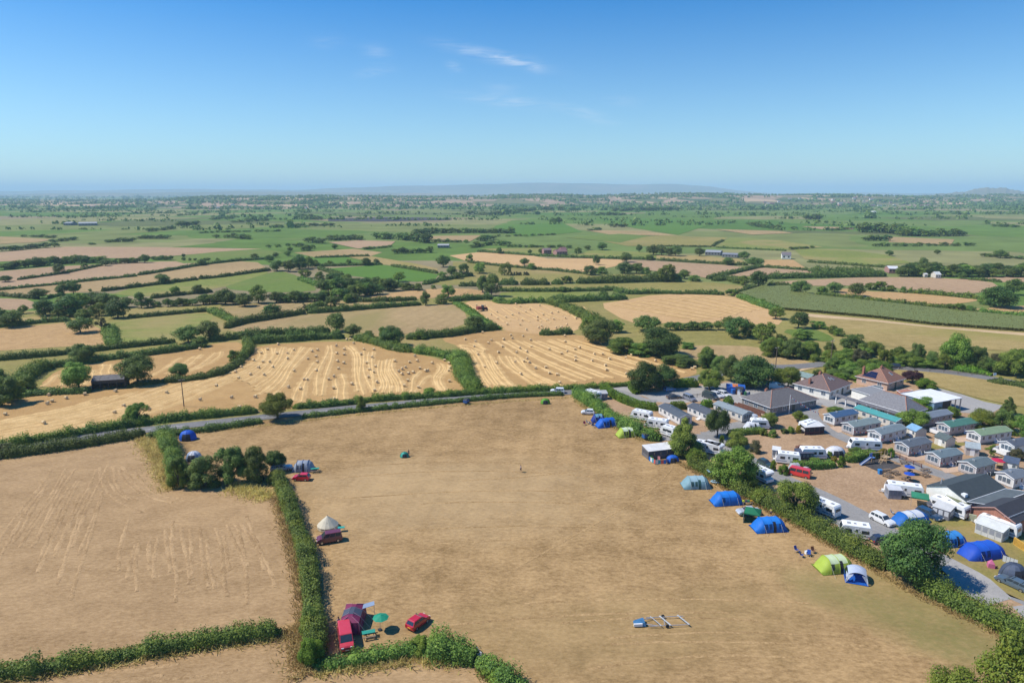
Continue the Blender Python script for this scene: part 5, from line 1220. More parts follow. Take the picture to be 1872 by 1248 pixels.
for x, y, h, w, k, lab in ((690, 830, 185, 220, 'syc', 'large tree right of the even row'), (610, 775, 140, 130, 'oak', 'dark tree at the end of the even row'), (920, 868, 175, 220, 'ash', 'broad light tree over the paddock corner'),
      (800, 810, 120, 140, 'bush', 'bush between the paddock trees'), (1060, 878, 80, 130, 'bush', 'bush right of the paddock corner tree'), (1250, 840, 85, 190, 'bush', 'dark bush on the bright green paddock'),
      (1020, 668, 105, 150, 'ash', 'grey scrub tree at the end of the row stubble'), (1212, 748, 145, 165, 'round', 'round dark tree beside the maize corner'),
      (1380, 745, 60, 160, 'bush', 'scrub right of the round maize corner tree'), (1500, 790, 70, 110, 'bush', 'bush along the yellow field hedge'), (1560, 812, 70, 110, 'bush', 'second bush along the yellow field hedge'),
      (1235, 452, 118, 172, 'oak', 'big spreading oak standing in the maize'), (1700, 475, 122, 150, 'oak', 'oak standing on the orange field with its shadow'),
      (1520, 440, 95, 140, 'oak', 'dark tree at the corner of the orange field'), (1415, 468, 80, 110, 'bush', 'pale grey bush at the maize corner'),
      (870, 392, 140, 175, 'syc', 'big tree where the dark hedges meet'), (755, 378, 85, 120, 'ash', 'lighter tree left of the hedge junction'), (640, 468, 55, 120, 'bush', 'round bush on the row stubble hedge'),
      (830, 532, 55, 65, 'bush', 'small bush on the maize hedge'), (905, 548, 55, 75, 'bush', 'second small bush on the maize hedge'),
      (80, 350, 155, 165, 'ash', 'tall light tree at the left of the pink field'), (240, 325, 80, 115, 'oak', 'dark tree right of the tall light one'), (15, 345, 100, 110, 'oak', 'dark tree at the foot of the tall light one'), (330, 348, 55, 110, 'bush', 'bush ending the clump by the pink field'), (170, 348, 70, 120, 'bush', 'bush inside the clump by the pink field'),
      (750, 158, 72, 105, 'oak', 'round oak behind the grey far barn'), (612, 208, 68, 108, 'oak', 'round oak on the hedge over the pink field'), (840, 218, 80, 165, 'oak', 'broad oak at the end of the slanting hedge'),
      (368, 132, 82, 92, 'oak', 'oak left of the grey far barn'), (165, 132, 92, 120, 'oak', 'right oak of the far trio'), (105, 130, 75, 95, 'oak', 'middle oak of the far trio'), (45, 125, 92, 110, 'oak', 'left oak of the far trio')):
 T('a4', x, y, h, w, k, lab)
for x, y, h, w, k, lab in ((1780, 465, 148, 160, 'oak', 'dark oak at the right above the big wood edge tree'), (1650, 568, 185, 290, 'syc', 'very large tree between the arable fields on the right'), (1555, 545, 115, 140, 'bush', 'bush left of the very large right tree'),
      (1310, 608, 75, 130, 'bush', 'grey bush on the maize hedge'), (1410, 615, 65, 100, 'bush', 'second grey bush on the maize hedge'), (1230, 590, 55, 90, 'bush', 'small bush on the maize hedge further left'),
      (640, 425, 80, 125, 'bush', 'bush row left part over the orange field'), (735, 432, 55, 95, 'bush', 'bush row middle part over the orange field'), (835, 445, 55, 65, 'bush', 'dark bush at the end of the bush row'), (560, 418, 60, 110, 'bush', 'bush joining the oak on the orange field'),
      (1010, 225, 85, 85, 'oak', 'tall crown above the wood by the white barn'), (1340, 325, 60, 90, 'oak', 'single tree at the front of the wood'),
      (720, 130, 50, 72, 'oak', 'far tree at the end of a green field hedge'), (1130, 115, 40, 55, 'oak', 'far round tree on the green plain'), (1670, 148, 75, 115, 'oak', 'far large bush tree at the right of the plain')):
 T('a5', x, y, h, w, k, lab)
row_at('a5', (800, 305, 1000, 300, 1200, 305, 1500, 305, 1872, 310, 2050, 312), 17, 95, 130, ('oak', 'syc', 'ash'), 'dark tree in the long wood right of the white barn', 'wood right of the white barn')
row_at('a5', (860, 250, 1200, 262, 1600, 255, 1990, 265), 12, 70, 120, ('oak', 'syc'), 'tree at the back of the long wood right of the white barn', 'back of the wood right of the white barn')
for x, y, h, w, k, lab in ((462, 475, 195, 165, 'poplar', 'tall very dark tree in the middle of the fields'), (385, 440, 150, 120, 'oak', 'dark tree touching the tall very dark one'), (95, 488, 118, 140, 'ash', 'loose tree left on the tan pasture top'), (35, 540, 90, 130, 'bush', 'dark bush left on the tan pasture top'),
      (528, 112, 58, 58, 'oak', 'lone small tree over the orange stubble'), (745, 212, 66, 88, 'oak', 'dark round tree in the orange stubble'), (800, 245, 55, 95, 'bush', 'bush right of the dark round stubble tree'), (1355, 207, 90, 70, 'oak', 'lone oak with shadow in the orange stubble'), (1615, 185, 88, 115, 'oak', 'oak at the right end of the orange stubble'),
      (575, 295, 115, 112, 'ash', 'tree at the left of the brown copse'), (360, 280, 95, 118, 'ash', 'tree below the orange stubble left'), (225, 305, 118, 90, 'poplar', 'pointed tree below the orange stubble left'), (270, 188, 78, 78, 'ash', 'tree on the hedge at the orange stubble end'), (120, 305, 95, 98, 'oak', 'dark tree left of the pointed one'), (50, 225, 108, 130, 'oak', 'large dark tree left of the orange stubble'), (35, 335, 75, 90, 'ash', 'light tree left below the dark ones'), (165, 325, 60, 90, 'bush', 'bush below the pointed tree'),
      (1310, 292, 82, 135, 'syc', 'left tree of the pair at the orange field corner'), (1405, 280, 62, 110, 'bush', 'bush right in the orange field corner'), (1600, 280, 105, 140, 'syc', 'big tree in the clump right of the orange stubble'), (1700, 280, 95, 130, 'oak', 'middle tree in the clump right of the orange stubble'), (1785, 285, 62, 90, 'bush', 'bush ending the clump right of the orange stubble'),
      (1105, 362, 62, 118, 'bush', 'round hedge tree on the long thick hedge'), (1075, 438, 48, 105, 'bush', 'low dark mound on the straight hedge'), (1425, 478, 62, 75, 'round', 'tree at the bend above the row stubble'),
      (882, 112, 46, 48, 'oak', 'tree left of the red farmhouse'), (790, 110, 36, 42, 'oak', 'small tree two left of the red farmhouse'), (1020, 102, 36, 46, 'oak', 'tree between the two farm buildings'), (1090, 88, 26, 40, 'oak', 'tree behind the red farmhouse'),
      (1410, 78, 66, 105, 'oak', 'dark tree right of the red farm on the lane'), (1285, 78, 42, 65, 'oak', 'tree on the lane right of the red farm'), (1205, 110, 55, 80, 'bush', 'dark bushes right of the red farm'), (1725, 97, 68, 58, 'oak', 'upright tree on the far hedge'), (1845, 122, 92, 125, 'oak', 'dark tree right on the far hedge'), (1810, 165, 45, 90, 'bush', 'bushes below the far dark tree')):
 T('a3', x, y, h, w, k, lab)
row_at('a3', (620, 298, 790, 296), 8, 30, 24, ('bush',), 'brown leaved shrub in the small copse row', 'small brown copse', leaf='grey')
for x, y, h, w, k, lab in ((458, 652, 122, 162, 'syc', 'bushy round tree on the hedge left of the gate'), (960, 595, 125, 105, 'poplar', 'upright tree on the bulging hedge'), (730, 602, 72, 42, 'sparse', 'small dead tree at the field gate'),
      (1010, 775, 165, 185, 'oak', 'oak with a bare branch above the left stubble'), (1150, 820, 108, 158, 'oak', 'dark bushy tree right of the oak with a bare branch'), (1280, 830, 65, 105, 'bush', 'round bush above the left stubble'), (1485, 895, 175, 225, 'syc', 'large sycamore at the head of the left stubble'), (1405, 810, 80, 90, 'bush', 'bush left of the large stubble sycamore'), (1720, 840, 70, 130, 'bush', 'bush at the hedge right of the large stubble sycamore'),
      (1770, 552, 132, 92, 'poplar', 'tall double tree on the dark pasture hedge'), (225, 560, 118, 165, 'oak', 'dark oak with shadow on the green strip'), (60, 545, 145, 185, 'oak', 'dark tree at the left of the long wood'), (340, 535, 160, 165, 'ash', 'pale tree standing over the long wood'),
      (1540, 350, 88, 115, 'ash', 'tree at the edge of the bright green crop'), (1710, 425, 65, 88, 'bush', 'round bush below the bright green crop'), (1835, 412, 34, 50, 'bush', 'small bush below the bright green crop'),
      (1258, 212, 70, 90, 'oak', 'left of the two round trees over the bright green crop'), (1350, 204, 54, 58, 'oak', 'right of the two round trees over the bright green crop'), (955, 215, 48, 62, 'ash', 'pale tree over the bright green crop'), (1115, 212, 58, 62, 'ash', 'pale tree in the middle over the bright green crop'), (865, 330, 70, 88, 'bush', 'round tree on the yellow triangle'),
      (500, 258, 95, 140, 'oak', 'left tree of the dark copse by the tan strips'), (600, 265, 105, 130, 'oak', 'second tree of the dark copse by the tan strips'), (690, 245, 135, 140, 'syc', 'tallest tree of the dark copse by the tan strips'), (765, 235, 105, 110, 'ash', 'pale tree of the dark copse by the tan strips'), (825, 220, 62, 90, 'bush', 'last tree of the dark copse by the tan strips'), (740, 320, 80, 120, 'ash', 'loose tree below the dark copse'),
      (430, 182, 62, 88, 'oak', 'dark tree left above the dark copse'), (490, 142, 44, 64, 'oak', 'small tree above the dark copse'), (592, 132, 48, 66, 'oak', 'second small tree above the dark copse'), (310, 145, 36, 80, 'bush', 'bush on the far green field edge'), (755, 85, 52, 110, 'bush', 'broad far bush above the tan field'), (612, 92, 42, 52, 'oak', 'far tree left of the broad far bush'), (990, 72, 48, 66, 'oak', 'far tree right of the broad far bush')):
 T('a2', x, y, h, w, k, lab)
W2 = 'long wood in the centre left'
row_at('a2', (480, 528, 620, 525, 760, 520, 900, 515), 8, 100, 120, ('oak', 'syc', 'bush'), 'tree at the left end of the long central wood', W2 + ' left end')
row_at('a2', (850, 505, 1000, 500, 1200, 475, 1400, 455), 9, 110, 130, ('oak', 'ash', 'bush', 'syc'), 'tree at the front of the long central wood', W2 + ' front')
row_at('a2', (850, 455, 1050, 430, 1300, 420, 1500, 432), 9, 110, 140, ('oak', 'ash', 'syc'), 'tree in the middle of the long central wood', W2 + ' middle')
row_at('a2', (920, 350, 1100, 362, 1300, 390, 1500, 400), 8, 75, 120, ('oak', 'syc', 'bush'), 'tree at the back of the long central wood', W2 + ' back')
row_at('a2', (1520, 395, 1600, 420, 1700, 425), 4, 60, 90, ('bush', 'oak'), 'bush at the right end of the long central wood', W2 + ' right end')
row_at('a2', (-40, 520, 120, 520, 200, 545), 3, 90, 130, ('oak', 'bush'), 'bush joining the left of the long central wood', W2 + ' far left')
row_at('a2', (980, 545, 1100, 530, 1180, 510), 3, 75, 90, ('oak', 'bush'), 'bush under the long central wood', W2 + ' foot')
for x, y, h, w, k, lab in ((510, 282, 88, 102, 'oak', 'lone oak between two pink strip fields'), (45, 352, 58, 112, 'oak', 'squat oak at the left edge on a hedge end'), (1390, 368, 95, 132, 'oak', 'round oak on the dark hedge over the green strip'), (1500, 468, 82, 82, 'round', 'small pale tree on the green strip'), (1690, 452, 80, 105, 'oak', 'small dark tree on the green strip'),
      (330, 495, 96, 158, 'oak', 'wide oak left of the twin oaks'), (535, 465, 100, 118, 'oak', 'left one of the twin oaks'), (630, 458, 122, 124, 'oak', 'right one of the twin oaks'),
      (690, 788, 148, 205, 'oak', 'spreading oak at the edge of the orange tan field'), (870, 772, 135, 120, 'sparse', 'half bare tree beside the short broad hedge'), (930, 760, 60, 90, 'bush', 'dark bush at the foot of the half bare tree'), (110, 738, 155, 200, 'oak', 'dark oak at the left on the orange tan field'), (-10, 725, 160, 150, 'oak', 'dark oak cut by the left edge'), (200, 622, 76, 84, 'round', 'pale small tree left of the wood'),
      (1612, 875, 158, 230, 'oak', 'left one of the oak pair on the hedge'), (1790, 850, 172, 215, 'oak', 'right one of the oak pair on the hedge'), (1720, 905, 95, 140, 'bush', 'bush in front of the oak pair'),
      (1728, 212, 62, 74, 'oak', 'far tree on the hedge of the pink strip'), (1570, 142, 32, 42, 'oak', 'far small tree on the pink field edge'), (1240, 188, 75, 95, 'oak', 'dark tree ending the far tree line'), (905, 215, 60, 80, 'oak', 'far tree at the hedge corner of the pink strips'), (720, 222, 32, 66, 'bush', 'far bush on the pink strip'), (770, 432, 22, 34, 'bush', 'tiny bush right of the twin oaks')):
 T('a1', x, y, h, w, k, lab, 'ash' if 'pale' in lab else None)
W1 = 'wood on the left'
for x, y, h, w, k in ((390, 640, 150, 190, 'syc'), (500, 660, 80, 120, 'bush'), (560, 580, 120, 160, 'oak'), (600, 645, 190, 220, 'syc'), (690, 600, 160, 190, 'ash'), (720, 670, 90, 150, 'bush'), (800, 560, 130, 200, 'syc'), (850, 640, 120, 160, 'ash'), (900, 565, 125, 170, 'oak'), (960, 530, 70, 120, 'ash'), (1010, 660, 175, 195, 'syc'), (1085, 570, 95, 130, 'oak'), (1210, 575, 138, 125, 'poplar'), (1290, 565, 75, 100, 'bush')):
 w1n = globals().get('w1n', -1) + 1
 T('a1', x, y, h, w, k, f'tree crowded in the dark wood behind the orange tan field, {nth(w1n)} from left', None, W1)
row_at('a1', (1330, 565, 1450, 562, 1600, 555, 1690, 552), 6, 65, 90, ('bush', 'oak'), 'bush in the belt between the left wood and the long wood', 'belt joining the left wood', )
row_at('a1', (1700, 545, 1800, 542, 1872, 540), 3, 80, 110, ('oak', 'ash'), 'tree in the belt beside the dark oak with shadow', 'belt end by the long wood')
row_at('a1', (0, 250, 150, 235, 300, 220, 500, 200, 700, 190, 900, 185), 16, 72, 105, ('oak', 'syc', 'bush', 'ash'), 'tree in the far line left of the strip fields', 'far tree line on the left')
row_at('a1', (940, 200, 1080, 192, 1200, 188), 5, 48, 80, ('oak', 'bush'), 'tree at the right of the far left tree line', 'far tree line right end')
row_at('a1', (1300, 165, 1480, 165), 5, 38, 50, ('oak', 'bush'), 'small tree right of the far left tree line', 'small trees right of the far line')
row_at('a1', (1540, 170, 1872, 172), 6, 28, 34, ('oak', 'bush'), 'small dark tree along the far green edge', 'small trees on the far green edge')

# ------------------------------------------------------------------ far plain: traced tree lines (each tree its own) and looser scrub
FARROWS = [
 ('C', (985, 305, 1150, 310, 1300, 325), 14, 50, 60, 'tree in the dark far wood on the right plain left part'), ('C', (1200, 325, 1350, 328, 1535, 325), 12, 36, 55, 'tree in the dark far wood on the right plain right part'),
 ('C', (1010, 350, 1140, 352), 6, 28, 34, 'far tree below the dark wood on the right plain'), ('C', (1060, 382, 1300, 380, 1610, 378), 16, 18, 30, 'small far tree on the long hedge of the right plain'),
 ('C', (700, 238, 790, 236), 5, 28, 34, 'far tree in the small clump near the village slope'), ('C', (410, 272, 540, 290, 660, 292), 9, 22, 28, 'far tree in the clump on the green plain'), ('C', (610, 400, 740, 390), 7, 16, 22, 'small far bush on the pasture hedge'),
 ('C', (840, 298, 960, 288), 6, 14, 22, 'small far bush left of the dark far wood'), ('C', (1640, 435, 1770, 440, 1872, 450), 7, 18, 34, 'far bush on the right plain edge'), ('C', (1700, 275, 1850, 280), 6, 16, 26, 'far small tree at the right edge'),
 ('B', (250, 340, 400, 345, 540, 365), 12, 44, 52, 'far tree in the left wood of the middle plain'), ('B', (450, 318, 600, 310, 800, 310, 1000, 312), 20, 30, 42, 'far tree in the long belt of the middle plain'), ('B', (560, 358, 740, 362), 8, 20, 28, 'far tree above the small barn'),
 ('B', (760, 390, 850, 375, 970, 378), 9, 26, 40, 'far tree on the hedge towards the red farm'), ('B', (800, 355, 890, 345), 4, 28, 40, 'far tree in the bushy hedge of the plain'), ('B', (960, 385, 1150, 388, 1300, 390), 12, 16, 28, 'far bush on the hedge over the red farm'),
 ('B', (900, 330, 1080, 325, 1210, 320), 9, 12, 24, 'far bush on the thin hedge of the green plain'), ('B', (0, 345, 90, 342, 180, 348), 8, 24, 32, 'far tree at the left of the middle plain'), ('B', (340, 420, 430, 418, 560, 415), 8, 30, 38, 'far tree in the belt by the small barn'),
 ('B', (190, 398, 340, 385), 7, 16, 28, 'far bush over the pink pasture'), ('B', (1190, 260, 1240, 258), 3, 30, 34, 'far tree of the trio on the green plain'), ('B', (1390, 298, 1450, 296), 3, 16, 30, 'far bush on the tan pasture of the plain'),
 ('B', (1500, 278, 1600, 280), 4, 20, 30, 'far bush above the tan pasture'), ('B', (720, 210, 900, 215, 1100, 190, 1330, 190), 18, 24, 40, 'far tree in the belt under the middle slope'), ('B', (1530, 195, 1700, 192, 1872, 190), 13, 22, 36, 'far tree in the right belt under the slope'),
 ('B', (1460, 215, 1580, 215), 6, 16, 30, 'far tree by the pale track'), ('A', (780, 305, 850, 298, 930, 288), 7, 18, 28, 'far tree in the broken line on the left plain'), ('A', (940, 275, 1060, 268), 7, 24, 34, 'far tree in the left clump of the plain'),
 ('A', (1140, 338, 1250, 335, 1340, 345), 8, 26, 36, 'far tree in the clump above the strip fields'), ('A', (1050, 312, 1180, 308, 1300, 305, 1500, 302), 15, 12, 24, 'far bush on the long thin line of the plain'), ('A', (1450, 282, 1600, 275, 1790, 272), 12, 18, 30, 'far tree in the line near the dark copse'),
 ('A', (1630, 358, 1750, 368), 4, 30, 40, 'far tree at the plain edge over the green crop'), ('A', (1750, 350, 1872, 350), 6, 24, 34, 'far tree in the line right over the green crop'), ('A', (560, 360, 720, 355), 7, 20, 34, 'far tree by the line on the left plain'),
 ('A', (740, 340, 900, 340), 7, 20, 34, 'far tree in the second line on the left plain'), ('A', (0, 408, 60, 405, 200, 390, 310, 385), 10, 26, 40, 'far tree at the left over the pink arable'), ('A', (110, 332, 200, 330, 300, 338), 7, 14, 28, 'far bush at the far left'),
 ('A', (260, 362, 410, 345), 7, 18, 30, 'far bush near the far left line'), ('A', (1120, 240, 1250, 235), 6, 16, 30, 'far tree under the left slope'), ('A', (1240, 255, 1440, 245), 9, 14, 26, 'far bush in the line under the left slope'),
 ('A', (1570, 232, 1720, 240), 7, 26, 36, 'far tree in the dark wood under the left slope'), ('A', (480, 372, 510, 372), 2, 14, 22, 'far bush pair on the left green'), ('A', (1410, 390, 1560, 380, 1680, 395), 8, 20, 28, 'far tree between the green fields'),
]
for sh, xy, n, h, w, lab in FARROWS:
 row_at(sh, xy, n, h, w, ('oak', 'bush', 'syc'), lab, lab.replace('far tree', 'far trees').replace('far bush', 'far bushes'), leaf=None, lod='far')

# scrub, hedges and copses of the farther plain and the slopes, read as one mass
def ridge_h(x, y):
 """height of the low hills that close the plain"""
 a = x / np.maximum(y, 1.0)
 s = np.interp(a, [-0.8, -0.52, -0.42, -0.2, -0.08, 0.05, 0.25, 0.45, 0.62, 0.8], [10, 14, 36, 34, 46, 52, 46, 52, 44, 40])
 y0 = np.interp(a, [-0.8, -0.5, -0.3, -0.05, 0.2, 0.8], [3200, 2500, 2600, 2900, 3000, 3000])
 t = np.clip((y - y0) / 1500, 0, 1); up = t * t * (3 - 2 * t)
 dn = np.clip((y - y0 - 1900) / 1500, 0, 1); dn = dn * dn * (3 - 2 * dn)
 und = 0.85 + 0.15 * np.sin(x / 420 + y / 900) + 0.08 * np.sin(x / 170 + 1.3)
 return s * up * (1 - dn) * und

def slope_mat():
 m, nt, nd, lk, b = new_mat('hill_quilt')
 geo = nd.new('ShaderNodeNewGeometry')
 mp = nd.new('ShaderNodeMapping'); mp.inputs['Scale'].default_value = (0.0068, 0.0042, 0); mp.inputs['Rotation'].default_value = (0, 0, 0.15)
 lk.new(geo.outputs['Position'], mp.inputs['Vector'])
 vo = nd.new('ShaderNodeTexVoronoi'); vo.distance = 'CHEBYCHEV'; vo.inputs['Randomness'].default_value = 0.85; vo.inputs['Scale'].default_value = 1
 lk.new(mp.outputs[0], vo.inputs['Vector'])
 sp = nd.new('ShaderNodeSeparateColor'); lk.new(vo.outputs['Color'], sp.inputs[0])
 r = nd.new('ShaderNodeValToRGB'); r.color_ramp.interpolation = 'CONSTANT'
 e = r.color_ramp.elements; e[0].color = (0.36, 0.25, 0.16, 1); e[1].position = 0.2; e[1].color = (0.14, 0.14, 0.055, 1)
 for p_, c in ((0.36, (0.30, 0.22, 0.14)), (0.52, (0.09, 0.12, 0.04)), (0.66, (0.44, 0.31, 0.19)), (0.78, (0.17, 0.16, 0.07)), (0.9, (0.07, 0.10, 0.035))):
  k = e.new(p_); k.color = (*c, 1)
 lk.new(sp.outputs[1], r.inputs['Fac']); lk.new(r.outputs['Color'], b.inputs['Base Color']); b.inputs['Roughness'].default_value = 0.95; b.inputs['Specular IOR Level'].default_value = 0.05
 return m
M_SLOPE = slope_mat()
gx, gy = np.meshgrid(np.linspace(-6200, 6200, 220), np.linspace(2300, 6600, 70))
gz = ridge_h(gx, gy) - 1.2
idx = np.arange(gx.size).reshape(gx.shape)
F = np.stack([idx[:-1, :-1], idx[:-1, 1:], idx[1:, 1:], idx[1:, :-1]], -1).reshape(-1, 4)
hill = mesh_obj('hills', np_mesh('hills', np.stack([gx, gy, gz], -1).reshape(-1, 3), F, M_SLOPE)); hill['kind'] = 'structure'

def scrub(name, label, pts, hts, leaf, per=9, seed=1):
 """many small crowns in one mass: pts (n,3) bases, hts (n) heights"""
 rng = np.random.default_rng(seed)
 n = len(pts); b = ball(rng, n * per).reshape(n, per, 3); b[..., 2] = np.abs(b[..., 2])
 wd = hts * rng.uniform(0.9, 1.6, n)
 P3 = pts[:, None, :] + b * np.stack([wd * 0.5, wd * 0.5, hts * 0.8], -1)[:, None, :] + np.array([0, 0, 1.0])
 S = np.repeat(hts * 0.42, per) * rng.uniform(0.7, 1.2, n * per)
 V, F = leaf_quads(P3.reshape(-1, 3), b.reshape(-1, 3) + rng.normal(size=(n * per, 3)) * 0.3, S, rng, 0.8)
 o = mesh_obj(name, np_mesh(name, V, F, LEAF[leaf]))
 return tag(o, label, 'trees', kind='stuff')

rg = np.random.default_rng(21)
pts = []
for _ in range(150):                                             # broken hedge lines over the plain
 y = 1100 + 1900 * rg.uniform() ** 0.8; x = rg.uniform(-0.82, 0.82) * y
 a = rg.normal() * 0.22 + 0.05 + (1.45 if rg.uniform() < 0.18 else 0); ln = rg.uniform(90, 420)
 m = int(ln / 5); t = np.sort(rg.uniform(0, 1, m)); t = t[(np.sin(t * 20 + x) > -0.75)]
 pts.append(np.column_stack([x + np.cos(a) * t * ln, y + np.sin(a) * t * ln, np.zeros(len(t))]) + rg.normal(size=(len(t), 3)) * (1.5, 1.5, 0))
pts = np.vstack(pts)
scrub('scrub', 'broken lines of scrub across the far green plain', pts, rg.gamma(6, 0.6, len(pts)) * np.where(rg.uniform(size=len(pts)) < 0.06, 2.0, 1), 'oak', 8, 3)
pts = []
for _ in range(200):                                             # woods and hedges on the slopes
 y = rg.uniform(2400, 4700); x = rg.uniform(-0.82, 0.82) * y
 kind = rg.uniform()
 if kind < 0.45:
  m = int(rg.integers(10, 50)); q = rg.normal(size=(m, 2)) * (rg.uniform(40, 170), rg.uniform(12, 40)) + (x, y)
 else:
  a = rg.normal() * 0.2 + (1.4 if rg.uniform() < 0.4 else 0); ln = rg.uniform(100, 420); t = rg.uniform(0, 1, int(ln / 9))[:, None]
  q = np.array([x, y]) + t * ln * np.array([math.cos(a), math.sin(a)]) + rg.normal(size=(len(t), 2)) * 2
 pts.append(np.column_stack([q, ridge_h(q[:, 0], q[:, 1]) - 1]))
pts = np.vstack(pts)
scrub('woodland', 'far off woods and hedges on the low hills', pts, rg.uniform(6, 15, len(pts)), 'oak', 7, 4)
x = rg.uniform(-0.82, 0.82, 2600); y = np.interp(x, [-0.8, -0.5, -0.3, -0.05, 0.2, 0.8], [3200, 2500, 2600, 2900, 3000, 3000]) + rg.uniform(1350, 1900, 2600)
x = x * y
keep = np.sin(x / 150) + np.sin(x / 61 + 2) + rg.normal(size=len(x)) * 0.7 > -0.2
x, y = x[keep], y[keep]
scrub('treeline', 'dark treeline along the crest of the low hills', np.column_stack([x, y, ridge_h(x, y) - 1]), rg.uniform(7, 15, len(x)), 'oak', 7, 6)
x = rg.uniform(-0.85, 0.85, 3200); y = rg.uniform(6200, 13000, 3200); x = x * y
scrub('far_woodland', 'hazy blue woods on the plain beyond the low hills', np.column_stack([x, y, np.zeros(len(x))]), rg.uniform(14, 30, len(x)), 'oak', 6, 8)

# distant blue hills
M_FAR = turf('distant_hill', (0.10, 0.12, 0.07), (0.24, 0.22, 0.14), (0.30, 0.24, 0.17), None, (), 0.0012, 0.02, 0.0)
def far_hills(name, d, prof, back, mat=M_FAR):
 """a long hill seen side on: prof = (photo x, photo y of the crest)"""
 xs = np.linspace(prof[0][0], prof[-1][0], 160); ys = np.interp(xs, [p[0] for p in prof], [p[1] for p in prof])
 rg2 = np.random.default_rng(int(d))
 V, rows = [], 9
 for i, (X, Y) in enumerate(zip(xs, ys)):
  wob = 0.6 * math.sin(i * 0.37) + 0.4 * math.sin(i * 0.9 + 1) + rg2.uniform(-0.3, 0.3)
  h = max(0.0, CAM_H + (352 - (Y + wob)) / FOC * d)
  wx = (X - 936) / FOC * d * 1.02
  for r in range(rows):
   t = r / (rows - 1)
   V.append((wx * (1 + back / d * t), d + back * t, max(-4, h * math.sin(math.pi * min(1, 0.02 + t * 0.98)) ** 0.8 - 3)))
 n = len(xs); F = [(i * rows + r, (i + 1) * rows + r, (i + 1) * rows + r + 1, i * rows + r + 1) for i in range(n - 1) for r in range(rows - 1)]
 o = mesh_obj(name, np_mesh(name, V, F, mat)); o['kind'] = 'structure'
 for p_ in o.data.polygons: p_.use_smooth = True
far_hills('hills', 14000, [(-400, 352), (0, 350), (150, 348), (300, 345), (420, 346), (560, 346), (680, 342), (770, 338), (860, 336), (940, 334), (1030, 333), (1130, 335), (1220, 336), (1280, 340), (1330, 348), (1400, 353), (2300, 353)], 3500)
far_hills('hills', 9500, [(-300, 356), (60, 355), (200, 353), (380, 351), (560, 350), (700, 352), (820, 354), (1000, 356), (1300, 356), (1500, 357), (2300, 357)], 1500)
far_hills('hills', 7500, [(1640, 358), (1690, 353.5), (1735, 349), (1752, 343), (1800, 343), (1815, 347), (1850, 352), (1890, 358)], 900)

# ------------------------------------------------------------------ the air
mh = bpy.data.materials.new('haze'); mh.use_nodes = True
nd, lk = mh.node_tree.nodes, mh.node_tree.links
nd.clear()
ho = nd.new('ShaderNodeOutputMaterial'); pv = nd.new('ShaderNodeVolumePrincipled')
pv.inputs['Color'].default_value = (0.55, 0.80, 1.0, 1)
pv.inputs['Density'].default_value = 0.000095
pv.inputs['Anisotropy'].default_value = 0.0
lk.new(pv.outputs[0], ho.inputs['Volume'])
mh.cycles.homogeneous_volume = True
mb = MB().box(-26000, 26000, -400, 30000, -6, 300)
hz = mb.build('haze', mh); tag(hz, 'pale blue summer haze over the whole land', 'haze', kind='stuff')

# ------------------------------------------------------------------ shared paints
GZ = 0.07                                                        # level of the laid ground near the camera
GLASS = paint('dark_glass', (0.035, 0.045, 0.055), 0.08, spec=0.8, var=0.1)
PANE = paint('window_glass', (0.10, 0.13, 0.16), 0.08, spec=0.8, var=0.25, scale=3)
TYRE = paint('tyre_rubber', (0.025, 0.025, 0.027), 0.85)
RIM = paint('alloy', (0.50, 0.51, 0.53), 0.3, 0.8)
LAMP_W = paint('headlight_glass', (0.72, 0.74, 0.76), 0.15, spec=0.8)
LAMP_R = paint('tail_light', (0.35, 0.012, 0.012), 0.2, spec=0.8)
PLATE_Y = paint('yellow_plate', (0.75, 0.52, 0.04), 0.5)
PLATE_W = paint('white_plate', (0.78, 0.78, 0.74), 0.5)
TRIM = paint('black_trim', (0.03, 0.03, 0.032), 0.6)
WHITE = paint('white_gloss', (0.80, 0.80, 0.78), 0.35, var=0.05)
UPVC = paint('white_frames', (0.78, 0.78, 0.76), 0.4, var=0.06)
CREAM = paint('cream_cladding', (0.60, 0.56, 0.48), 0.5, var=0.07)
CLAD_W = paint('white_cladding', (0.64, 0.63, 0.60), 0.5, var=0.07)
CLAD_SHADE = paint('shade_toned_cladding', (0.44, 0.40, 0.375), 0.5, var=0.07)  # white cladding, with the shade on the long walls put into its colour
STEEL = paint('galvanised_steel', (0.52, 0.53, 0.54), 0.4, 0.6, var=0.2, scale=5)
BRICK = paint('red_brick', (0.33, 0.14, 0.09), 0.85, var=0.3, scale=4)
BROWNW = paint('brown_stained_wood', (0.16, 0.070, 0.045), 0.8, var=0.3, scale=5)
SKIN = paint('skin', (0.50, 0.31, 0.22), 0.6)

def pose(a, b):
 """middle and heading of the line from ground point a to b (local +x points to b)"""
 d = b - a
 return (a + b) / 2, math.atan2(d.y, d.x), d.length

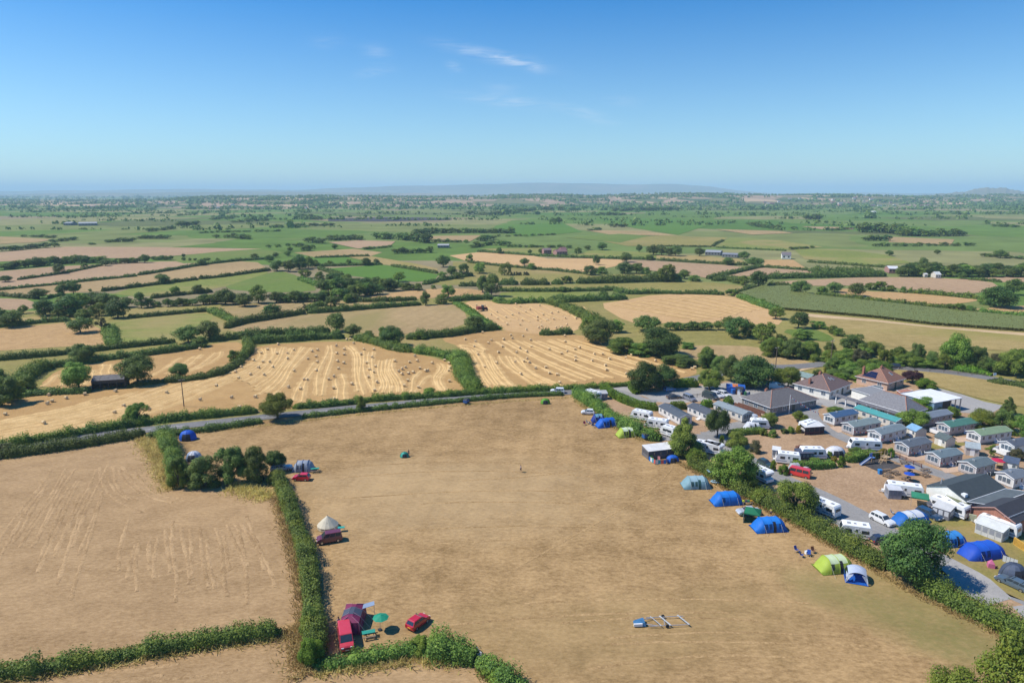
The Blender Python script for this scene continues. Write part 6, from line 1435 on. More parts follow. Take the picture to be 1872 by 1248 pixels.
# ------------------------------------------------------------------ cars
CARS = {  # length, width, height, belt z, bonnet z, cabin: base rear x, base front x, roof rear x, roof front x, wheel radius
 'hatch':  (3.75, 1.64, 1.45, 0.92, 0.86, -1.78, 0.88, -1.40, 0.12, 0.29),
 'saloon': (4.5, 1.76, 1.44, 0.92, 0.88, -1.55, 0.95, -0.85, 0.25, 0.31),
 'estate': (4.7, 1.80, 1.48, 0.95, 0.90, -2.25, 0.95, -2.00, 0.25, 0.32),
 'suv':    (4.45, 1.84, 1.68, 1.06, 1.02, -2.12, 1.02, -1.85, 0.35, 0.35),
 'mpv':    (4.35, 1.80, 1.82, 1.08, 1.02, -2.10, 1.30, -1.98, 0.62, 0.32),
 'van':    (4.9, 1.90, 2.00, 1.15, 1.12, -2.40, 1.75, -2.34, 1.02, 0.34),
 'bus':    (4.6, 1.78, 2.00, 1.12, 0.0, -2.26, 2.20, -2.14, 1.85, 0.33),
}
def car(kind, rear, front, rgb, label, group=None, rough=0.3, windows=True, z=GZ, rack=None):
 L, W, H, zb, zh, cr, cf, rr, rf, wr = CARS[kind]
 c, rz, _ = pose(rear, front)
 t = thing({'van': 'van', 'bus': 'camper_van', 'mpv': 'people_carrier'}.get(kind, 'car'), label, 'van' if kind in ('van', 'bus') else 'car', (c.x, c.y, z), rz, group)
 pm = paint('car_paint_%02d_%02d_%02d' % tuple(int(v * 99) for v in rgb), rgb, rough, 0.0, 0.6, 0.04, 1.0, coat=0.6)
 h, w2 = L / 2, W / 2
 body = MB(); rings = []
 prof = ([(-h, 0.42, 0.62), (-h + 0.02, 0.34, zb - 0.14), (-h + 0.12, 0.24, zb), (cr + 0.02, 0.22, zb), (0, 0.22, zb), (cf, 0.22, zb), (h - 0.55, 0.22, (zb + zh) / 2), (h - 0.16, 0.26, zh - 0.14), (h - 0.02, 0.36, zh - 0.3), (h, 0.42, zh - 0.42)]
   if kind != 'bus' else [(-h, 0.45, 0.9), (-h + 0.05, 0.32, zb), (0, 0.28, zb), (h - 0.12, 0.32, zb), (h - 0.03, 0.4, zb - 0.12), (h, 0.5, 0.8)])
 for i, (x, z0, z1) in enumerate(prof):
  e = 0.86 if i in (0, len(prof) - 1) else 0.95 if i in (1, len(prof) - 2) else 1.0
  y = w2 * e; zm = z0 + (z1 - z0) * 0.55
  rings.append([(x, -y * 0.92, z0), (x, -y, z0 + 0.1), (x, -y, zm), (x, -y * 0.94, z1 - 0.01), (x, 0, z1 + 0.02), (x, y * 0.94, z1 - 0.01), (x, y, zm), (x, y, z0 + 0.1), (x, y * 0.92, z0)])
 body.loft(rings)
 # cabin
 yb, yr = w2 * 0.93, w2 * (0.86 if kind in ('van', 'bus') else 0.76)
 B = [(cr, -yb, zb - 0.02), (cf, -yb, zb - 0.02), (cf, yb, zb - 0.02), (cr, yb, zb - 0.02)]
 Rf = [(rr, -yr, H - 0.05), (rf, -yr, H - 0.05), (rf, yr, H - 0.05), (rr, yr, H - 0.05)]
 R2 = [(rr + 0.12, -yr * 0.86, H), (rf - 0.15, -yr * 0.86, H), (rf - 0.15, yr * 0.86, H), (rr + 0.12, yr * 0.86, H)]
 body.hexa(B, Rf); body.hexa(Rf, R2)
 body.build('body', pm, t)
 def face(q, u0, u1, v0, v1):
  q = [Vector(p) for p in q]
  at = lambda u, v: q[0].lerp(q[1], u).lerp(q[3].lerp(q[2], u), v)
  return [at(u0, v0), at(u1, v0), at(u1, v1), at(u0, v1)]
 MB().panel(face([B[1], B[2], Rf[2], Rf[1]], 0.05, 0.95, 0.06, 0.92)).build('windscreen', GLASS, t)
 MB().panel(face([B[3], B[0], Rf[0], Rf[3]], 0.08, 0.92, 0.22 if kind in ('van', 'bus') else 0.12, 0.88)).build('rear_window', GLASS, t)
 cuts = [(0.74, 0.97)] if kind == 'van' else [(0.06, 0.33), (0.37, 0.63), (0.67, 0.95)] if kind in ('estate', 'suv', 'mpv', 'bus') else [(0.10, 0.48), (0.52, 0.93)]
 for s in (0, 1):
  q = [B[0], B[1], Rf[1], Rf[0]] if s == 0 else [B[2], B[3], Rf[3], Rf[2]]
  for a, b in cuts:
   if s: a, b = 1 - b, 1 - a
   MB().panel(face(q, a, b, 0.14, 0.88)).build('side_window', GLASS, t)
 wx = (-h + 0.78, h - 0.82)
 for x in wx:
  for s in (-1, 1):
   wl_ = MB().disc((x, s * (w2 - 0.09), wr), (0, 1, 0), wr, 0.2, 14).build('wheel', TYRE, t)
   MB().disc((x, s * (w2 - 0.02), wr), (0, 1, 0), wr * 0.62, 0.08, 10).build('rim', RIM, wl_)
 for s in (-1, 1):
  zl = (zh - 0.32) if kind != 'bus' else 0.82
  MB().box(h - 0.12, h + 0.015, s * w2 * 0.62 - 0.17, s * w2 * 0.62 + 0.17, zl - 0.1, zl + 0.08).build('headlight', LAMP_W, t)
  MB().box(-h - 0.012, -h + 0.1, s * w2 * 0.74 - 0.1, s * w2 * 0.74 + 0.1, zb - 0.36, zb - 0.08).build('tail_light', LAMP_R, t)
  MB().box(cf - 0.28, cf - 0.12, s * (w2 + 0.08) - 0.09, s * (w2 + 0.08) + 0.09, zb, zb + 0.14).build('mirror', TRIM, t)
 MB().box(-h - 0.015, -h + 0.03, -0.26, 0.26, 0.52, 0.63).build('rear_plate', PLATE_Y, t)
 MB().box(h - 0.03, h + 0.015, -0.26, 0.26, 0.40, 0.51).build('front_plate', PLATE_W, t)
 MB().box(h - 0.12, h + 0.012, -0.5, 0.5, zh - 0.5 if kind != 'bus' else 0.55, zh - 0.40 if kind != 'bus' else 0.63).build('grille', TRIM, t)
 if rack:
  for x in (rr + 0.5, rf - 0.3): MB().box(x - 0.03, x + 0.03, -yr, yr, H + 0.01, H + 0.06).build('roof_bar', TRIM, t)
 return t

# ------------------------------------------------------------------ touring caravans and motorhomes
STRIPE_B = paint('blue_grey_stripe', (0.20, 0.26, 0.36), 0.4)
def caravan(a, b, label, L=5.6, W=2.25, H=2.6, stripe=STRIPE_B, side=1, z=GZ, body=None, group=None, motor=False, grey=False):
 """a: rear end, b: hitch end on the ground; side: which flank has the door"""
 c, rz, _ = pose(a, b)
 t = thing('motorhome' if motor else 'touring_caravan', label, 'motorhome' if motor else 'caravan', (c.x, c.y, z), rz, group)
 h, w = L / 2, W / 2; bd = body or WHITE
 prof = [(-h, 0.45), (-h - 0.02, 1.5), (-h + 0.12, H - 0.25), (-h + 0.35, H), (h - 0.75, H), (h - 0.45, H - 0.12), (h - 0.12, 1.65), (h, 1.2), (h, 0.5), (h - 0.1, 0.42)]
 if motor: prof = [(-h, 0.5), (-h, H - 0.1), (-h + 0.15, H), (h - 0.5, H), (h - 0.1, H - 0.25), (h - 0.2, H - 0.75), (h - 0.9, 1.25), (h + 0.1 - 0.15, 1.05), (h, 0.5)]
 m = MB().prism(prof, -w, w)
 m.build('body', bd, t)
 for s in (-1, 1):
  y0, y1 = (w - 0.005, w + 0.012) if s > 0 else (-w - 0.012, -w + 0.005)
  MB().box(-h + 0.05, h - 0.12, y0, y1, 0.82, 1.0).build('stripe', stripe, t)
  for x0, x1 in ((-h + 0.5, -h + 1.7), (-0.55, 0.45), (h - 1.9, h - 0.9)):
   if s == side and x0 == -0.55:
    d = MB().box(-0.45, 0.2, y0 - 0.004, y1 + 0.006, 0.5, 2.25).build('door', bd, t)
    MB().box(-0.32, 0.07, y0 - 0.006, y1 + 0.014, 1.5, 2.05).build('door_window', GLASS, d); continue
   MB().box(x0, x1, y0 - 0.004, y1 + 0.01, 1.35, 1.95).build('window', GLASS, t)
  wl_ = MB().disc((-0.1, s * (w - 0.12), 0.31), (0, 1, 0), 0.31, 0.2, 14).build('wheel', TYRE, t)
  MB().disc((-0.1, s * (w - 0.03), 0.31), (0, 1, 0), 0.18, 0.08, 10).build('rim', RIM, wl_)
  if motor:
   MB().disc((h - 0.8, s * (w - 0.12), 0.31), (0, 1, 0), 0.31, 0.2, 14).build('wheel', TYRE, t)
 MB().panel([(h - 0.42, -w * 0.8, H - 0.16), (h - 0.14, -w * 0.8, 1.7), (h - 0.14, w * 0.8, 1.7), (h - 0.42, w * 0.8, H - 0.16)] if not motor else
    [(h - 0.24, -w * 0.85, H - 0.82), (h - 0.84, -w * 0.85, 1.3), (h - 0.84, w * 0.85, 1.3), (h - 0.24, w * 0.85, H - 0.82)]).build('front_window', GLASS, t)
 MB().panel([(-h - 0.015, -w * 0.7, 1.45), (-h + 0.06, -w * 0.7, 2.0), (-h + 0.06, w * 0.7, 2.0), (-h - 0.015, w * 0.7, 1.45)]).build('rear_window', GLASS, t)
 for x, q in ((-h + 1.2, 0.28), (0.1, 0.2), (h - 1.5, 0.3)):
  MB().box(x - q, x + q, -q, q, H - 0.01, H + 0.07).build('roof_vent', paint('smoked_vent', (0.25, 0.26, 0.28), 0.4), t)
 if not motor:
  hb = MB(); hb.tube((h - 0.1, -0.6, 0.42), (h + 1.1, 0, 0.42), 0.05); hb.tube((h - 0.1, 0.6, 0.42), (h + 1.1, 0, 0.42), 0.05); hb.tube((h + 0.9, 0, 0.02), (h + 0.9, 0, 0.5), 0.05)
  hb.build('hitch', STEEL, t)
  MB().box(h + 0.1, h + 0.5, -0.3, 0.3, 0.42, 0.85).build('gas_locker', bd, t)
 return t

# ------------------------------------------------------------------ static homes
def mobile_home(a, b, W, roof_rgb, label, wall=None, Hw=2.45, pitch=0.62, sideways=1, L=None, win_end=True, deck=False, z=GZ, steps=True, rname=None):
 """a -> b: the base of the long wall that faces the camera, seen from left to right; the home lies behind it"""
 d = b - a; L = L or d.length; rz = math.atan2(d.y, d.x)
 t = thing('mobile_home', label, 'mobile home', (a.x, a.y, z), rz)
 wall = wall or CLAD_W
 roof_rgb = tuple(v * 0.9 for v in roof_rgb)
 rf = paint('home_roof_%02d_%02d_%02d' % tuple(int(v * 99) for v in roof_rgb), roof_rgb, 0.55, var=0.1)
 z0 = 0.45
 MB().prism([(0, z0), (W, z0), (W, Hw), (W / 2, Hw + pitch - 0.06), (0, Hw)], 0, L, 'x').build('wall', wall, t)
 MB().box(0.08, L - 0.08, 0.08, W - 0.08, 0, z0 + 0.02).build('skirt', paint('brick_skirt', (0.36, 0.30, 0.26), 0.9, var=0.25, scale=4), t)
 o = 0.22
 for s, (y0, y1) in enumerate(((-o, W / 2), (W + o, W / 2))):
  za, zb_ = Hw - 0.07, Hw + pitch
  q = MB().hexa([(-o, y0, za), (L + o, y0, za), (L + o, y1, zb_), (-o, y1, zb_)], [(-o, y0, za + 0.08), (L + o, y0, za + 0.08), (L + o, y1, zb_ + 0.08), (-o, y1, zb_ + 0.08)])
  q.build('roof_slope', rf, t)
 MB().box(L * 0.3 - 0.12, L * 0.3 + 0.12, W * 0.42, W * 0.58, Hw + pitch - 0.1, Hw + pitch + 0.3).build('flue', STEEL, t)
 n = max(3, int(L / 2.0)); dr = n // 2
 for i in range(n):
  x = L * (i + 0.5) / n
  if i == dr:
   dd = MB().box(x - 0.42, x + 0.42, -0.03, 0.03, z0, 2.3).build('door', UPVC, t)
   MB().box(x - 0.28, x + 0.28, -0.045, 0.02, 1.3, 2.1).build('door_pane', PANE, dd)
   if steps:
    st = MB(); st.box(x - 0.5, x + 0.5, -0.9, -0.04, 0, 0.22).box(x - 0.5, x + 0.5, -0.5, -0.04, 0.22, 0.42); st.build('steps', UPVC, t)
    rl = MB()
    for sx in (-0.52, 0.52):
     rl.tube((x + sx, -0.9, 0), (x + sx, -0.9, 1.0), 0.03).tube((x + sx, -0.9, 1.0), (x + sx, -0.04, 1.35), 0.03)
    rl.build('handrail', UPVC, t)
   continue
  ww = 0.62 if i % 2 else 0.42
  fr = MB().box(x - ww, x + ww, -0.03, 0.03, 1.12, 2.12).build('window', UPVC, t)
  MB().box(x - ww + 0.08, x + ww - 0.08, -0.045, 0.02, 1.2, 2.04).build('pane', PANE, fr)
  fr = MB().box(x - ww, x + ww, W - 0.03, W + 0.03, 1.12, 2.12).build('window', UPVC, t)
  MB().box(x - ww + 0.08, x + ww - 0.08, W - 0.02, W + 0.045, 1.2, 2.04).build('pane', PANE, fr)
 for xe, s in ((0, -1), (L, 1)):
  if not win_end: break
  fr = MB().box(xe - 0.035, xe + 0.035, W * 0.14, W * 0.86, 0.95, 2.15).build('end_window', UPVC, t)
  for k in range(3):
   y0 = W * (0.16 + 0.235 * k); MB().box(xe - 0.05, xe + 0.05, y0, y0 + W * 0.21, 1.02, 2.08).build('pane', PANE, fr)
  MB().box(xe - 0.03, xe + 0.03, -0.06, 0.06, 0.45, Hw).build('corner_trim', UPVC, t)
  fb = MB()
  for y0, y1 in ((-o, W / 2), (W + o, W / 2)):
   fb.hexa([(xe + s * o, y0, Hw - 0.17), (xe + s * (o + 0.04), y0, Hw - 0.17), (xe + s * (o + 0.04), y1, Hw + pitch - 0.1), (xe + s * o, y1, Hw + pitch - 0.1)],
     [(xe + s * o, y0, Hw + 0.02), (xe + s * (o + 0.04), y0, Hw + 0.02), (xe + s * (o + 0.04), y1, Hw + pitch + 0.09), (xe + s * o, y1, Hw + pitch + 0.09)])
  fb.build('bargeboard', UPVC, t)
 if deck:
  MB().box(-2.4, -0.06, 0, W, 0.36, 0.46).build('deck', UPVC, t)
  rl = MB()
  for y in (0, W): rl.box(-2.4, -0.06, y - 0.03, y + 0.03, 0.5, 1.35)
  rl.box(-2.43, -2.37, 0, W, 0.5, 1.35); rl.build('deck_railing', UPVC, t)
 return t

def shed(a, b, W, roof_rgb, label, wall, Hw=2.0, pitch=0.9, name='shed', cat='shed', z=GZ, along=True, door=True, skylight=0):
 """a small building: a -> b is the base of the camera-side wall; ridge along it or across it"""
 d = b - a; L = d.length
 t = thing(name, label, cat, (a.x, a.y, z), math.atan2(d.y, d.x))
 roof_rgb = tuple(v * 0.85 for v in roof_rgb)
 rf = paint('roof_%02d_%02d_%02d' % tuple(int(v * 99) for v in roof_rgb), roof_rgb, 0.6, var=0.15)
 o = 0.22
 if along:
  MB().prism([(0, 0), (W, 0), (W, Hw), (W / 2, Hw + pitch - 0.06), (0, Hw)], 0, L, 'x').build('wall', wall, t)
  for y0, y1 in ((-o, W / 2), (W + o, W / 2)):
   MB().hexa([(-o, y0, Hw - 0.09), (L + o, y0, Hw - 0.09), (L + o, y1, Hw + pitch), (-o, y1, Hw + pitch)], [(-o, y0, Hw), (L + o, y0, Hw), (L + o, y1, Hw + pitch + 0.09), (-o, y1, Hw + pitch + 0.09)]).build('roof_slope', rf, t)
 else:
  MB().prism([(0, 0), (L, 0), (L, Hw), (L / 2, Hw + pitch - 0.06), (0, Hw)], 0, W, 'y').build('wall', wall, t)
  for x0, x1 in ((-o, L / 2), (L + o, L / 2)):
   MB().hexa([(x0, -o, Hw - 0.09), (x0, W + o, Hw - 0.09), (x1, W + o, Hw + pitch), (x1, -o, Hw + pitch)], [(x0, -o, Hw), (x0, W + o, Hw), (x1, W + o, Hw + pitch + 0.09), (x1, -o, Hw + pitch + 0.09)]).build('roof_slope', rf, t)
 if door:
  MB().box(L * 0.5 - 0.45, L * 0.5 + 0.45, -0.04, 0.02, 0.02, 1.85).build('door', UPVC, t)
  fr = MB().box(L * 0.78 - 0.35, L * 0.78 + 0.35, -0.04, 0.02, 0.95, 1.7).build('window', UPVC, t)
  MB().box(L * 0.78 - 0.28, L * 0.78 + 0.28, -0.055, 0.02, 1.02, 1.63).build('pane', PANE, fr)
 return t

def hip_house(fc, ra, la, label, wall, roof_rgb, Hw=2.7, rise=3.0, name='bungalow', cat='house', chimneys=(), win=True, z=GZ, ridge=0.4, over=0.45, veluxes=(), solar=None):
 """fc: the corner nearest the camera; ra, la: ends of the walls that run right and left from it (ground points)"""
 d = ra - fc; L = d.length; rz = math.atan2(d.y, d.x); e = la - fc
 ux, uy = Vector((math.cos(rz), math.sin(rz), 0)), Vector((-math.sin(rz), math.cos(rz), 0)); Wd = abs(e.dot(uy))
 t = thing(name, label, cat, (fc.x, fc.y, z), rz)
 MB().box(0, L, 0, Wd, 0, Hw).build('wall', wall, t)
 roof_rgb = tuple(v * 0.72 for v in roof_rgb)
 rf = paint('tiles_%02d_%02d_%02d' % tuple(int(v * 99) for v in roof_rgb), roof_rgb, 0.75, var=0.22, scale=2.5)
 o = over; zb = Hw - 0.1
 c = [(-o, -o, zb), (L + o, -o, zb), (L + o, Wd + o, zb), (-o, Wd + o, zb)]
 if L >= Wd: r0, r1 = (L * (0.5 - ridge / 2), Wd / 2, Hw + rise), (L * (0.5 + ridge / 2), Wd / 2, Hw + rise)
 else: r0, r1 = (L / 2, Wd * (0.5 - ridge / 2), Hw + rise), (L / 2, Wd * (0.5 + ridge / 2), Hw + rise)
 faces = ([[c[0], c[1], r1, r0], [c[2], c[3], r0, r1], [c[3], c[0], r0], [c[1], c[2], r1]] if L >= Wd else
    [[c[1], c[2], r1, r0], [c[3], c[0], r0, r1], [c[0], c[1], r0], [c[2], c[3], r1]])
 for f in faces:
  n = len(f); m = MB().pts(f + [(p[0], p[1], p[2] + 0.1) for p in f], [tuple(range(n))[::-1], tuple(range(n, 2 * n))] + [(i, (i + 1) % n, (i + 1) % n + n, i + n) for i in range(n)])
  m.build('roof_slope', rf, t)
 cap = MB()
 for p in ((c[0], r0), (c[1], r1 if L >= Wd else r0), (r0, r1)): cap.tube(Vector(p[0]) + Vector((0, 0, 0.1)), Vector(p[1]) + Vector((0, 0, 0.1)), 0.11)
 cap.build('ridge_tiles', paint('ridge_clay', (0.36, 0.17, 0.11), 0.8, var=0.2), t)
 gut = MB().tube((-o, -o, zb), (L + o, -o, zb), 0.07).tube((-o, -o, zb), (-o, Wd + o, zb), 0.07); gut.build('gutter', UPVC, t)
 if win:
  n = max(2, int(L / 3.2))
  for i in range(n):
   x = L * (i + 0.5) / n
   if i == n // 2:
    MB().box(x - 0.5, x + 0.5, -0.05, 0.02, 0.02, 2.1).build('door', paint('dark_door', (0.06, 0.08, 0.07), 0.5), t); continue
   fr = MB().box(x - 0.75, x + 0.75, -0.05, 0.02, 0.95, 2.15).build('window', UPVC, t)
   MB().box(x - 0.66, x - 0.04, -0.065, 0.02, 1.04, 2.06).build('pane', PANE, fr); MB().box(x + 0.04, x + 0.66, -0.065, 0.02, 1.04, 2.06).build('pane', PANE, fr)
  n = max(2, int(Wd / 3.4))
  for i in range(n):
   y = Wd * (i + 0.5) / n
   fr = MB().box(-0.05, 0.02, y - 0.7, y + 0.7, 0.95, 2.15).build('window', UPVC, t)
   MB().box(-0.065, 0.02, y - 0.6, y - 0.04, 1.04, 2.06).build('pane', PANE, fr); MB().box(-0.065, 0.02, y + 0.04, y + 0.6, 1.04, 2.06).build('pane', PANE, fr)
 for (x, y, hh) in chimneys:
  k = MB().box(x * L - 0.4, x * L + 0.4, y * Wd - 0.3, y * Wd + 0.3, Hw, Hw + rise + hh).build('chimney', BRICK, t)
  for s in (-0.18, 0.18): MB().tube((x * L + s, y * Wd, Hw + rise + hh), (x * L + s, y * Wd, Hw + rise + hh + 0.35), 0.1, 0.09).build('chimney_pot', paint('clay_pot', (0.42, 0.20, 0.12), 0.8), k)
 # plates lying on the front slope
 def on_front(u0, u1, v0, v1):
  a0, a1, b1, b0 = [Vector(p) for p in ((faces[0] if L >= Wd else [c[0], c[1], r0, r0]))]
  at = lambda u, v: a0.lerp(a1, u).lerp(b0.lerp(b1, u), v) + Vector((0, 0, 0.12))
  return [at(u0, v0), at(u1, v0), at(u1, v1), at(u0, v1)]
 def on_left(u0, u1, v0, v1):
  f = faces[2] if L >= Wd else faces[1]
  a0, a1 = Vector(c[3]), Vector(c[0]); b0, b1 = (Vector(r0), Vector(r0)) if L >= Wd else (Vector(r1), Vector(r0))
  at = lambda u, v: a0.lerp(a1, u).lerp(b0.lerp(b1, u), v) + Vector((0, 0, 0.12))
  return [at(u0, v0), at(u1, v0), at(u1, v1), at(u0, v1)]
 for sd, u0, u1, v0, v1 in veluxes:
  fr = MB().panel((on_front if sd == 'f' else on_left)(u0, u1, v0, v1), 0.08).build('skylight', paint('skylight_frame', (0.45, 0.46, 0.48), 0.4), t)
  du, dv = (u1 - u0) * 0.12, (v1 - v0) * 0.12
  MB().panel((on_front if sd == 'f' else on_left)(u0 + du, u1 - du, v0 + dv, v1 - dv), 0.1).build('pane', PANE, fr)
 if solar:
  sd, u0, u1, v0, v1, nu, nv = solar
  for i in range(nu):
   for j in range(nv):
    a, b_ = u0 + (u1 - u0) * i / nu, u0 + (u1 - u0) * (i + 0.94) / nu; p, q = v0 + (v1 - v0) * j / nv, v0 + (v1 - v0) * (j + 0.93) / nv
    MB().panel((on_front if sd == 'f' else on_left)(a, b_, p, q), 0.06).build('solar_panel', paint('solar_cell', (0.012, 0.016, 0.05), 0.15, spec=0.7), t)
 return t

# ------------------------------------------------------------------ tents
def cloth(rgb): return paint('tent_cloth_%03d_%03d_%03d' % tuple(int(v * 500) for v in rgb), rgb, 0.6, spec=0.3, var=0.10, scale=0.8, trans=0.15)
ROPE = paint('guy_rope', (0.55, 0.53, 0.45), 0.8)

def arch_ring(x, w, h, n=12, sk=0.0, p=0.85, lean=0.0):
 out = []
 for i in range(n + 1):
  t = math.pi * i / n
  y, z = -math.cos(t), math.sin(t)
  out.append((x + lean * z * h, math.copysign(abs(y) ** 0.72, y) * w / 2, max(0.02, (z ** p) * h)))
 return out

def tunnel_tent(a, b, label, rgb, W=3.2, H=2.1, roof_rgb=None, dark=None, door=True, windows=2, skirt=True, hoops=3, slope=(0.55, 0.75), name='tent', z=GZ, side=-1, group=None, pole_rgb=None, door_rgb=(0.035, 0.035, 0.04)):
 """hooped tunnel tent from a (left end) to b (right end)"""
 c, rz, L = pose(a, b)
 t = thing(name, label, 'tent', (c.x, c.y, z), rz, group)
 h = L / 2; fm = cloth(rgb)
 st = [(-h, W * 0.72, H * 0.10), (-h + 0.10 * L, W * 0.9, H * slope[0]), (-h + 0.24 * L, W, H * 0.98), (-h + 0.38 * L, W, H * 0.955), (0, W, H), (0.12 * L, W, H * 0.955), (h - 0.24 * L, W, H * 0.98), (h - 0.10 * L, W * 0.92, H * slope[1]), (h, W * 0.78, H * 0.12)]
 rings = [arch_ring(*s) for s in st]
 MB().loft(rings, False, False).build('flysheet', fm, t, True)
 if roof_rgb:
  MB().loft([[(p[0], p[1] * 1.003, p[2] + 0.02) for p in r[3:10]] for r in rings[2:7]], False, False).build('roof_panel', cloth(roof_rgb), t, True)
 pr = cloth(pole_rgb) if pole_rgb else fm
 for i in ([2, 4, 6] if hoops == 3 else [2, 6] if hoops == 2 else [1, 2, 4, 6]):
  MB().path([(p[0], p[1] * 1.01, p[2] + 0.02) for p in rings[i]], 0.05, 5).build('hoop', pr, t)
 # openings on the flank that faces the camera
 dm = cloth(door_rgb)
 def flank(x0, x1, i0, i1, nm, m):
  rg_ = [[((1 - f) * r0[k][0] + f * r1[k][0], ((1 - f) * r0[k][1] + f * r1[k][1]) * 1.012, (1 - f) * r0[k][2] + f * r1[k][2] + 0.012) for k in range(i0, i1 + 1)] for (f, r0, r1) in
    [next(((x - rings[q][0][0]) / (rings[q + 1][0][0] - rings[q][0][0]), rings[q], rings[q + 1]) for q in range(len(rings) - 1) if rings[q][0][0] <= x <= rings[q + 1][0][0] + 1e-6) for x in (x0, (x0 + x1) / 2, x1)]]
  MB().loft(rg_, False, False).build(nm, m, t)
 i0, i1 = (0, 4) if side < 0 else (8, 12)
 if door: flank(0.02 * L, 0.11 * L, i0, i1, 'door', dm)
 xs = [-0.24, -0.10, 0.2, 0.27][:windows]
 for q in xs: flank(q * L, (q + 0.09) * L, 1 if side < 0 else 9, 3 if side < 0 else 11, 'window', cloth(dark or tuple(v * 0.35 for v in rgb)))
 if skirt: MB().box(-h, h, -W / 2 - 0.05, W / 2 + 0.05, 0, 0.02).build('groundsheet', cloth(tuple(v * 0.5 for v in rgb)), t)
 for s in (-1, 1):
  for i in (2, 6):
   p = rings[i][9 if s > 0 else 3]; MB().tube(p, (p[0], s * (W / 2 + 1.2), 0), 0.015, 0.015, 4).build('guy_rope', ROPE, t)
 return t

def dome_tent(c, rz, label, rgb, W=2.6, D=2.2, H=1.5, rgb2=None, door_rgb=(0.04, 0.04, 0.05), z=GZ, stripes=None, name='tent'):
 t = thing(name, label, 'tent', (c.x, c.y, z), rz)
 n, m = 12, 6; pts_ = [[(W / 2 * math.cos(2 * math.pi * i / n) * math.cos(j / m * math.pi / 2) ** 0.8, D / 2 * math.sin(2 * math.pi * i / n) * math.cos(j / m * math.pi / 2) ** 0.8, 0.02 + H * math.sin(j / m * math.pi / 2)) for i in range(n)] for j in range(m)]
 full = MB(); full.loft(pts_, True, False); top = len(full.v); full.pts([(0, 0, H + 0.02)], []); full.f += [((m - 1) * n + i, (m - 1) * n + (i + 1) % n, top) for i in range(n)]
 full.build('flysheet', cloth(rgb), t, True)
 if rgb2:
  for k in ((2, 3, 4) if not stripes else stripes):
   MB().loft([[(p[0] * 1.012, p[1] * 1.012, p[2] + 0.01) for p in (pts_[j][k], pts_[j][k + 1])] for j in range(m)], False, False).build('panel', cloth(rgb2), t)
 for k in (0, 3, 6, 9):
  MB().path([(p[0] * 1.012, p[1] * 1.012, p[2] + 0.012) for p in [pts_[j][k] for j in range(m)]] + [(0, 0, H + 0.03)], 0.025, 4).build('pole', cloth(tuple(v * 0.6 for v in rgb)), t)
 MB().loft([[(p[0] * 1.02, p[1] * 1.02, p[2] + 0.01) for p in (pts_[j][8], pts_[j][9], pts_[j][10])] for j in range(4)], False, False).build('door', cloth(door_rgb), t)
 return t

def bell_tent(c, label, rgb, R=2.4, H=2.7, z=GZ):
 t = thing('bell_tent', label, 'tent', (c.x, c.y, z), 0.2)
 n = 14; ring = lambda r, zz: [(r * math.cos(2 * math.pi * i / n), r * math.sin(2 * math.pi * i / n), zz) for i in range(n)]
 MB().loft([ring(R, 0.02), ring(R * 0.985, 0.62)], True, False).build('wall', cloth(rgb), t)
 for k in range(n):
  a0, a1 = 2 * math.pi * k / n, 2 * math.pi * (k + 1) / n
  q = lambda r, a, zz: (r * math.cos(a), r * math.sin(a), zz)
  MB().pts([q(R * 1.02, a0, 0.6), q(R * 1.02, a1, 0.6), q(R * 0.48, a1, 1.58), q(R * 0.48, a0, 1.58), q(0.06, a1, H), q(0.06, a0, H)], [(0, 1, 2, 3), (3, 2, 4, 5)]).build('roof_gore', cloth(rgb), t)
  if k % 2 == 0: MB().tube(q(R * 1.02, a0, 0.6), q(R * 1.75, a0, 0), 0.014, 0.014, 4).build('guy_rope', ROPE, t)
 MB().tube((0, 0, 0), (0, 0, H + 0.15), 0.05).build('pole', WOOD, t)
 MB().pts([(-0.5, -R * 1.0, 0.02), (0.5, -R * 1.0, 0.02), (0, -R * 0.56, 1.5)], [(0, 1, 2)]).build('door', cloth((0.40, 0.33, 0.22)), t)
 return t

def gazebo(c, rz, label, rgb, W=2.9, H=2.0, peak=0.7, side_rgb=None, z=GZ, trim_rgb=None):
 t = thing('gazebo', label, 'gazebo', (c.x, c.y, z), rz); h = W / 2
 q = [(-h, -h, H), (h, -h, H), (h, h, H), (-h, h, H)]
 for i in range(4):
  a, b = q[i], q[(i + 1) % 4]
  MB().pts([a, b, (0, 0, H + peak), (a[0], a[1], H - 0.22), (b[0], b[1], H - 0.22)], [(0, 1, 2), (3, 4, 1, 0)]).build('canopy_side', cloth(rgb), t)
  MB().tube((a[0] * 0.98, a[1] * 0.98, 0), (a[0] * 0.98, a[1] * 0.98, H), 0.035).build('leg', STEEL, t)
 if side_rgb:
  MB().box(-h, -h + 0.03, -h, h, 0, H - 0.05).build('side_panel', cloth(side_rgb), t)
 if trim_rgb:
  MB().box(-h - 0.04, -h + 0.02, -h, h, H - 0.26, H - 0.05).build('edge_band', cloth(trim_rgb), t)
 return t

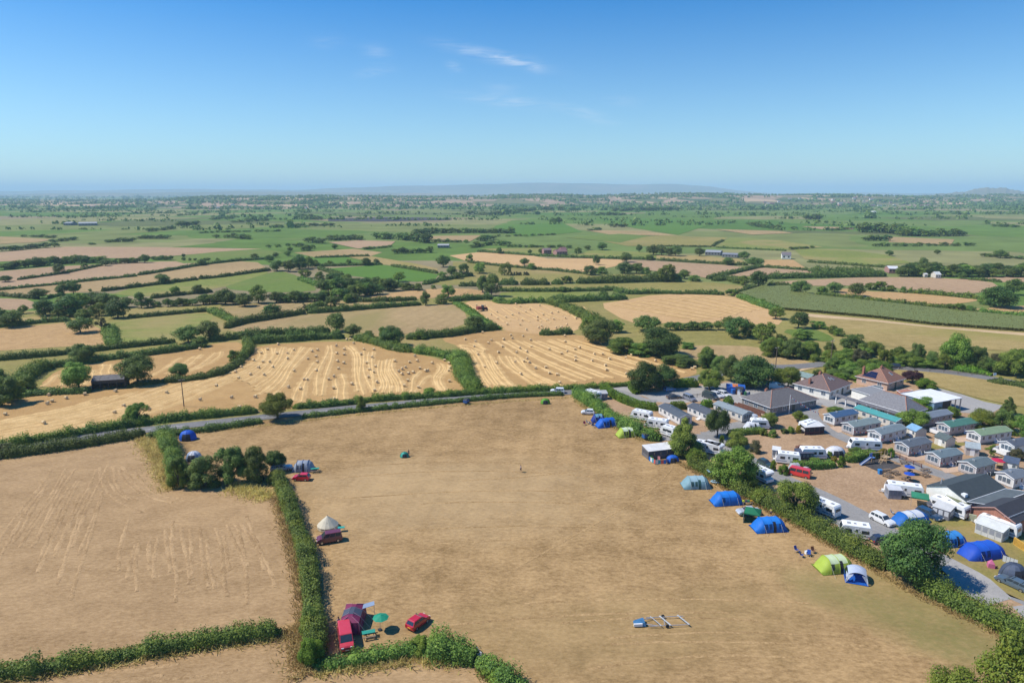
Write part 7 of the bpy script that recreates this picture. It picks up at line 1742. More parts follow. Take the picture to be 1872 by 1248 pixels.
def awning(a, b, label, D=2.6, H0=2.45, H1=1.95, roof=(0.66, 0.66, 0.64), wall=(0.52, 0.53, 0.54), win=(0.22, 0.24, 0.27), z=GZ, panels=4, ends=True, name='awning'):
 """a -> b: base of the open front seen from left to right; rises towards the caravan behind"""
 d = b - a; L = d.length
 t = thing(name, label, 'awning', (a.x, a.y, z), math.atan2(d.y, d.x))
 o = 0.12
 MB().hexa([(-o, -o, H1), (L + o, -o, H1), (L + o, D, H0), (-o, D, H0)], [(-o, -o, H1 + 0.04), (L + o, -o, H1 + 0.04), (L + o, D, H0 + 0.04), (-o, D, H0 + 0.04)]).build('roof', cloth(roof), t)
 for k in range(panels):
  x0, x1 = L * k / panels, L * (k + 0.96) / panels
  pn = MB().box(x0, x1, -0.02, 0.02, 0, H1).build('front_panel', cloth(wall), t)
  MB().box(x0 + 0.12, x1 - 0.12, -0.035, 0.03, 0.85, H1 - 0.22).build('window', cloth(win), pn)
 if ends:
  for x in (0, L):
   pn = MB().hexa([(x - 0.02, 0.03, 0), (x + 0.02, 0.03, 0), (x + 0.02, D, 0), (x - 0.02, D, 0)], [(x - 0.02, 0.03, H1), (x + 0.02, 0.03, H1), (x + 0.02, D, H0), (x - 0.02, D, H0)]).build('end_panel', cloth(wall), t)
   MB().box(x - 0.035, x + 0.035, 0.4, D - 0.4, 0.85, H1 - 0.25).build('window', cloth(win), pn)
 return t

# ------------------------------------------------------------------ small things
def picnic_table(p, rz, label, rgb=(0.20, 0.14, 0.09), z=GZ, group=None, top_rgb=None):
 t = thing('picnic_table', label, 'table', (p.x, p.y, z), rz, group); w = paint('picnic_wood_%02d' % int(rgb[0] * 99), rgb, 0.85, var=0.3, scale=5)
 tw = paint('table_top_%02d_%02d' % (int(top_rgb[0] * 99), int(top_rgb[1] * 99)), top_rgb, 0.7) if top_rgb else w
 for k in range(5): MB().box(-0.9, 0.9, -0.38 + k * 0.155, -0.25 + k * 0.155, 0.72, 0.77).build('plank', tw, t)
 for s in (-1, 1):
  MB().box(-0.9, 0.9, s * 0.75 - 0.13, s * 0.75 + 0.13, 0.42, 0.47).build('bench', w, t)
  lg = MB()
  for e in (-1, 1): lg.tube((s * 0.65, e * 0.3, 0.72), (s * 0.65, e * 0.72, 0), 0.05, 0.05, 4)
  lg.box(s * 0.65 - 0.04, s * 0.65 + 0.04, -0.85, 0.85, 0.36, 0.42); lg.build('leg_frame', w, t)
 return t

def parasol(p, label, rgb, R=1.2, H=2.1, z=GZ, tilt=0.1):
 t = thing('parasol', label, 'parasol', (p.x, p.y, z), 0.3); n = 8
 top = (tilt * H, 0, H + 0.35)
 for k in range(n):
  a0, a1 = 2 * math.pi * k / n, 2 * math.pi * (k + 1) / n
  MB().pts([(top[0] + R * math.cos(a0), R * math.sin(a0), H - 0.1), (top[0] + R * math.cos(a1), R * math.sin(a1), H - 0.1), top], [(0, 1, 2)]).build('canopy_gore', cloth(rgb), t)
 MB().tube((0, 0, 0), top, 0.03).build('pole', STEEL, t); MB().disc((0, 0, 0.06), (0, 0, 1), 0.28, 0.1).build('base', TRIM, t)
 return t

def camp_chair(p, rz, label, rgb, z=GZ, group=None):
 t = thing('camping_chair', label, 'chair', (p.x, p.y, z), rz, group); m = cloth(rgb)
 MB().hexa([(-0.28, -0.25, 0.42), (0.28, -0.25, 0.42), (0.28, 0.22, 0.38), (-0.28, 0.22, 0.38)], [(-0.28, -0.25, 0.45), (0.28, -0.25, 0.45), (0.28, 0.22, 0.41), (-0.28, 0.22, 0.41)]).build('seat', m, t)
 MB().hexa([(-0.28, 0.2, 0.4), (0.28, 0.2, 0.4), (0.28, 0.24, 0.4), (-0.28, 0.24, 0.4)], [(-0.28, 0.42, 0.95), (0.28, 0.42, 0.95), (0.28, 0.46, 0.95), (-0.28, 0.46, 0.95)]).build('backrest', m, t)
 for s in (-1, 1):
  MB().tube((s * 0.28, -0.28, 0), (s * 0.28, 0.24, 0.45), 0.018, 0.018, 4).build('leg', STEEL, t); MB().tube((s * 0.28, 0.3, 0), (s * 0.28, -0.25, 0.45), 0.018, 0.018, 4).build('leg', STEEL, t)
  MB().box(s * 0.3 - 0.03, s * 0.3 + 0.03, -0.25, 0.28, 0.6, 0.63).build('armrest', TRIM, t)
 return t

def person(p, rz, label, top_rgb, leg_rgb, H=1.7, z=GZ, stride=0.18, arm=0.0, hair=(0.05, 0.03, 0.02)):
 """one continuous figure grown over a joint skeleton, with clothes and hair as its children"""
 t = thing('person', label, 'person', (p.x, p.y, z), rz); k = H / 1.75
 J = {'pel': (0, 0, 0.95), 'wst': (0, 0, 1.12), 'chs': (0, 0.01, 1.34), 'nck': (0, 0, 1.50), 'hd': (0, -0.02, 1.62), 'crn': (0, -0.01, 1.73)}
 Rr = {'pel': 0.145, 'wst': 0.13, 'chs': 0.155, 'nck': 0.055, 'hd': 0.095, 'crn': 0.075}
 E = [('pel', 'wst'), ('wst', 'chs'), ('chs', 'nck'), ('nck', 'hd'), ('hd', 'crn')]
 for s, q in ((-1, 'l'), (1, 'r')):
  f = stride * s
  J.update({q + 'hip': (s * 0.09, 0, 0.88), q + 'kne': (s * 0.10, -f * 0.6 - 0.02, 0.49), q + 'ank': (s * 0.11, -f, 0.09), q + 'toe': (s * 0.13, -f - 0.15, 0.04),
     q + 'sho': (s * 0.19, 0, 1.40), q + 'elb': (s * (0.25 + arm * 0.1), f * 0.4 - arm * 0.1, 1.13), q + 'wri': (s * 0.25, f * 0.7 - 0.10 - arm * 0.25, 0.90 + arm * 0.25), q + 'hnd': (s * 0.25, f * 0.7 - 0.15 - arm * 0.3, 0.80 + arm * 0.25)})
  Rr.update({q + 'hip': 0.10, q + 'kne': 0.062, q + 'ank': 0.042, q + 'toe': 0.036, q + 'sho': 0.062, q + 'elb': 0.044, q + 'wri': 0.030, q + 'hnd': 0.036})
  E += [('pel', q + 'hip'), (q + 'hip', q + 'kne'), (q + 'kne', q + 'ank'), (q + 'ank', q + 'toe'), ('chs', q + 'sho'), (q + 'sho', q + 'elb'), (q + 'elb', q + 'wri'), (q + 'wri', q + 'hnd')]
 names = list(J)
 def skin(nm, sel, mat, grow=1.0):
  ids = [n for n in names if n in sel]; me = bpy.data.meshes.new(nm)
  me.from_pydata([tuple(c * k for c in J[n]) for n in ids], [(ids.index(a), ids.index(b)) for a, b in E if a in ids and b in ids], [])
  o = bpy.data.objects.new(nm, me); COL.objects.link(o)
  o.modifiers.new('skin', 'SKIN');
  if not me.skin_vertices:
   bpy.context.view_layer.objects.active = o
  sv = me.skin_vertices[0].data if me.skin_vertices else None
  if sv is not None:
   for i, n in enumerate(ids): sv[i].radius = (Rr[n] * grow * k, Rr[n] * grow * k * 0.9)
   sv[0].use_root = True
  sb = o.modifiers.new('round', 'SUBSURF'); sb.levels = sb.render_levels = 1
  dg = bpy.context.evaluated_depsgraph_get(); ev = bpy.data.meshes.new_from_object(o.evaluated_get(dg)); ev.name = nm
  bpy.data.objects.remove(o); ev.materials.clear(); ev.materials.append(mat)
  return mesh_obj(nm, ev, t)
 skin('body', set(names), SKIN)
 skin('shirt', {'wst', 'pel', 'chs', 'lsho', 'rsho', 'lelb', 'relb'} - {'pel'}, cloth(top_rgb), 1.18)
 skin('shorts', {'pel', 'lhip', 'rhip', 'lkne', 'rkne'}, cloth(leg_rgb), 1.16)
 hm = MB(); hm.loft([[(r * math.cos(2 * math.pi * i / 10) * k, (0.01 + r * math.sin(2 * math.pi * i / 10)) * k, zz * k) for i in range(10)] for r, zz in ((0.105, 1.63), (0.112, 1.70), (0.095, 1.77), (0.05, 1.81))])
 hm.build('hair', paint('hair_%02d' % int(hair[0] * 99), hair, 0.7), t, True)
 return t

def pole(p, H, label, name='telegraph_pole', z=0.05, bars=1):
 t = thing(name, label, 'pole', (p.x, p.y, z), 0.4)
 MB().tube((0, 0, 0), (0, 0, H), 0.15, 0.10, 8).build('post', WOOD, t)
 for i in range(bars):
  c = MB().box(-0.9, 0.9, -0.05, 0.05, H - 0.5 - i * 0.6, H - 0.38 - i * 0.6).build('crossarm', WOOD, t)
  for s in (-0.75, -0.35, 0.35, 0.75): MB().tube((s, 0, H - 0.38 - i * 0.6), (s, 0, H - 0.2 - i * 0.6), 0.05).build('insulator', WHITE, c)
 return t

def rail_fence(pts, label, H=1.1, step=2.2, mat=None, rails=2, z=GZ, name='fence', boards=False):
 """posts and rails (or close boards) along ground points"""
 pts = resample(pts, step); p0 = pts[0]
 t = thing(name, label, 'fence', (p0.x, p0.y, z)); mat = mat or WOOD
 for p in pts: MB().box(p.x - p0.x - 0.06, p.x - p0.x + 0.06, p.y - p0.y - 0.06, p.y - p0.y + 0.06, 0, H).build('post', mat, t)
 for a, b in zip(pts[:-1], pts[1:]):
  a_, b_ = a - p0, b - p0
  for i in range(rails):
   zz = H * (0.9 - (0.75 if boards else 0.5) * i / max(1, rails - 1 if boards else rails - 0.5)); u = (b_ - a_).normalized(); nrm = Vector((-u.y, u.x, 0)) * 0.03; hh = 0.05 if not boards else H * 0.12
   MB().hexa([a_ - nrm + Vector((0, 0, zz - hh)), b_ - nrm + Vector((0, 0, zz - hh)), b_ + nrm + Vector((0, 0, zz - hh)), a_ + nrm + Vector((0, 0, zz - hh))],
      [a_ - nrm + Vector((0, 0, zz + hh)), b_ - nrm + Vector((0, 0, zz + hh)), b_ + nrm + Vector((0, 0, zz + hh)), a_ + nrm + Vector((0, 0, zz + hh))]).build('rail', mat, t)
 return t

def wheelie_bin(p, rz, label, rgb, z=GZ, s=1.0, group=None):
 t = thing('wheeled_bin', label, 'bin', (p.x, p.y, z), rz, group); t.scale = (s, s, s)
 m = paint('bin_plastic_%02d_%02d_%02d' % tuple(int(v * 99) for v in rgb), rgb, 0.5)
 MB().hexa([(-0.24, -0.28, 0.08), (0.24, -0.28, 0.08), (0.24, 0.28, 0.08), (-0.24, 0.28, 0.08)], [(-0.3, -0.36, 0.98), (0.3, -0.36, 0.98), (0.3, 0.36, 0.98), (-0.3, 0.36, 0.98)]).build('body', m, t)
 MB().hexa([(-0.32, -0.4, 0.98), (0.32, -0.4, 0.98), (0.32, 0.4, 0.98), (-0.32, 0.4, 0.98)], [(-0.28, -0.34, 1.08), (0.28, -0.34, 1.08), (0.28, 0.3, 1.08), (-0.28, 0.3, 1.08)]).build('lid', m, t)
 for q in (-0.2, 0.2): MB().disc((q, 0.3, 0.1), (1, 0, 0), 0.1, 0.06).build('wheel', TYRE, t)
 return t

def bunting(a, b, za, zb, label, n=14, sag=0.5):
 """flags on a line between two points above the ground"""
 t = thing('bunting', label, 'bunting', (a.x, a.y, GZ))
 at = lambda f: Vector(((b.x - a.x) * f, (b.y - a.y) * f, za + (zb - za) * f - sag * 4 * f * (1 - f)))
 MB().path([at(i / 20) for i in range(21)], 0.015, 4).build('line', ROPE, t)
 fl = [cloth((0.62, 0.05, 0.06)), cloth((0.75, 0.74, 0.72)), cloth((0.08, 0.12, 0.42))]
 for i in range(n):
  p, q = at((i + 0.12) / n), at((i + 0.88) / n); m_ = (p + q) / 2
  MB().pts([p, q, m_ - Vector((0, 0, 0.42))], [(0, 1, 2)]).build('flag', fl[i % 3], t)
 return t

# ================================================================== the holiday park
def g(sh, x, y, z=0.0): return G(sh, x, y, z)

# white homes by the car park
mobile_home(g('I', 188, 685), g('I', 455, 838), 3.7, (0.085, 0.10, 0.115), 'white mobile home with dark roof nearest the entrance hedge', CLAD_W, L=10.4)
mobile_home(g('I', 598, 682), g('I', 850, 795), 3.7, (0.085, 0.095, 0.11), 'white mobile home with dark roof, second from the entrance hedge', CLAD_W, L=10.0)
mobile_home(g('I', 968, 655), g('I', 1275, 772), 3.7, (0.24, 0.28, 0.29), 'pale mobile home with grey roof beside the brown ramp', CREAM, L=10.4)
mobile_home(g('J', 970, 1012), g('J', 1300, 945), 3.4, (0.055, 0.11, 0.20), 'white mobile home with navy blue roof by the lane bend', CLAD_W)
mobile_home(g('J', 1242, 1152), g('J', 1622, 1078), 3.6, (0.20, 0.25, 0.24), 'pinkish shaded mobile home with grey green roof and bunting', CLAD_SHADE)
mobile_home(g('J', 1250, 868), g('J', 1665, 1012), 3.6, (0.07, 0.30, 0.28), 'long cream mobile home with turquoise roof', CREAM, L=12.5)
mobile_home(g('p', 1609, 812), g('p', 1655, 800), 3.5, (0.19, 0.23, 0.24), 'mobile home with grey roof behind the play area', CLAD_W)
mobile_home(g('K', 430, 1035), g('K', 832, 952), 3.5, (0.19, 0.22, 0.25), 'blue grey mobile home half hidden by the broad olive tree', CLAD_SHADE)
mobile_home(g('K', 800, 1152), g('K', 1245, 1075), 3.6, (0.075, 0.19, 0.14), 'mobile home with dark green roof and a white deck', CLAD_SHADE, deck=True)
mobile_home(g('M', 1252, 248), g('M', 1665, 182), 3.6, (0.22, 0.30, 0.17), 'mobile home with light green roof and a white front', CLAD_W)
mobile_home(g('M', 1702, 398), g('M', 2000, 348), 3.6, (0.10, 0.11, 0.13), 'dark roofed mobile home cut by the right edge', CLAD_W, deck=True)
mobile_home(g('M', 290, 408), g('M', 592, 338), 3.6, (0.12, 0.135, 0.15), 'mobile home with slate grey roof above the brown fence', CLAD_SHADE)
mobile_home(g('M', 712, 558), g('M', 1006, 498), 3.6, (0.155, 0.20, 0.21), 'mobile home with blue grey roof and flags above the picnic tables', CLAD_SHADE)
mobile_home(g('M', 1190, 692), g('M', 1442, 628), 3.8, (0.13, 0.16, 0.16), 'grey mobile home rising behind the big club roof', CLAD_SHADE)
mobile_home(g('M', 1692, 848), g('M', 1905, 800), 3.7, (0.16, 0.18, 0.20), 'mobile home with a white porch by the right edge', CLAD_W)
shed(g('K', 185, 1130), g('K', 315, 1188), 3.2, (0.20, 0.38, 0.55), 'small shed with bright blue roof between the mobile homes', CREAM)
shed(g('M', 640, 232), g('M', 792, 290), 3.0, (0.085, 0.115, 0.11), 'small shed with dark green roof right of the slate grey home', CREAM)
shed(g('M', 1060, 385), g('M', 1240, 412), 3.2, (0.36, 0.41, 0.42), 'shed with pale grey roof below the light green roofed home', CLAD_SHADE)
shed(g('M', 1560, 575), g('M', 1742, 618), 2.8, (0.055, 0.085, 0.14), 'shed with dark blue roof near the red parasol', CREAM)

# amenity block, houses, pub
ROUGHCAST = paint('grey_roughcast', (0.25, 0.23, 0.21), 0.9, var=0.15, scale=3)
WHITEWASH = paint('whitewash', (0.76, 0.74, 0.66), 0.8, var=0.08)
hip_house(g('p', 1407, 761), g('p', 1491, 745), g('p', 1360, 741), 'long grey amenity block with a hipped slate roof', ROUGHCAST, (0.18, 0.165, 0.16), 2.6, 2.7, 'amenity_block', 'building', chimneys=((0.28, 0.62, 0.1),), ridge=0.35)
hip_house(g('p', 1515, 731), g('p', 1553, 716), g('p', 1455, 715), 'cream bungalow with brown hipped roof and two chimneys', WHITEWASH, (0.20, 0.135, 0.12), 2.7, 3.0, chimneys=((0.08, 0.62, -0.9), (0.5, 0.6, 0.4)), ridge=0.12, veluxes=(('f', 0.40, 0.47, 0.55, 0.72), ('f', 0.58, 0.65, 0.5, 0.67)))
hip_house(g('p', 1621, 715), g('p', 1651, 706), g('p', 1568, 701), 'house with red tiled roof and solar panels', paint('peach_render', (0.52, 0.36, 0.26), 0.85), (0.30, 0.15, 0.10), 2.6, 3.1, 'house', 'house', chimneys=((0.1, 0.85, 0.1), (0.5, 0.5, 0.5)), ridge=0.2, solar=('l', 0.12, 0.62, 0.14, 0.62, 5, 2), veluxes=(('f', 0.55, 0.68, 0.4, 0.6),))
pub = hip_house(ground(1657, 755, 2.8)[0] * 1.0, ground(1692, 747, 2.8)[0], ground(1577, 730, 2.8)[0], 'long pub building with grey slate roof and a posted veranda', WHITEWASH, (0.23, 0.225, 0.235), 2.8, 3.0, 'pub', 'building', ridge=0.5)
fc, la = ground(1657, 755, 2.8)[0], ground(1577, 730, 2.8)[0]
pub.location.z = GZ
nv = 7
for i in range(nv):
 MB().box(-1.9, -1.65, 0.6 + i * 3.2, 0.85 + i * 3.2, 0, 2.5).build('veranda_post', UPVC, pub)
MB().hexa([(-2.2, 0, 2.35), (-0.46, 0, 2.62), (-0.46, 21, 2.62), (-2.2, 21, 2.35)], [(-2.2, 0, 2.43), (-0.46, 0, 2.7), (-0.46, 21, 2.7), (-2.2, 21, 2.43)]).build('veranda_roof', paint('veranda_tiles', (0.13, 0.125, 0.13), 0.75, var=0.2), pub)

# low white roofs between bungalow and pub
def block(corners, label, H, wall, roof, name='outbuilding', cat='building', z=GZ, over=0.25, panels=0):
 """flat roofed building from its roof corners (given at height H)"""
 p0 = corners[0]; t = thing(name, label, cat, (p0.x, p0.y, z))
 q = [(c.x - p0.x, c.y - p0.y) for c in corners]; cx, cy = sum(a for a, _ in q) / len(q), sum(b for _, b in q) / len(q)
 n = len(q); area = sum(q[i][0] * q[(i + 1) % n][1] - q[(i + 1) % n][0] * q[i][1] for i in range(n))
 if area < 0: q = q[::-1]
 sh_ = [(a + (cx - a) * 0.06, b + (cy - b) * 0.06) for a, b in q]
 MB().pts([(a, b, 0) for a, b in sh_] + [(a, b, H - 0.1) for a, b in sh_], [tuple(range(n))[::-1], tuple(range(n, 2 * n))] + [(i, (i + 1) % n, (i + 1) % n + n, i + n) for i in range(n)]).build('wall', wall, t)
 MB().pts([(a, b, H - 0.12) for a, b in q] + [(a, b, H + 0.06) for a, b in q], [tuple(range(n))[::-1], tuple(range(n, 2 * n))] + [(i, (i + 1) % n, (i + 1) % n + n, i + n) for i in range(n)]).build('roof', roof, t)
 ed = MB()
 for i in range(n): ed.tube((*q[i], H + 0.07), (*q[(i + 1) % n], H + 0.07), 0.07, 0.07, 4)
 ed.build('parapet', UPVC, t)
 return t
R_GREY = paint('felt_roof', (0.22, 0.22, 0.22), 0.8, var=0.12)
R_WHITE = paint('white_sheet_roof', (0.72, 0.72, 0.72), 0.5, var=0.06, scale=0.6)
R_DARK = paint('dark_felt_roof', (0.075, 0.085, 0.085), 0.75, var=0.2, scale=1.2)
R_MID = paint('blue_grey_felt_roof', (0.10, 0.118, 0.122), 0.75, var=0.15, scale=1.0)
R_OLIVE = paint('olive_felt_roof', (0.15, 0.165, 0.085), 0.8, var=0.15)
block([ground(*px('J', *c), 2.6)[0] for c in ((1210, 480), (1520, 440), (1700, 500), (1490, 570))], 'flat grey roofed outbuilding between the bungalow and the pub', 2.6, WHITEWASH, R_GREY)
block([ground(*px('J', *c), 2.5)[0] for c in ((1400, 460), (1560, 425), (1680, 455), (1540, 490))], 'small flat roofed shed with a dark roof by the solar panel house', 2.5, WHITEWASH, R_MID, 'flat_shed', 'shed')
block([ground(*px('K', *c), 2.4)[0] for c in ((55, 500), (220, 480), (290, 505), (110, 535))], 'low building with a rusty red roof beside the white roofed barn', 2.4, BRICK, paint('rusty_roof', (0.36, 0.15, 0.09), 0.8, var=0.25), 'outbuilding')
# white roofed barn
bc = [ground(*c, 3.4)[0] for c in ((1646, 719.5), (1709, 736.5), (1760, 727.5), (1701, 711))]
bt = thing('barn', 'white roofed open barn beside the concrete yard', 'barn', (bc[1].x, bc[1].y, GZ))
q = [c - bc[1] for c in bc]
for k in range(2):
 a, b = q[1].lerp(q[2], k / 2), q[1].lerp(q[2], (k + 1) / 2); c_, d_ = q[0].lerp(q[3], (k + 1) / 2), q[0].lerp(q[3], k / 2)
 up = lambda v, z: (v.x, v.y, z + (0.35 if v in () else 0))
 MB().hexa([up(a, 3.3), up(b, 3.3), up(c_, 3.3), up(d_, 3.3)], [up(a, 3.42 + 0.04 * k), up(b, 3.42 + 0.04 * k), up(c_, 3.42 + 0.04 * k), up(d_, 3.42 + 0.04 * k)]).build('roof_sheet', R_WHITE, bt)
e1 = q[1].lerp(q[2], 0.30); e2 = q[1].lerp(q[2], 0.62)
wallb = paint('blue_grey_sheet', (0.20, 0.32, 0.42), 0.5)
def wseg(a, b, z0, z1, nm, m, th=0.06):
 u = (b - a); u.z = 0; u.normalize(); n_ = Vector((-u.y, u.x, 0)) * th
 MB().hexa([(*(a - n_).xy, z0), (*(b - n_).xy, z0), (*(b + n_).xy, z0), (*(a + n_).xy, z0)], [(*(a - n_).xy, z1), (*(b - n_).xy, z1), (*(b + n_).xy, z1), (*(a + n_).xy, z1)]).build(nm, m, bt)
ins = lambda v: v.lerp((q[0] + q[1] + q[2] + q[3]) / 4, 0.05)
wseg(ins(q[1]), ins(e1), 0, 3.28, 'wall', wallb); wseg(ins(q[0]), ins(q[1]), 0, 3.28, 'wall', wallb); wseg(ins(q[0]), ins(q[3]), 0, 3.28, 'wall', paint('dark_sheet', (0.10, 0.11, 0.12), 0.6))
wseg(ins(e1), ins(e2), 0, 3.28, 'slatted_wall', paint('dark_boards', (0.06, 0.045, 0.04), 0.8))
for f in (0.62, 0.8, 1.0):
 p_ = ins(q[1].lerp(q[2], f)); MB().box(p_.x - 0.12, p_.x + 0.12, p_.y - 0.12, p_.y + 0.12, 0, 3.3).build('post', STEEL, bt)
# club house: three roofs
def gable_from_eaves(ea, eb, other, H, pitch, label, wall, rmat_rgb, name='club_house', cat='building', rmat=None):
 """ea -> eb: eave on the camera side at height H; other: a point of the opposite eave"""
 d = eb - ea; u = d.normalized(); n_ = Vector((-u.y, u.x, 0)); W = abs((other - ea).dot(n_))
 a = ea.copy(); a.z = 0
 return shed(a, Vector((eb.x, eb.y, 0)), W, rmat_rgb, label, wall, H, pitch, name, cat, GZ, True, False), W
clubA, WA = gable_from_eaves(ground(1767, 916, 3.0)[0], ground(1838, 893, 3.0)[0], ground(1691, 889, 3.0)[0], 3.0, 1.5, 'large club house with a dark green felt roof', WHITEWASH, (0.058, 0.068, 0.066))
LA = (ground(1767, 916, 3.0)[0] - ground(1838, 893, 3.0)[0]).length
MB().box(-0.06, 0.02, WA * 0.1, WA * 0.35, 0.6, 2.2).build('window', GLASS, clubA); MB().box(-0.06, 0.02, WA * 0.5, WA * 0.7, 0.05, 2.2).build('door', TRIM, clubA)
MB().tube((2, WA * 0.8, 3.2), (2, WA * 0.8, 4.6), 0.15).build('flue', STEEL, clubA)
MB().box(0.4, 1.3, 0.6, 1.4, 3.1, 3.9).build('roof_unit', WHITE, clubA)
block([ground(*px('M', *c), 3.0)[0] for c in ((1085, 1010), (1420, 1062), (1920, 880), (1605, 835))], 'club house wing with flat blue grey roof', 3.0, ROUGHCAST, R_MID, 'club_wing')
block([ground(*px('M', *c), 2.6)[0] for c in ((790, 925), (900, 890), (1045, 1000), (960, 1035))], 'small olive roofed porch on the club house front', 2.6, WHITEWASH, R_OLIVE, 'porch')
block([ground(*px('M', *c), 2.5)[0] for c in ((970, 1045), (1060, 1008), (1205, 1025), (1110, 1065))], 'second small olive roofed porch beside the brick hall', 2.5, WHITEWASH, R_OLIVE, 'porch')
hall, WH = gable_from_eaves(ground(*px('Q', 1718, 348), 2.8)[0], ground(*px('Q', 2000, 235), 2.8)[0], ground(*px('Q', 1275, 165), 2.8)[0], 2.8, 1.5, 'brick hall with dark roof and a gable to the lawn', BRICK, (0.050, 0.046, 0.048), 'brick_hall')
wn_ = MB().box(-0.06, 0.02, WH * 0.25, WH * 0.25 + 1.4, 0.8, 1.9).build('window', paint('teal_frame', (0.03, 0.22, 0.22), 0.5), hall); MB().box(-0.08, 0.02, WH * 0.25 + 0.1, WH * 0.25 + 1.3, 0.9, 1.8).build('pane', PANE, wn_)
fbh = MB()
for y0, y1 in ((-0.25, WH / 2), (WH + 0.25, WH / 2)): fbh.tube((-0.27, y0, 2.78), (-0.27, y1, 4.32), 0.1, 0.1, 4)
fbh.build('bargeboard', paint('dusky_pink_board', (0.45, 0.25, 0.20), 0.6), hall)
for yy in (0.9, 1.6): MB().hexa([(-0.2, yy, 3.2 + yy * 0.02), (9, yy, 3.2 + yy * 0.02), (9, yy + 0.12, 3.22 + yy * 0.02), (-0.2, yy + 0.12, 3.22 + yy * 0.02)], [(-0.2, yy, 3.42 + yy * 0.1), (9, yy, 3.42 + yy * 0.1), (9, yy + 0.12, 3.42 + yy * 0.1), (-0.2, yy + 0.12, 3.42 + yy * 0.1)]).build('roof_rail', STEEL, hall)
shed(g('b6', 1252, 455), g('b6', 1395, 492), 4.0, (0.20, 0.28, 0.26), 'timber shed with grey green roof behind the bungalow', paint('tan_boards', (0.42, 0.27, 0.16), 0.8), 2.2, 1.0, 'timber_shed', 'shed')
shed(g('I', 1285, 402), g('I', 1375, 412), 2.2, (0.05, 0.045, 0.045), 'brown shed beside the blue bin store', BROWNW, 2.0, 0.3)
# bin store with blue tarpaulins
bs = thing('bin_store', 'bin store covered with blue and orange tarpaulins', 'bin store', g('I', 1150, 385) + Vector((0, 0, GZ)), -0.25)
MB().prism([(0, 0), (5.5, 0), (5.5, 2.0), (2.8, 2.3), (0, 2.0)], 0, 0.1).build('front', paint('blue_tarp', (0.02, 0.09, 0.36), 0.5, var=0.25), bs)
for i, (x0, x1, c) in enumerate(((0, 1.8, (0.03, 0.12, 0.42)), (1.85, 3.4, (0.55, 0.16, 0.05)), (3.45, 5.5, (0.02, 0.10, 0.38)))):
 MB().hexa([(x0, 0, 2.05), (x1, 0, 2.05), (x1, 3, 2.3), (x0, 3, 2.3)], [(x0, 0, 2.1), (x1, 0, 2.1), (x1, 3, 2.36), (x0, 3, 2.36)]).build('tarpaulin', paint('tarp_%d' % i, c, 0.5, var=0.25), bs)
for x in (0.06, 2.7, 5.4): MB().box(x - 0.06, x + 0.06, 2.8, 2.92, 0, 2.3).build('post', WOOD, bs)
wheelie_bin(g('I', 1245, 395), 0.2, 'blue wheeled bin by the bin store', (0.02, 0.12, 0.42), s=1.5)
wheelie_bin(g('I', 1418, 412), 0.0, 'green wheeled bin beside the brown shed', (0.05, 0.25, 0.10), s=1.1)
wheelie_bin(g('I', 1450, 405), 0.0, 'white wheeled bin right of the green one', (0.6, 0.6, 0.6), s=1.0)

# fences, flagpole, bunting
rail_fence([g('I', 1270, 575), g('I', 1640, 720)], 'red brown boarded ramp fence beside the amenity block', 1.3, 1.8, BROWNW, 5, boards=True)
rail_fence([g('I', 1320, 560), g('I', 1700, 690)], 'second red brown boarded ramp fence by the block wall', 1.0, 1.8, BROWNW, 4, boards=True)
rail_fence([g('I', 460, 480), g('I', 640, 450), g('I', 830, 420)], 'thin post and rail fence in the car park', 1.0, 2.5)
rail_fence([g('M', 100, 405), g('M', 260, 470), g('M', 470, 560)], 'brown rail fence between the picnic tables and the lane', 1.1, 2.0, BROWNW, 3)
rail_fence([g('M', 290, 790), g('M', 420, 830), g('M', 480, 880)], 'dark rail fence behind the awning caravan', 1.1, 1.8, BROWNW, 3)
rail_fence([g('G', 1600, 655), g('G', 1400, 640), g('G', 1200, 620), g('G', 980, 610)], 'thin wire and post fence along the far road', 0.9, 5.0)
rail_fence([g('Q', 1700, 600), g('Q', 1822, 680), g('Q', 1960, 750)], 'yellow boarded fence at the right edge', 1.5, 1.6, paint('yellow_boards', (0.62, 0.36, 0.06), 0.7), 6, boards=True)
rail_fence([g('Q', 1190, 330), g('Q', 1290, 350)], 'pale green boarded fence below the brick hall', 1.5, 1.0, paint('pale_green_boards', (0.50, 0.52, 0.36), 0.7), 6, boards=True)
fp = thing('flagpole', 'white flagpole in front of the amenity block', 'flagpole', g('J', 328, 835) + Vector((0, 0, GZ)))
MB().tube((0, 0, 0), (0, 0, 5.3), 0.09, 0.06, 8).build('pole', WHITE, fp); MB().disc((0, 0, 5.34), (0, 0, 1), 0.11, 0.12, 8).build('cap', WHITE, fp)
bunting(g('J', 328, 835), g('J', 760, 870), 5.1, 0.9, 'long string of flags falling from the white flagpole', 18, 0.3)
bunting(g('J', 1240, 1150) + Vector((0, -0.3, 0)), g('J', 1460, 1150), 1.6, 1.2, 'flags along the pinkish shaded home with grey green roof', 8, 0.25)
bunting(g('p', 1609, 812) + Vector((0, -0.3, 0)), g('p', 1640, 812), 1.5, 1.2, 'flags on the home behind the play area', 6, 0.25)
bunting(g('M', 290, 405) + Vector((0, -0.3, 0)), g('M', 430, 400), 1.5, 1.0, 'flags along the slate grey roofed home', 6, 0.2)
bunting(g('M', 710, 555) + Vector((0, -0.3, 0)), g('M', 900, 545), 1.5, 1.1, 'flags along the blue grey roofed home', 7, 0.2)

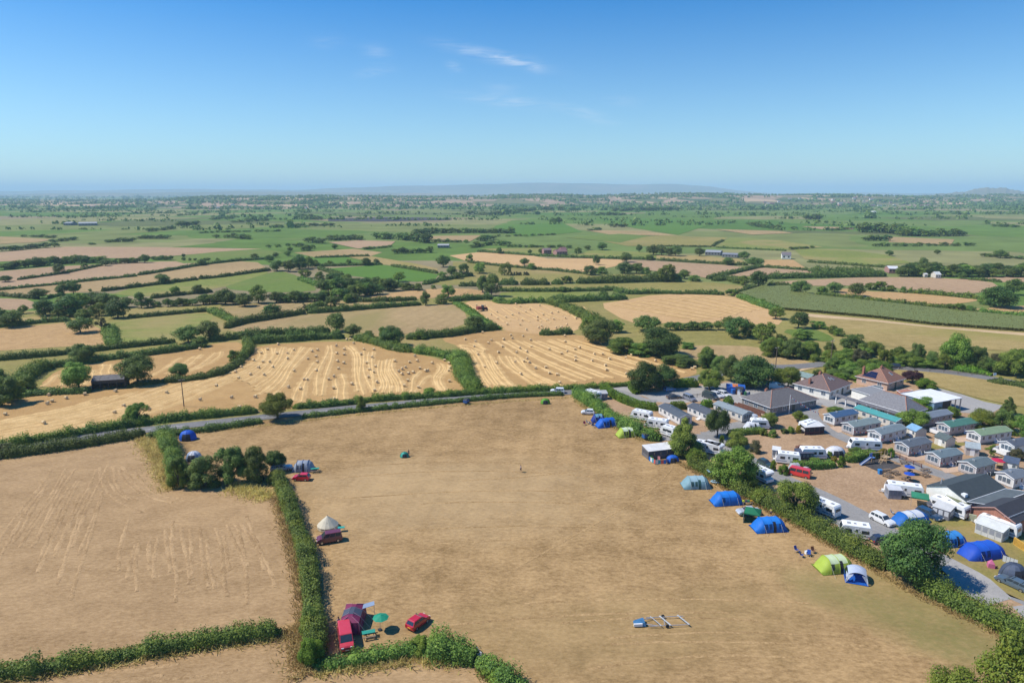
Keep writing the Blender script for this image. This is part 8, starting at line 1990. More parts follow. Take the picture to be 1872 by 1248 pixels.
# ------------------------------------------------------------------ cars of the park
def C2(kind, sh, x0, y0, x1, y1, rgb, label, **k): return car(kind, g(sh, x0, y0), g(sh, x1, y1), rgb, label, **k)
C2('hatch', 'I', 300, 355, 385, 345, (0.08, 0.22, 0.42), 'blue car parked in the shade of the two sycamores')
C2('saloon', 'I', 350, 462, 460, 455, (0.07, 0.07, 0.08), 'dark car parked at the thin rail fence')
C2('mpv', 'I', 580, 465, 670, 500, (0.20, 0.21, 0.24), 'grey car parked alone behind the first mobile homes')
C2('van', 'I', 860, 440, 985, 475, (0.045, 0.06, 0.06), 'dark van parked left in the car park row')
C2('estate', 'I', 975, 410, 1070, 450, (0.55, 0.57, 0.60), 'silver estate between the dark van and the white car')
C2('suv', 'I', 1075, 410, 1160, 440, (0.68, 0.68, 0.67), 'white car with dark windows at the end of the car park row')
C2('saloon', 'I', 1430, 700, 1520, 725, (0.52, 0.54, 0.57), 'silver car beside the grey roofed mobile home')
C2('van', 'b6', 995, 530, 1080, 530, (0.25, 0.45, 0.55), 'pale blue van under the huge sycamore')
C2('hatch', 'J', 1310, 745, 1450, 740, (0.20, 0.02, 0.03), 'dark red car in front of the pub veranda')
C2('suv', 'G', 970, 598, 912, 592, (0.03, 0.035, 0.05), 'dark car driving on the far road')
C2('hatch', 'L', 90, 500, 185, 548, (0.03, 0.06, 0.06), 'dark green car on the lane by the clipped bushes')
car('bus', g('L', 705, 690), g('L', 485, 640), (0.62, 0.035, 0.03), 'red camper van parked on the brown pitch')
C2('suv', 'Q', 105, 300, 300, 395, (0.72, 0.72, 0.70), 'white car parked on the lane by the huge sycamore')
C2('hatch', 'Q', 115, 580, 240, 560, (0.03, 0.035, 0.06), 'dark car with red tail lights behind the field hedge')
C2('estate', 'Q', 1820, 1130, 1560, 1010, (0.085, 0.12, 0.15), 'blue grey estate car at the lower right beside the dark awning', rack=True)
C2('estate', 'Q', 650, 240, 830, 320, (0.02, 0.055, 0.11), 'dark blue car between the white topped tent and the awning')
C2('suv', 'F', 735, 775, 662, 773, (0.76, 0.76, 0.75), 'white car driving on the road above the camping field')
C2('hatch', 'F', 952, 925, 878, 922, (0.74, 0.74, 0.73), 'white car parked beside the field hedge and blue tents')
C2('saloon', 'H', 1020, 900, 880, 905, (0.02, 0.03, 0.10), 'dark blue car behind the white awning')
C2('saloon', 'O', 385, 350, 185, 360, (0.38, 0.42, 0.48), 'silver car behind the green gazebo')
car('van', g('R', 398, 330), g('R', 425, 510), (0.55, 0.04, 0.055), 'red van parked against the hedge beside the maroon tent', rough=0.35)
car('hatch', g('R', 945, 318), g('R', 1055, 235), (0.48, 0.012, 0.025), 'red hatchback parked alone near the bottom hedge')
car('mpv', g('S', 1690, 1085), g('S', 1500, 1118), (0.15, 0.03, 0.045), 'maroon people carrier in front of the bell tent')
car('hatch', g('S', 1410, 562), g('S', 1290, 560), (0.58, 0.012, 0.03), 'red car parked beside the grey tunnel tent')
C2('estate', 'S', 1150, 480, 1200, 475, (0.35, 0.38, 0.42), 'silver car half hidden behind the round dark tree')
# small things on wheels
tr = thing('box_trailer', 'blue box trailer beside the field hedge', 'trailer', g('H', 880, 765) + Vector((0, 0, GZ)), 0.4)
MB().box(-0.9, 0.9, -0.6, 0.6, 0.4, 1.3).build('body', paint('trailer_blue', (0.02, 0.10, 0.30), 0.5), tr); MB().hexa([(-0.95, -0.65, 1.3), (0.95, -0.65, 1.3), (0.95, 0.65, 1.3), (-0.95, 0.65, 1.3)], [(-0.8, -0.5, 1.45), (0.8, -0.5, 1.45), (0.8, 0.5, 1.45), (-0.8, 0.5, 1.45)]).build('cover', TRIM, tr)
for s in (-1, 1): MB().disc((0, s * 0.68, 0.3), (0, 1, 0), 0.3, 0.15).build('wheel', TYRE, tr)
MB().tube((0.9, 0, 0.42), (1.9, 0, 0.42), 0.05).build('drawbar', STEEL, tr)
tr2 = copy_tree(tr, g('E', 1608, 772) + Vector((0, 0, GZ)), 1.2, 'dark blue trailer at the top edge of the camping field')

# ------------------------------------------------------------------ caravans
def V2(sh, x0, y0, x1, y1, label, **k): return caravan(g(sh, x0, y0), g(sh, x1, y1), label, **k)
V2('H', 330, 330, 200, 285, 'white caravan behind the head of the field hedge', side=-1)
awning(g('H', 315, 322), g('H', 440, 318), 'grey awning on the caravan behind the field hedge', 2.4, 2.3, 1.9, (0.48, 0.48, 0.48), (0.26, 0.26, 0.27))
V2('H', 905, 560, 755, 530, 'upper of two white caravans behind the field hedge', grey=True)
V2('H', 1090, 655, 920, 630, 'lower of two white caravans behind the field hedge')
V2('H', 1180, 740, 1100, 715, 'small white caravan at the foot of the big olive tree', L=4.0)
V2('H', 1660, 935, 1500, 905, 'caravan in blue shade behind the big olive tree', L=6.5)
V2('J', 500, 1100, 700, 1040, 'white caravan with a roof canopy over a dark sitting area', L=5.4)
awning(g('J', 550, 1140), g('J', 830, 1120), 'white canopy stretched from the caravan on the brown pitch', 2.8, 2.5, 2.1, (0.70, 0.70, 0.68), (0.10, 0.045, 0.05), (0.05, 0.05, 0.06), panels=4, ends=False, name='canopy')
V2('L', 545, 505, 330, 480, 'white caravan nearest the clipped cylinder bush', L=5.2)
awning(g('L', 225, 425), g('L', 330, 440), 'flat white awning left of the first touring caravan', 2.2, 2.3, 2.1, (0.72, 0.72, 0.70), (0.6, 0.6, 0.58), panels=2)
V2('L', 650, 420, 890, 425, 'white caravan with a dark blue awning behind the garden hedge', L=5.6)
awning(g('L', 580, 460), g('L', 780, 455), 'dark blue grey awning behind the garden hedge', 2.2, 2.2, 1.8, (0.09, 0.10, 0.14), (0.08, 0.09, 0.12))
V2('L', 1625, 315, 1310, 300, 'long white caravan behind the garden hedge and the slide', L=7.0)
V2('M', 410, 950, 40, 900, 'long white caravan with grey awning beside the green gazebo', L=6.8)
awning(g('M', 25, 975), g('M', 200, 985), 'pale grey porch awning on the long caravan', 2.0, 2.4, 2.0, (0.62, 0.63, 0.65), (0.30, 0.31, 0.34), panels=3)
V2('Q', 1120, 300, 790, 175, 'white caravan with a large grey awning beside the brick hall', L=6.8)
awning(g('Q', 765, 270), g('Q', 960, 335), 'large grey awning with white windows on the lawn', 2.8, 2.5, 2.0, (0.60, 0.60, 0.58), (0.20, 0.20, 0.22), (0.62, 0.62, 0.62), panels=3)
V2('Q', 1690, 510, 1350, 390, 'white caravan behind the big cream awning', L=6.5)
awning(g('Q', 1255, 465), g('Q', 1560, 580), 'big cream awning with four windows on the lawn', 2.6, 2.55, 2.0, (0.70, 0.71, 0.66), (0.62, 0.62, 0.58), (0.32, 0.33, 0.35), panels=4)
V2('L', 1010, 1200, 820, 1120, 'white caravan beside the lane under the large light green tree', L=5.8)
V2('O', 1540, 620, 1330, 590, 'white caravan behind the field hedge below the lane', L=5.2)
V2('L', 10, 690, 120, 740, 'white motorhome in the shade by the lane', L=5.5, motor=True, H=2.8)
V2('N', 960, 200, 1010, 215, 'blue shaded camper behind the white blossom tree', L=4.5, motor=True)

# ------------------------------------------------------------------ tents of the camping field
BLUE, LIME = (0.012, 0.155, 0.56), (0.36, 0.47, 0.06)
tunnel_tent(g('O', 330, 520), g('O', 675, 500), 'bright blue tunnel tent with three dark doors beside the green gazebo', BLUE, 3.4, 2.1, (0.02, 0.22, 0.70), windows=3)
tunnel_tent(g('N', 960, 880), g('N', 1350, 855), 'bright blue tunnel tent left of the silver car', BLUE, 3.2, 2.2, (0.02, 0.21, 0.68), windows=1, door=False)
tunnel_tent(g('N', 560, 650), g('N', 930, 645), 'teal and grey green dome tent with a raised flap', (0.20, 0.34, 0.38), 3.6, 2.1, (0.32, 0.47, 0.52), (0.04, 0.10, 0.09), windows=2, door_rgb=(0.035, 0.10, 0.09))
fl = thing('tent_flap', 'pale blue canopy flap held out from the teal tent', 'canopy', g('N', 900, 560) + Vector((0, 0, GZ)), 0.1)
MB().hexa([(0, -0.7, 1.9), (1.9, -0.8, 1.75), (1.9, 0.8, 1.75), (0, 0.7, 1.9)], [(0, -0.7, 1.93), (1.9, -0.8, 1.78), (1.9, 0.8, 1.78), (0, 0.7, 1.93)]).build('canopy', cloth((0.30, 0.44, 0.50)), fl)
for s in (-0.75, 0.75): MB().tube((1.85, s, 0), (1.85, s, 1.78), 0.02).build('pole', STEEL, fl)
bo = thing('dinghy', 'pale blue inflatable boat beside the teal tent', 'boat', g('N', 1030, 605) + Vector((0, 0, GZ + 0.1)), 0.0)
hull = MB()
ring = [(1.2 * math.cos(2 * math.pi * i / 16), 0.55 * math.sin(2 * math.pi * i / 16), 0.15) for i in range(17)]
hull.path(ring, 0.17, 7).build('tube', paint('dinghy_blue', (0.30, 0.46, 0.55), 0.4), bo, True); MB().box(-0.95, 0.95, -0.35, 0.35, 0.02, 0.06).build('floor', paint('dinghy_floor', (0.15, 0.18, 0.32), 0.5), bo); MB().box(-0.12, 0.12, -0.5, 0.5, 0.2, 0.3).build('seat', TRIM, bo)
tunnel_tent(g('H', 545, 735), g('H', 765, 715), 'lime green tunnel tent with a pale roof by the field hedge', LIME, 3.0, 2.1, (0.62, 0.70, 0.50), windows=2)
tunnel_tent(g('H', 310, 625), g('H', 560, 600), 'bright blue tunnel tent near the white car', (0.012, 0.115, 0.50), 3.0, 2.1, None, windows=2)
tunnel_tent(g('H', 255, 565), g('H', 410, 560), 'dark blue tent with pale teal porch behind the bright blue one', (0.02, 0.045, 0.24), 2.6, 2.0, (0.16, 0.34, 0.42), windows=1)
dome_tent(g('H', 1180, 1020), 0.1, 'small bright blue pop up tent in front of the white awning', (0.02, 0.13, 0.55), 3.2, 2.2, 1.5, (0.10, 0.14, 0.40))
tunnel_tent(g('O', 1030, 960), g('O', 1390, 930), 'lime green tent with dark window and pale roof beside the hedge', LIME, 3.4, 2.2, (0.58, 0.68, 0.42), (0.06, 0.07, 0.05), windows=1)
# open shelter with a blue floor
sh_ = thing('event_shelter', 'open domed shelter with pale grey top and blue floor', 'shelter', g('O', 1450, 1060) + Vector((0, 0, GZ)), -0.35)
hs = 1.65
for i in range(2):
 a = math.pi / 4 + i * math.pi / 2
 MB().path([(hs * 1.35 * math.cos(t) * math.cos(a), hs * 1.35 * math.cos(t) * math.sin(a), 2.15 * math.sin(t)) for t in [math.pi * k / 14 for k in range(15)]], 0.05).build('pole', cloth((0.60, 0.62, 0.66)), sh_)
dm_ = MB(); nn = 8; grid = []
for i in range(nn + 1):
 for j in range(nn + 1):
  u, v = -1 + 2 * i / nn, -1 + 2 * j / nn; r2 = (u * u + v * v) / 2
  grid.append((u * hs * 0.80, v * hs * 0.80, 2.18 * math.sqrt(max(0.0, 1 - r2 * 0.64)) if r2 < 1.5 else 1))
dm_.pts(grid, [(i * (nn + 1) + j, (i + 1) * (nn + 1) + j, (i + 1) * (nn + 1) + j + 1, i * (nn + 1) + j + 1) for i in range(nn) for j in range(nn)]).build('canopy', cloth((0.44, 0.50, 0.62)), sh_, True)
for sx in (-1, 1):
 for sy in (-1, 1): MB().pts([(sx * hs * 0.80, sy * hs * 0.80, 1.32), (sx * hs * 0.35, sy * hs * 0.92, 1.55), (sx * hs * 0.97, sy * hs * 0.97, 0.02), (sx * hs * 0.92, sy * hs * 0.35, 1.55)], [(0, 1, 2), (0, 2, 3)]).build('corner_panel', cloth((0.50, 0.53, 0.60)), sh_)
MB().box(-hs, hs, -hs, hs, 0, 0.03).build('groundsheet', cloth((0.01, 0.10, 0.45)), sh_)
MB().box(-hs, -hs + 0.04, -hs * 0.8, hs * 0.8, 0.5, 0.9).build('side_band', cloth((0.02, 0.06, 0.22)), sh_); MB().box(-hs * 0.8, hs * 0.8, hs - 0.04, hs, 0.03, 1.2).build('back_panel', cloth((0.10, 0.12, 0.22)), sh_)
gazebo(g('O', 325, 430), -0.45, 'green gazebo with a red edge beside the blue tunnel tent', (0.015, 0.16, 0.075), 2.9, 2.0, 0.7, (0.02, 0.20, 0.09), trim_rgb=(0.50, 0.05, 0.06))
# white awning pitch with windbreak
awning(g('H', 905, 1000), g('H', 1190, 965), 'large white topped awning pitch on the camping field', 3.2, 2.4, 1.95, (0.74, 0.73, 0.70), (0.17, 0.16, 0.16), (0.10, 0.10, 0.11), panels=4)
wb = thing('windbreak', 'striped windbreak in front of the white awning pitch', 'windbreak', g('H', 910, 1010) + Vector((0, 0, GZ)))
wp = [g('H', *c) - g('H', 910, 1010) for c in ((910, 1010), (985, 1055), (1110, 1050), (1120, 1030))]
cols = ((0.03, 0.16, 0.50), (0.70, 0.70, 0.66), (0.05, 0.32, 0.42), (0.60, 0.12, 0.10))
for i, (a, b) in enumerate(zip(wp[:-1], wp[1:])):
 for k in range(4):
  p_, q_ = a.lerp(b, k / 4), a.lerp(b, (k + 1) / 4)
  MB().pts([(p_.x, p_.y, 0.05), (q_.x, q_.y, 0.05), (q_.x, q_.y, 1.05), (p_.x, p_.y, 1.05)], [(0, 1, 2, 3)]).build('cloth_panel', cloth(cols[(i + k) % 4]), wb)
 MB().tube((a.x, a.y, 0), (a.x, a.y, 1.25), 0.03).build('stake', WOOD, wb)
camp_chair(g('H', 950, 1005), 0.4, 'green and yellow chair inside the windbreak', (0.35, 0.50, 0.05)); camp_chair(g('H', 1025, 1015), -0.2, 'red and white chair inside the windbreak', (0.62, 0.25, 0.22))
wt = thing('toilet_tent', 'narrow teal toilet tent beside the white awning pitch', 'tent', g('H', 1218, 960) + Vector((0, 0, GZ)), 0.3)
MB().hexa([(-0.6, -0.6, 0), (0.6, -0.6, 0), (0.6, 0.6, 0), (-0.6, 0.6, 0)], [(-0.5, -0.5, 1.7), (0.5, -0.5, 1.7), (0.5, 0.5, 1.7), (-0.5, 0.5, 1.7)]).build('wall', cloth((0.015, 0.16, 0.17)), wt); MB().hexa([(-0.5, -0.5, 1.7), (0.5, -0.5, 1.7), (0.5, 0.5, 1.7), (-0.5, 0.5, 1.7)], [(-0.1, -0.1, 2.05), (0.1, -0.1, 2.05), (0.1, 0.1, 2.05), (-0.1, 0.1, 2.05)]).build('roof', cloth((0.02, 0.20, 0.20)), wt)
# clutter by the blue tents
for i, (sh, x, y, rz, c, lab) in enumerate((('H', 180, 605, 0.3, (0.30, 0.04, 0.08), 'dark red chair left of the blue tents'), ('H', 215, 590, 1.2, (0.6, 0.58, 0.56), 'pale chair left of the blue tents'), ('H', 250, 605, 2.0, (0.06, 0.12, 0.35), 'navy chair beside the blue tents'), ('H', 282, 632, 0.5, (0.10, 0.12, 0.20), 'dark chair in front of the blue tents'),
          ('O', 808, 765, 0.4, (0.03, 0.08, 0.35), 'leftmost blue chair on the open grass'), ('O', 865, 820, 0.9, (0.03, 0.09, 0.38), 'nearest blue chair on the open grass'), ('O', 940, 810, -0.4, (0.03, 0.10, 0.42), 'blue chair with a white towel side on the grass'), ('O', 990, 775, 0.2, (0.20, 0.08, 0.05), 'brown chair at the right of the seat circle'),
          ('Q', 320, 250, 1.0, (0.55, 0.56, 0.6), 'folding chair on the lawn behind the white car'))):
 camp_chair(g(sh, x, y), rz, lab, c)
tw = thing('cool_box', 'white cool box among the blue chairs', 'cool box', g('O', 922, 785) + Vector((0, 0, GZ)), 0.3)
MB().box(-0.35, 0.35, -0.22, 0.22, 0, 0.4).build('body', WHITE, tw); MB().box(-0.37, 0.37, -0.24, 0.24, 0.4, 0.5).build('lid', paint('pale_blue_lid', (0.6, 0.68, 0.75), 0.4), tw)
cr = thing('camp_kitchen', 'low camp kitchen with green and yellow boxes behind the blue tent', 'camp kitchen', g('N', 1440, 895) + Vector((0, 0, GZ)), 0.02)
MB().box(-1.0, 1.0, -0.3, 0.3, 0.5, 0.55).build('table_top', STEEL, cr)
for x, c in ((-0.85, (0.5, 0.55, 0.03)), (-0.3, (0.04, 0.05, 0.10)), (0.2, (0.03, 0.22, 0.10)), (0.75, (0.45, 0.25, 0.03))): MB().box(x - 0.2, x + 0.2, -0.22, 0.22, 0.56, 0.82).build('box', paint('camp_box_%02d' % int(c[0] * 99), c, 0.6), cr)
for x in (-0.9, 0.9): MB().box(x - 0.04, x + 0.04, -0.25, 0.25, 0, 0.5).build('leg_frame', STEEL, cr)
person(g('N', 1752, 1058), 2.6, 'person in a yellow top standing behind the blue tunnel tent', (0.62, 0.50, 0.08), (0.03, 0.03, 0.05), 1.72, arm=0.6)
person(g('p', 952, 863), 1.2, 'person in a pale top walking alone across the open field', (0.62, 0.50, 0.50), (0.06, 0.04, 0.06), 1.65)
person(g('R', 355, 300), 0.4, 'person in pale clothes standing behind the red van', (0.55, 0.53, 0.50), (0.30, 0.33, 0.38), 1.68, stride=0.05)
dome_tent(g('E', 1168, 1150), 0.2, 'small teal dome tent alone in the middle of the field', (0.02, 0.26, 0.20), 2.1, 1.7, 1.15, (0.06, 0.42, 0.33), stripes=(7, 8))
person(g('E', 1198, 1142), 0.8, 'person in dark clothes beside the small teal dome tent', (0.08, 0.05, 0.07), (0.06, 0.06, 0.08), 1.5)
dome_tent(g('F', 612, 848), 0.0, 'small bright green tent at the top of the camping field', (0.12, 0.33, 0.03), 2.8, 2.0, 1.5, (0.06, 0.09, 0.04), stripes=(4, 5))
dome_tent(g('S', 355, 205), 0.15, 'large blue dome tent near the road corner', (0.015, 0.10, 0.52), 4.2, 3.4, 2.3, (0.03, 0.16, 0.62), stripes=(2, 4, 8))
dome_tent(g('S', 408, 385), 0.0, 'white dome tent with blue stripes behind the tree clump', (0.62, 0.64, 0.68), 3.6, 3.2, 2.0, (0.22, 0.30, 0.45), stripes=(1, 3, 7, 10))
tunnel_tent(g('S', 1275, 475), g('S', 1460, 470), 'grey tunnel tent with blue hoops beside the red car', (0.30, 0.34, 0.40), 3.0, 2.1, None, windows=2, hoops=4, pole_rgb=(0.02, 0.10, 0.28))
picnic_table(g('S', 1470, 490), 0.2, 'small camp table with green top beside the grey tunnel tent', top_rgb=(0.03, 0.30, 0.22))
bell_tent(g('S', 1582, 980), 'cream canvas bell tent behind the maroon people carrier', (0.62, 0.56, 0.42), 1.9, 2.3)
wb2 = thing('camp_table', 'folding table with teal top beside the bell tent', 'table', g('S', 1700, 1010) + Vector((0, 0, GZ)), 0.2)
MB().box(-0.6, 0.6, -0.35, 0.35, 0.68, 0.72).build('table_top', paint('teal_top', (0.02, 0.32, 0.25), 0.5), wb2)
for sx in (-0.5, 0.5):
 for sy in (-0.28, 0.28): MB().tube((sx, sy, 0), (sx, sy, 0.68), 0.02).build('leg', STEEL, wb2)
# maroon tent (upright frame tent seen from above)
mt = thing('tent', 'maroon family tent with a dark grey roof panel in the field corner', 'tent', g('R', 470, 270) + Vector((0, 0, GZ)), 0.02)
MAR, MARD = cloth((0.21, 0.028, 0.085)), cloth((0.075, 0.09, 0.125))
q4 = lambda x, y, z: [(-x, -y, z), (x, -y, z), (x, y, z), (-x, y, z)]
MB().hexa(q4(1.5, 2.5, 0.02), q4(1.3, 2.25, 1.7)).build('wall', MAR, mt)
MB().hexa(q4(1.3, 2.25, 1.7), q4(0.3, 1.5, 2.2)).build('roof', MAR, mt)
for s in (-1, 1):
 at_ = lambda y, f: (s * (1.32 - f * 1.0), y, 1.73 + 0.5 * f)
 MB().pts([at_(-0.9, 0), at_(0.8, 0), at_(0.8, 1), at_(-0.9, 1)], [(0, 1, 2, 3)]).build('roof_panel', MARD, mt)
 for y in (-2.3, -0.9, 0.8, 2.2):
  MB().path([(s * 1.52, y * 1.05, 0), (s * 1.34, y, 1.74), (s * 0.3, y * 0.68, 2.24)], 0.035).build('pole', cloth((0.45, 0.20, 0.28)), mt); MB().tube((s * 1.34, y, 1.7), (s * 2.7, y * 1.15, 0), 0.018, 0.018, 4).build('guy_rope', ROPE, mt)
MB().box(-0.3, 0.3, -0.9, 0.8, 2.2, 2.23).build('roof_panel', MARD, mt)
for x in (-0.75, 0.0, 0.75): MB().pts([(x - 0.3, -2.5, 0.1), (x + 0.3, -2.5, 0.1), (x + 0.27, -2.3, 1.55), (x - 0.27, -2.3, 1.55)], [(0, 1, 2, 3)]).build('door', cloth((0.30, 0.045, 0.12)), mt)
cp = thing('tent_canopy', 'pale blue canopy panel propped beside the maroon tent', 'canopy', g('R', 580, 215) + Vector((0, 0, GZ)), 0.25)
MB().hexa([(-1.0, -0.5, 1.65), (1.2, -0.3, 1.95), (1.2, 0.7, 1.95), (-1.0, 0.6, 1.65)], [(-1.0, -0.5, 1.68), (1.2, -0.3, 1.98), (1.2, 0.7, 1.98), (-1.0, 0.6, 1.68)]).build('canopy', cloth((0.26, 0.34, 0.46)), cp)
for s in (-0.3, 0.65): MB().tube((1.15, s, 0), (1.15, s, 1.97), 0.02).build('pole', STEEL, cp)
parasol(g('R', 688, 318), 'green parasol standing beside the maroon tent', (0.015, 0.28, 0.16), 1.15, 2.0)
picnic_table(g('R', 598, 372), 0.3, 'green topped picnic table in front of the maroon tent', (0.20, 0.16, 0.10), top_rgb=(0.02, 0.30, 0.22))
# goalpost frame lying on the grass
fr = thing('trailer_frame', 'bare galvanised trailer frame with a blue end lying on the grass', 'trailer', g('U', 950, 610) + Vector((0, 0, GZ)), math.radians(4))
for y in (-1.0, 1.0): MB().box(-2.2, 3.3, y - 0.04, y + 0.04, 0.22, 0.30).build('side_rail', STEEL, fr)
for x, w_ in ((-1.0, 0.04), (0.35, 0.09), (3.0, 0.09)): MB().hexa([(x + 0.5 - w_, -1.15, 0.30), (x + 0.5 + w_, -1.15, 0.30), (x - 0.5 + w_, 1.15, 0.30), (x - 0.5 - w_, 1.15, 0.30)], [(x + 0.5 - w_, -1.15, 0.40), (x + 0.5 + w_, -1.15, 0.40), (x - 0.5 + w_, 1.15, 0.40), (x - 0.5 - w_, 1.15, 0.40)]).build('crossbar', paint('pale_steel', (0.5, 0.51, 0.5), 0.5, 0.2), fr)
MB().hexa([(-4.2, -0.55, 0.05), (-2.6, -0.75, 0.05), (-2.6, 0.75, 0.05), (-4.2, 0.5, 0.05)], [(-4.1, -0.5, 0.35), (-2.7, -0.6, 0.6), (-2.7, 0.6, 0.6), (-4.1, 0.4, 0.35)]).build('box', paint('faded_blue', (0.04, 0.14, 0.27), 0.5, var=0.25), fr)
MB().box(-4.35, -3.1, -0.75, -0.55, 0.1, 0.5).build('mudguard', WHITE, fr)
for s in (-1, 1): MB().tube((-2.6, s * 0.5, 0.3), (-1.0, s * 1.0, 0.28), 0.05).build('drawbar', STEEL, fr); MB().disc((0.35, s * 1.15, 0.26), (0, 1, 0), 0.26, 0.16).build('wheel', TYRE, fr)
MB().tube((0, -0.9, 0.3), (0.4, 0.9, 0.3), 0.04).build('brace', STEEL, fr)
# white metal gate
gt = thing('field_gate', 'white metal field gate between the bushes at the bottom', 'gate', g('R', 1478, 520) + Vector((0, 0, GZ)), 0)
gv = g('R', 1515, 572) - g('R', 1478, 520)
for k in range(5): MB().tube((0, 0, 0.2 + k * 0.25), (gv.x, gv.y, 0.2 + k * 0.25), 0.03).build('bar', WHITE, gt)
for f in (0, 0.5, 1): MB().tube((gv.x * f, gv.y * f, 0.0 if f != 0.5 else 0.2), (gv.x * f, gv.y * f, 1.3), 0.045).build('upright', WHITE, gt)
MB().tube((0, 0, 0.2), (gv.x * 0.5, gv.y * 0.5, 1.2), 0.03).build('brace', WHITE, gt)

# ------------------------------------------------------------------ tents and people of the park
tunnel_tent(g('Q', 830, 600), g('Q', 1120, 575), 'blue tunnel tent behind the huge sycamore', (0.015, 0.145, 0.44), 3.2, 2.2, (0.05, 0.26, 0.60), windows=2)
tunnel_tent(g('Q', 1120, 745), g('Q', 1545, 690), 'big royal blue tunnel tent on the lawn by the lane', (0.012, 0.075, 0.46), 3.8, 2.3, (0.02, 0.115, 0.56), windows=2, door=False)
tunnel_tent(g('Q', 340, 360), g('Q', 700, 310), 'blue ended tent with a white roof behind the white car', (0.012, 0.13, 0.44), 3.4, 2.0, (0.66, 0.68, 0.70), windows=0, door=False)
dome_tent(g('Q', 1690, 960), 0.1, 'dark grey half dome awning behind the blue grey estate', (0.065, 0.085, 0.13), 4.2, 3.4, 2.3, (0.10, 0.125, 0.18), stripes=(7, 8))
pk = thing('play_tent', 'small pink play tent in front of the royal blue tent', 'tent', g('Q', 1440, 860) + Vector((0, 0, GZ)), 0.4)
PK = cloth((0.62, 0.17, 0.30))
for i in range(4):
 a0, a1 = i * math.pi / 2, (i + 1) * math.pi / 2; q_ = lambda r, a, zz: (r * math.cos(a), r * math.sin(a), zz)
 MB().pts([q_(0.7, a0, 0), q_(0.7, a1, 0), q_(0.62, a1, 0.85), q_(0.62, a0, 0.85), (0, 0, 1.5)], [(0, 1, 2, 3), (3, 2, 4)]).build('side', PK, pk)
MB().box(0.1, 0.75, -0.6, -0.56, 0, 0.5).build('door', cloth((0.30, 0.06, 0.12)), pk)
ws = thing('windbreak', 'white windbreak right of the royal blue tent', 'windbreak', g('Q', 1570, 790) + Vector((0, 0, GZ)))
wv_ = g('Q', 1740, 850) - g('Q', 1570, 790)
for k in range(4):
 a, b = wv_ * (k / 4), wv_ * ((k + 1) / 4); MB().pts([(a.x, a.y, 0.05), (b.x, b.y, 0.05), (b.x, b.y, 1.2), (a.x, a.y, 1.2)], [(0, 1, 2, 3)]).build('cloth_panel', cloth((0.60, 0.62, 0.60)), ws); MB().tube((a.x, a.y, 0), (a.x, a.y, 1.35), 0.025).build('stake', WOOD, ws)
dome_tent(g('L', 1070, 385), 0.1, 'white dome awning with dark poles behind the garden hedge', (0.68, 0.68, 0.70), 5.2, 3.6, 2.2, (0.72, 0.72, 0.74), stripes=(8, 9))
tunnel_tent(g('I', 1400, 895), g('I', 1650, 890), 'pale grey tent beside the dark clipped hedge', (0.56, 0.58, 0.62), 2.8, 2.0, (0.70, 0.71, 0.73), windows=1)
V2('I', 1560, 880, 1680, 885, 'white caravan behind the pale grey tent', L=4.6)
tunnel_tent(g('L', 450, 600), g('L', 610, 595), 'small grey awning tent behind the red camper van', (0.40, 0.42, 0.44), 2.2, 1.9, None, windows=1, door=False)
dome_tent(g('L', 680, 620), 0.3, 'small white and dark pop up tent beside the red camper van', (0.55, 0.52, 0.50), 2.2, 2.0, 1.4, (0.04, 0.05, 0.06), stripes=(1, 2, 9))
gazebo(g('M', 440, 1050), -0.5, 'green topped gazebo beside the long caravan', (0.04, 0.24, 0.13), 3.0, 2.0, 0.25)
person(g('L', 765, 560), 0.3, 'person in blue standing at the garden hedge', (0.05, 0.16, 0.45), (0.05, 0.08, 0.2), 1.65, stride=0.03)
parasol(g('M', 1480, 560), 'red parasol beside the dark blue shed', (0.52, 0.02, 0.07), 1.5, 2.0)
parasol(g('M', 295, 640), 'blue parasol over an upper picnic table', (0.01, 0.07, 0.45), 1.1, 1.8); parasol(g('M', 290, 735), 'blue parasol over a lower picnic table', (0.01, 0.08, 0.48), 1.1, 1.8)
for x, y, r, lab in ((110, 640, 0.4, 'picnic table left of the blue parasols'), (300, 632, 0.4, 'picnic table under the upper blue parasol'), (270, 722, 0.3, 'picnic table under the lower blue parasol'), (510, 668, 0.3, 'picnic table below the brown rail fence'), (525, 610, 0.2, 'pale picnic table at the lane'), (15, 680, 0.5, 'picnic table below the play area'), (235, 498, -0.3, 'picnic table against the brown rail fence'), (10, 615, 0.2, 'picnic table next to the blue barrel')):
 picnic_table(g('M', x, y), r, lab)
wheelie_bin(g('L', 1672, 640), 0.1, 'blue barrel bin at the corner of the play area', (0.02, 0.20, 0.50), s=1.1)
bxs = thing('planter', 'pair of brown timber boxes on the brown pitch', 'planter', g('L', 600, 300) + Vector((0, 0, GZ)), 0.2)
MB().box(-0.9, -0.25, -0.4, 0.4, 0, 0.75).build('box', BROWNW, bxs); MB().box(-0.1, 0.75, -0.45, 0.45, 0, 0.85).build('box', BROWNW, bxs)
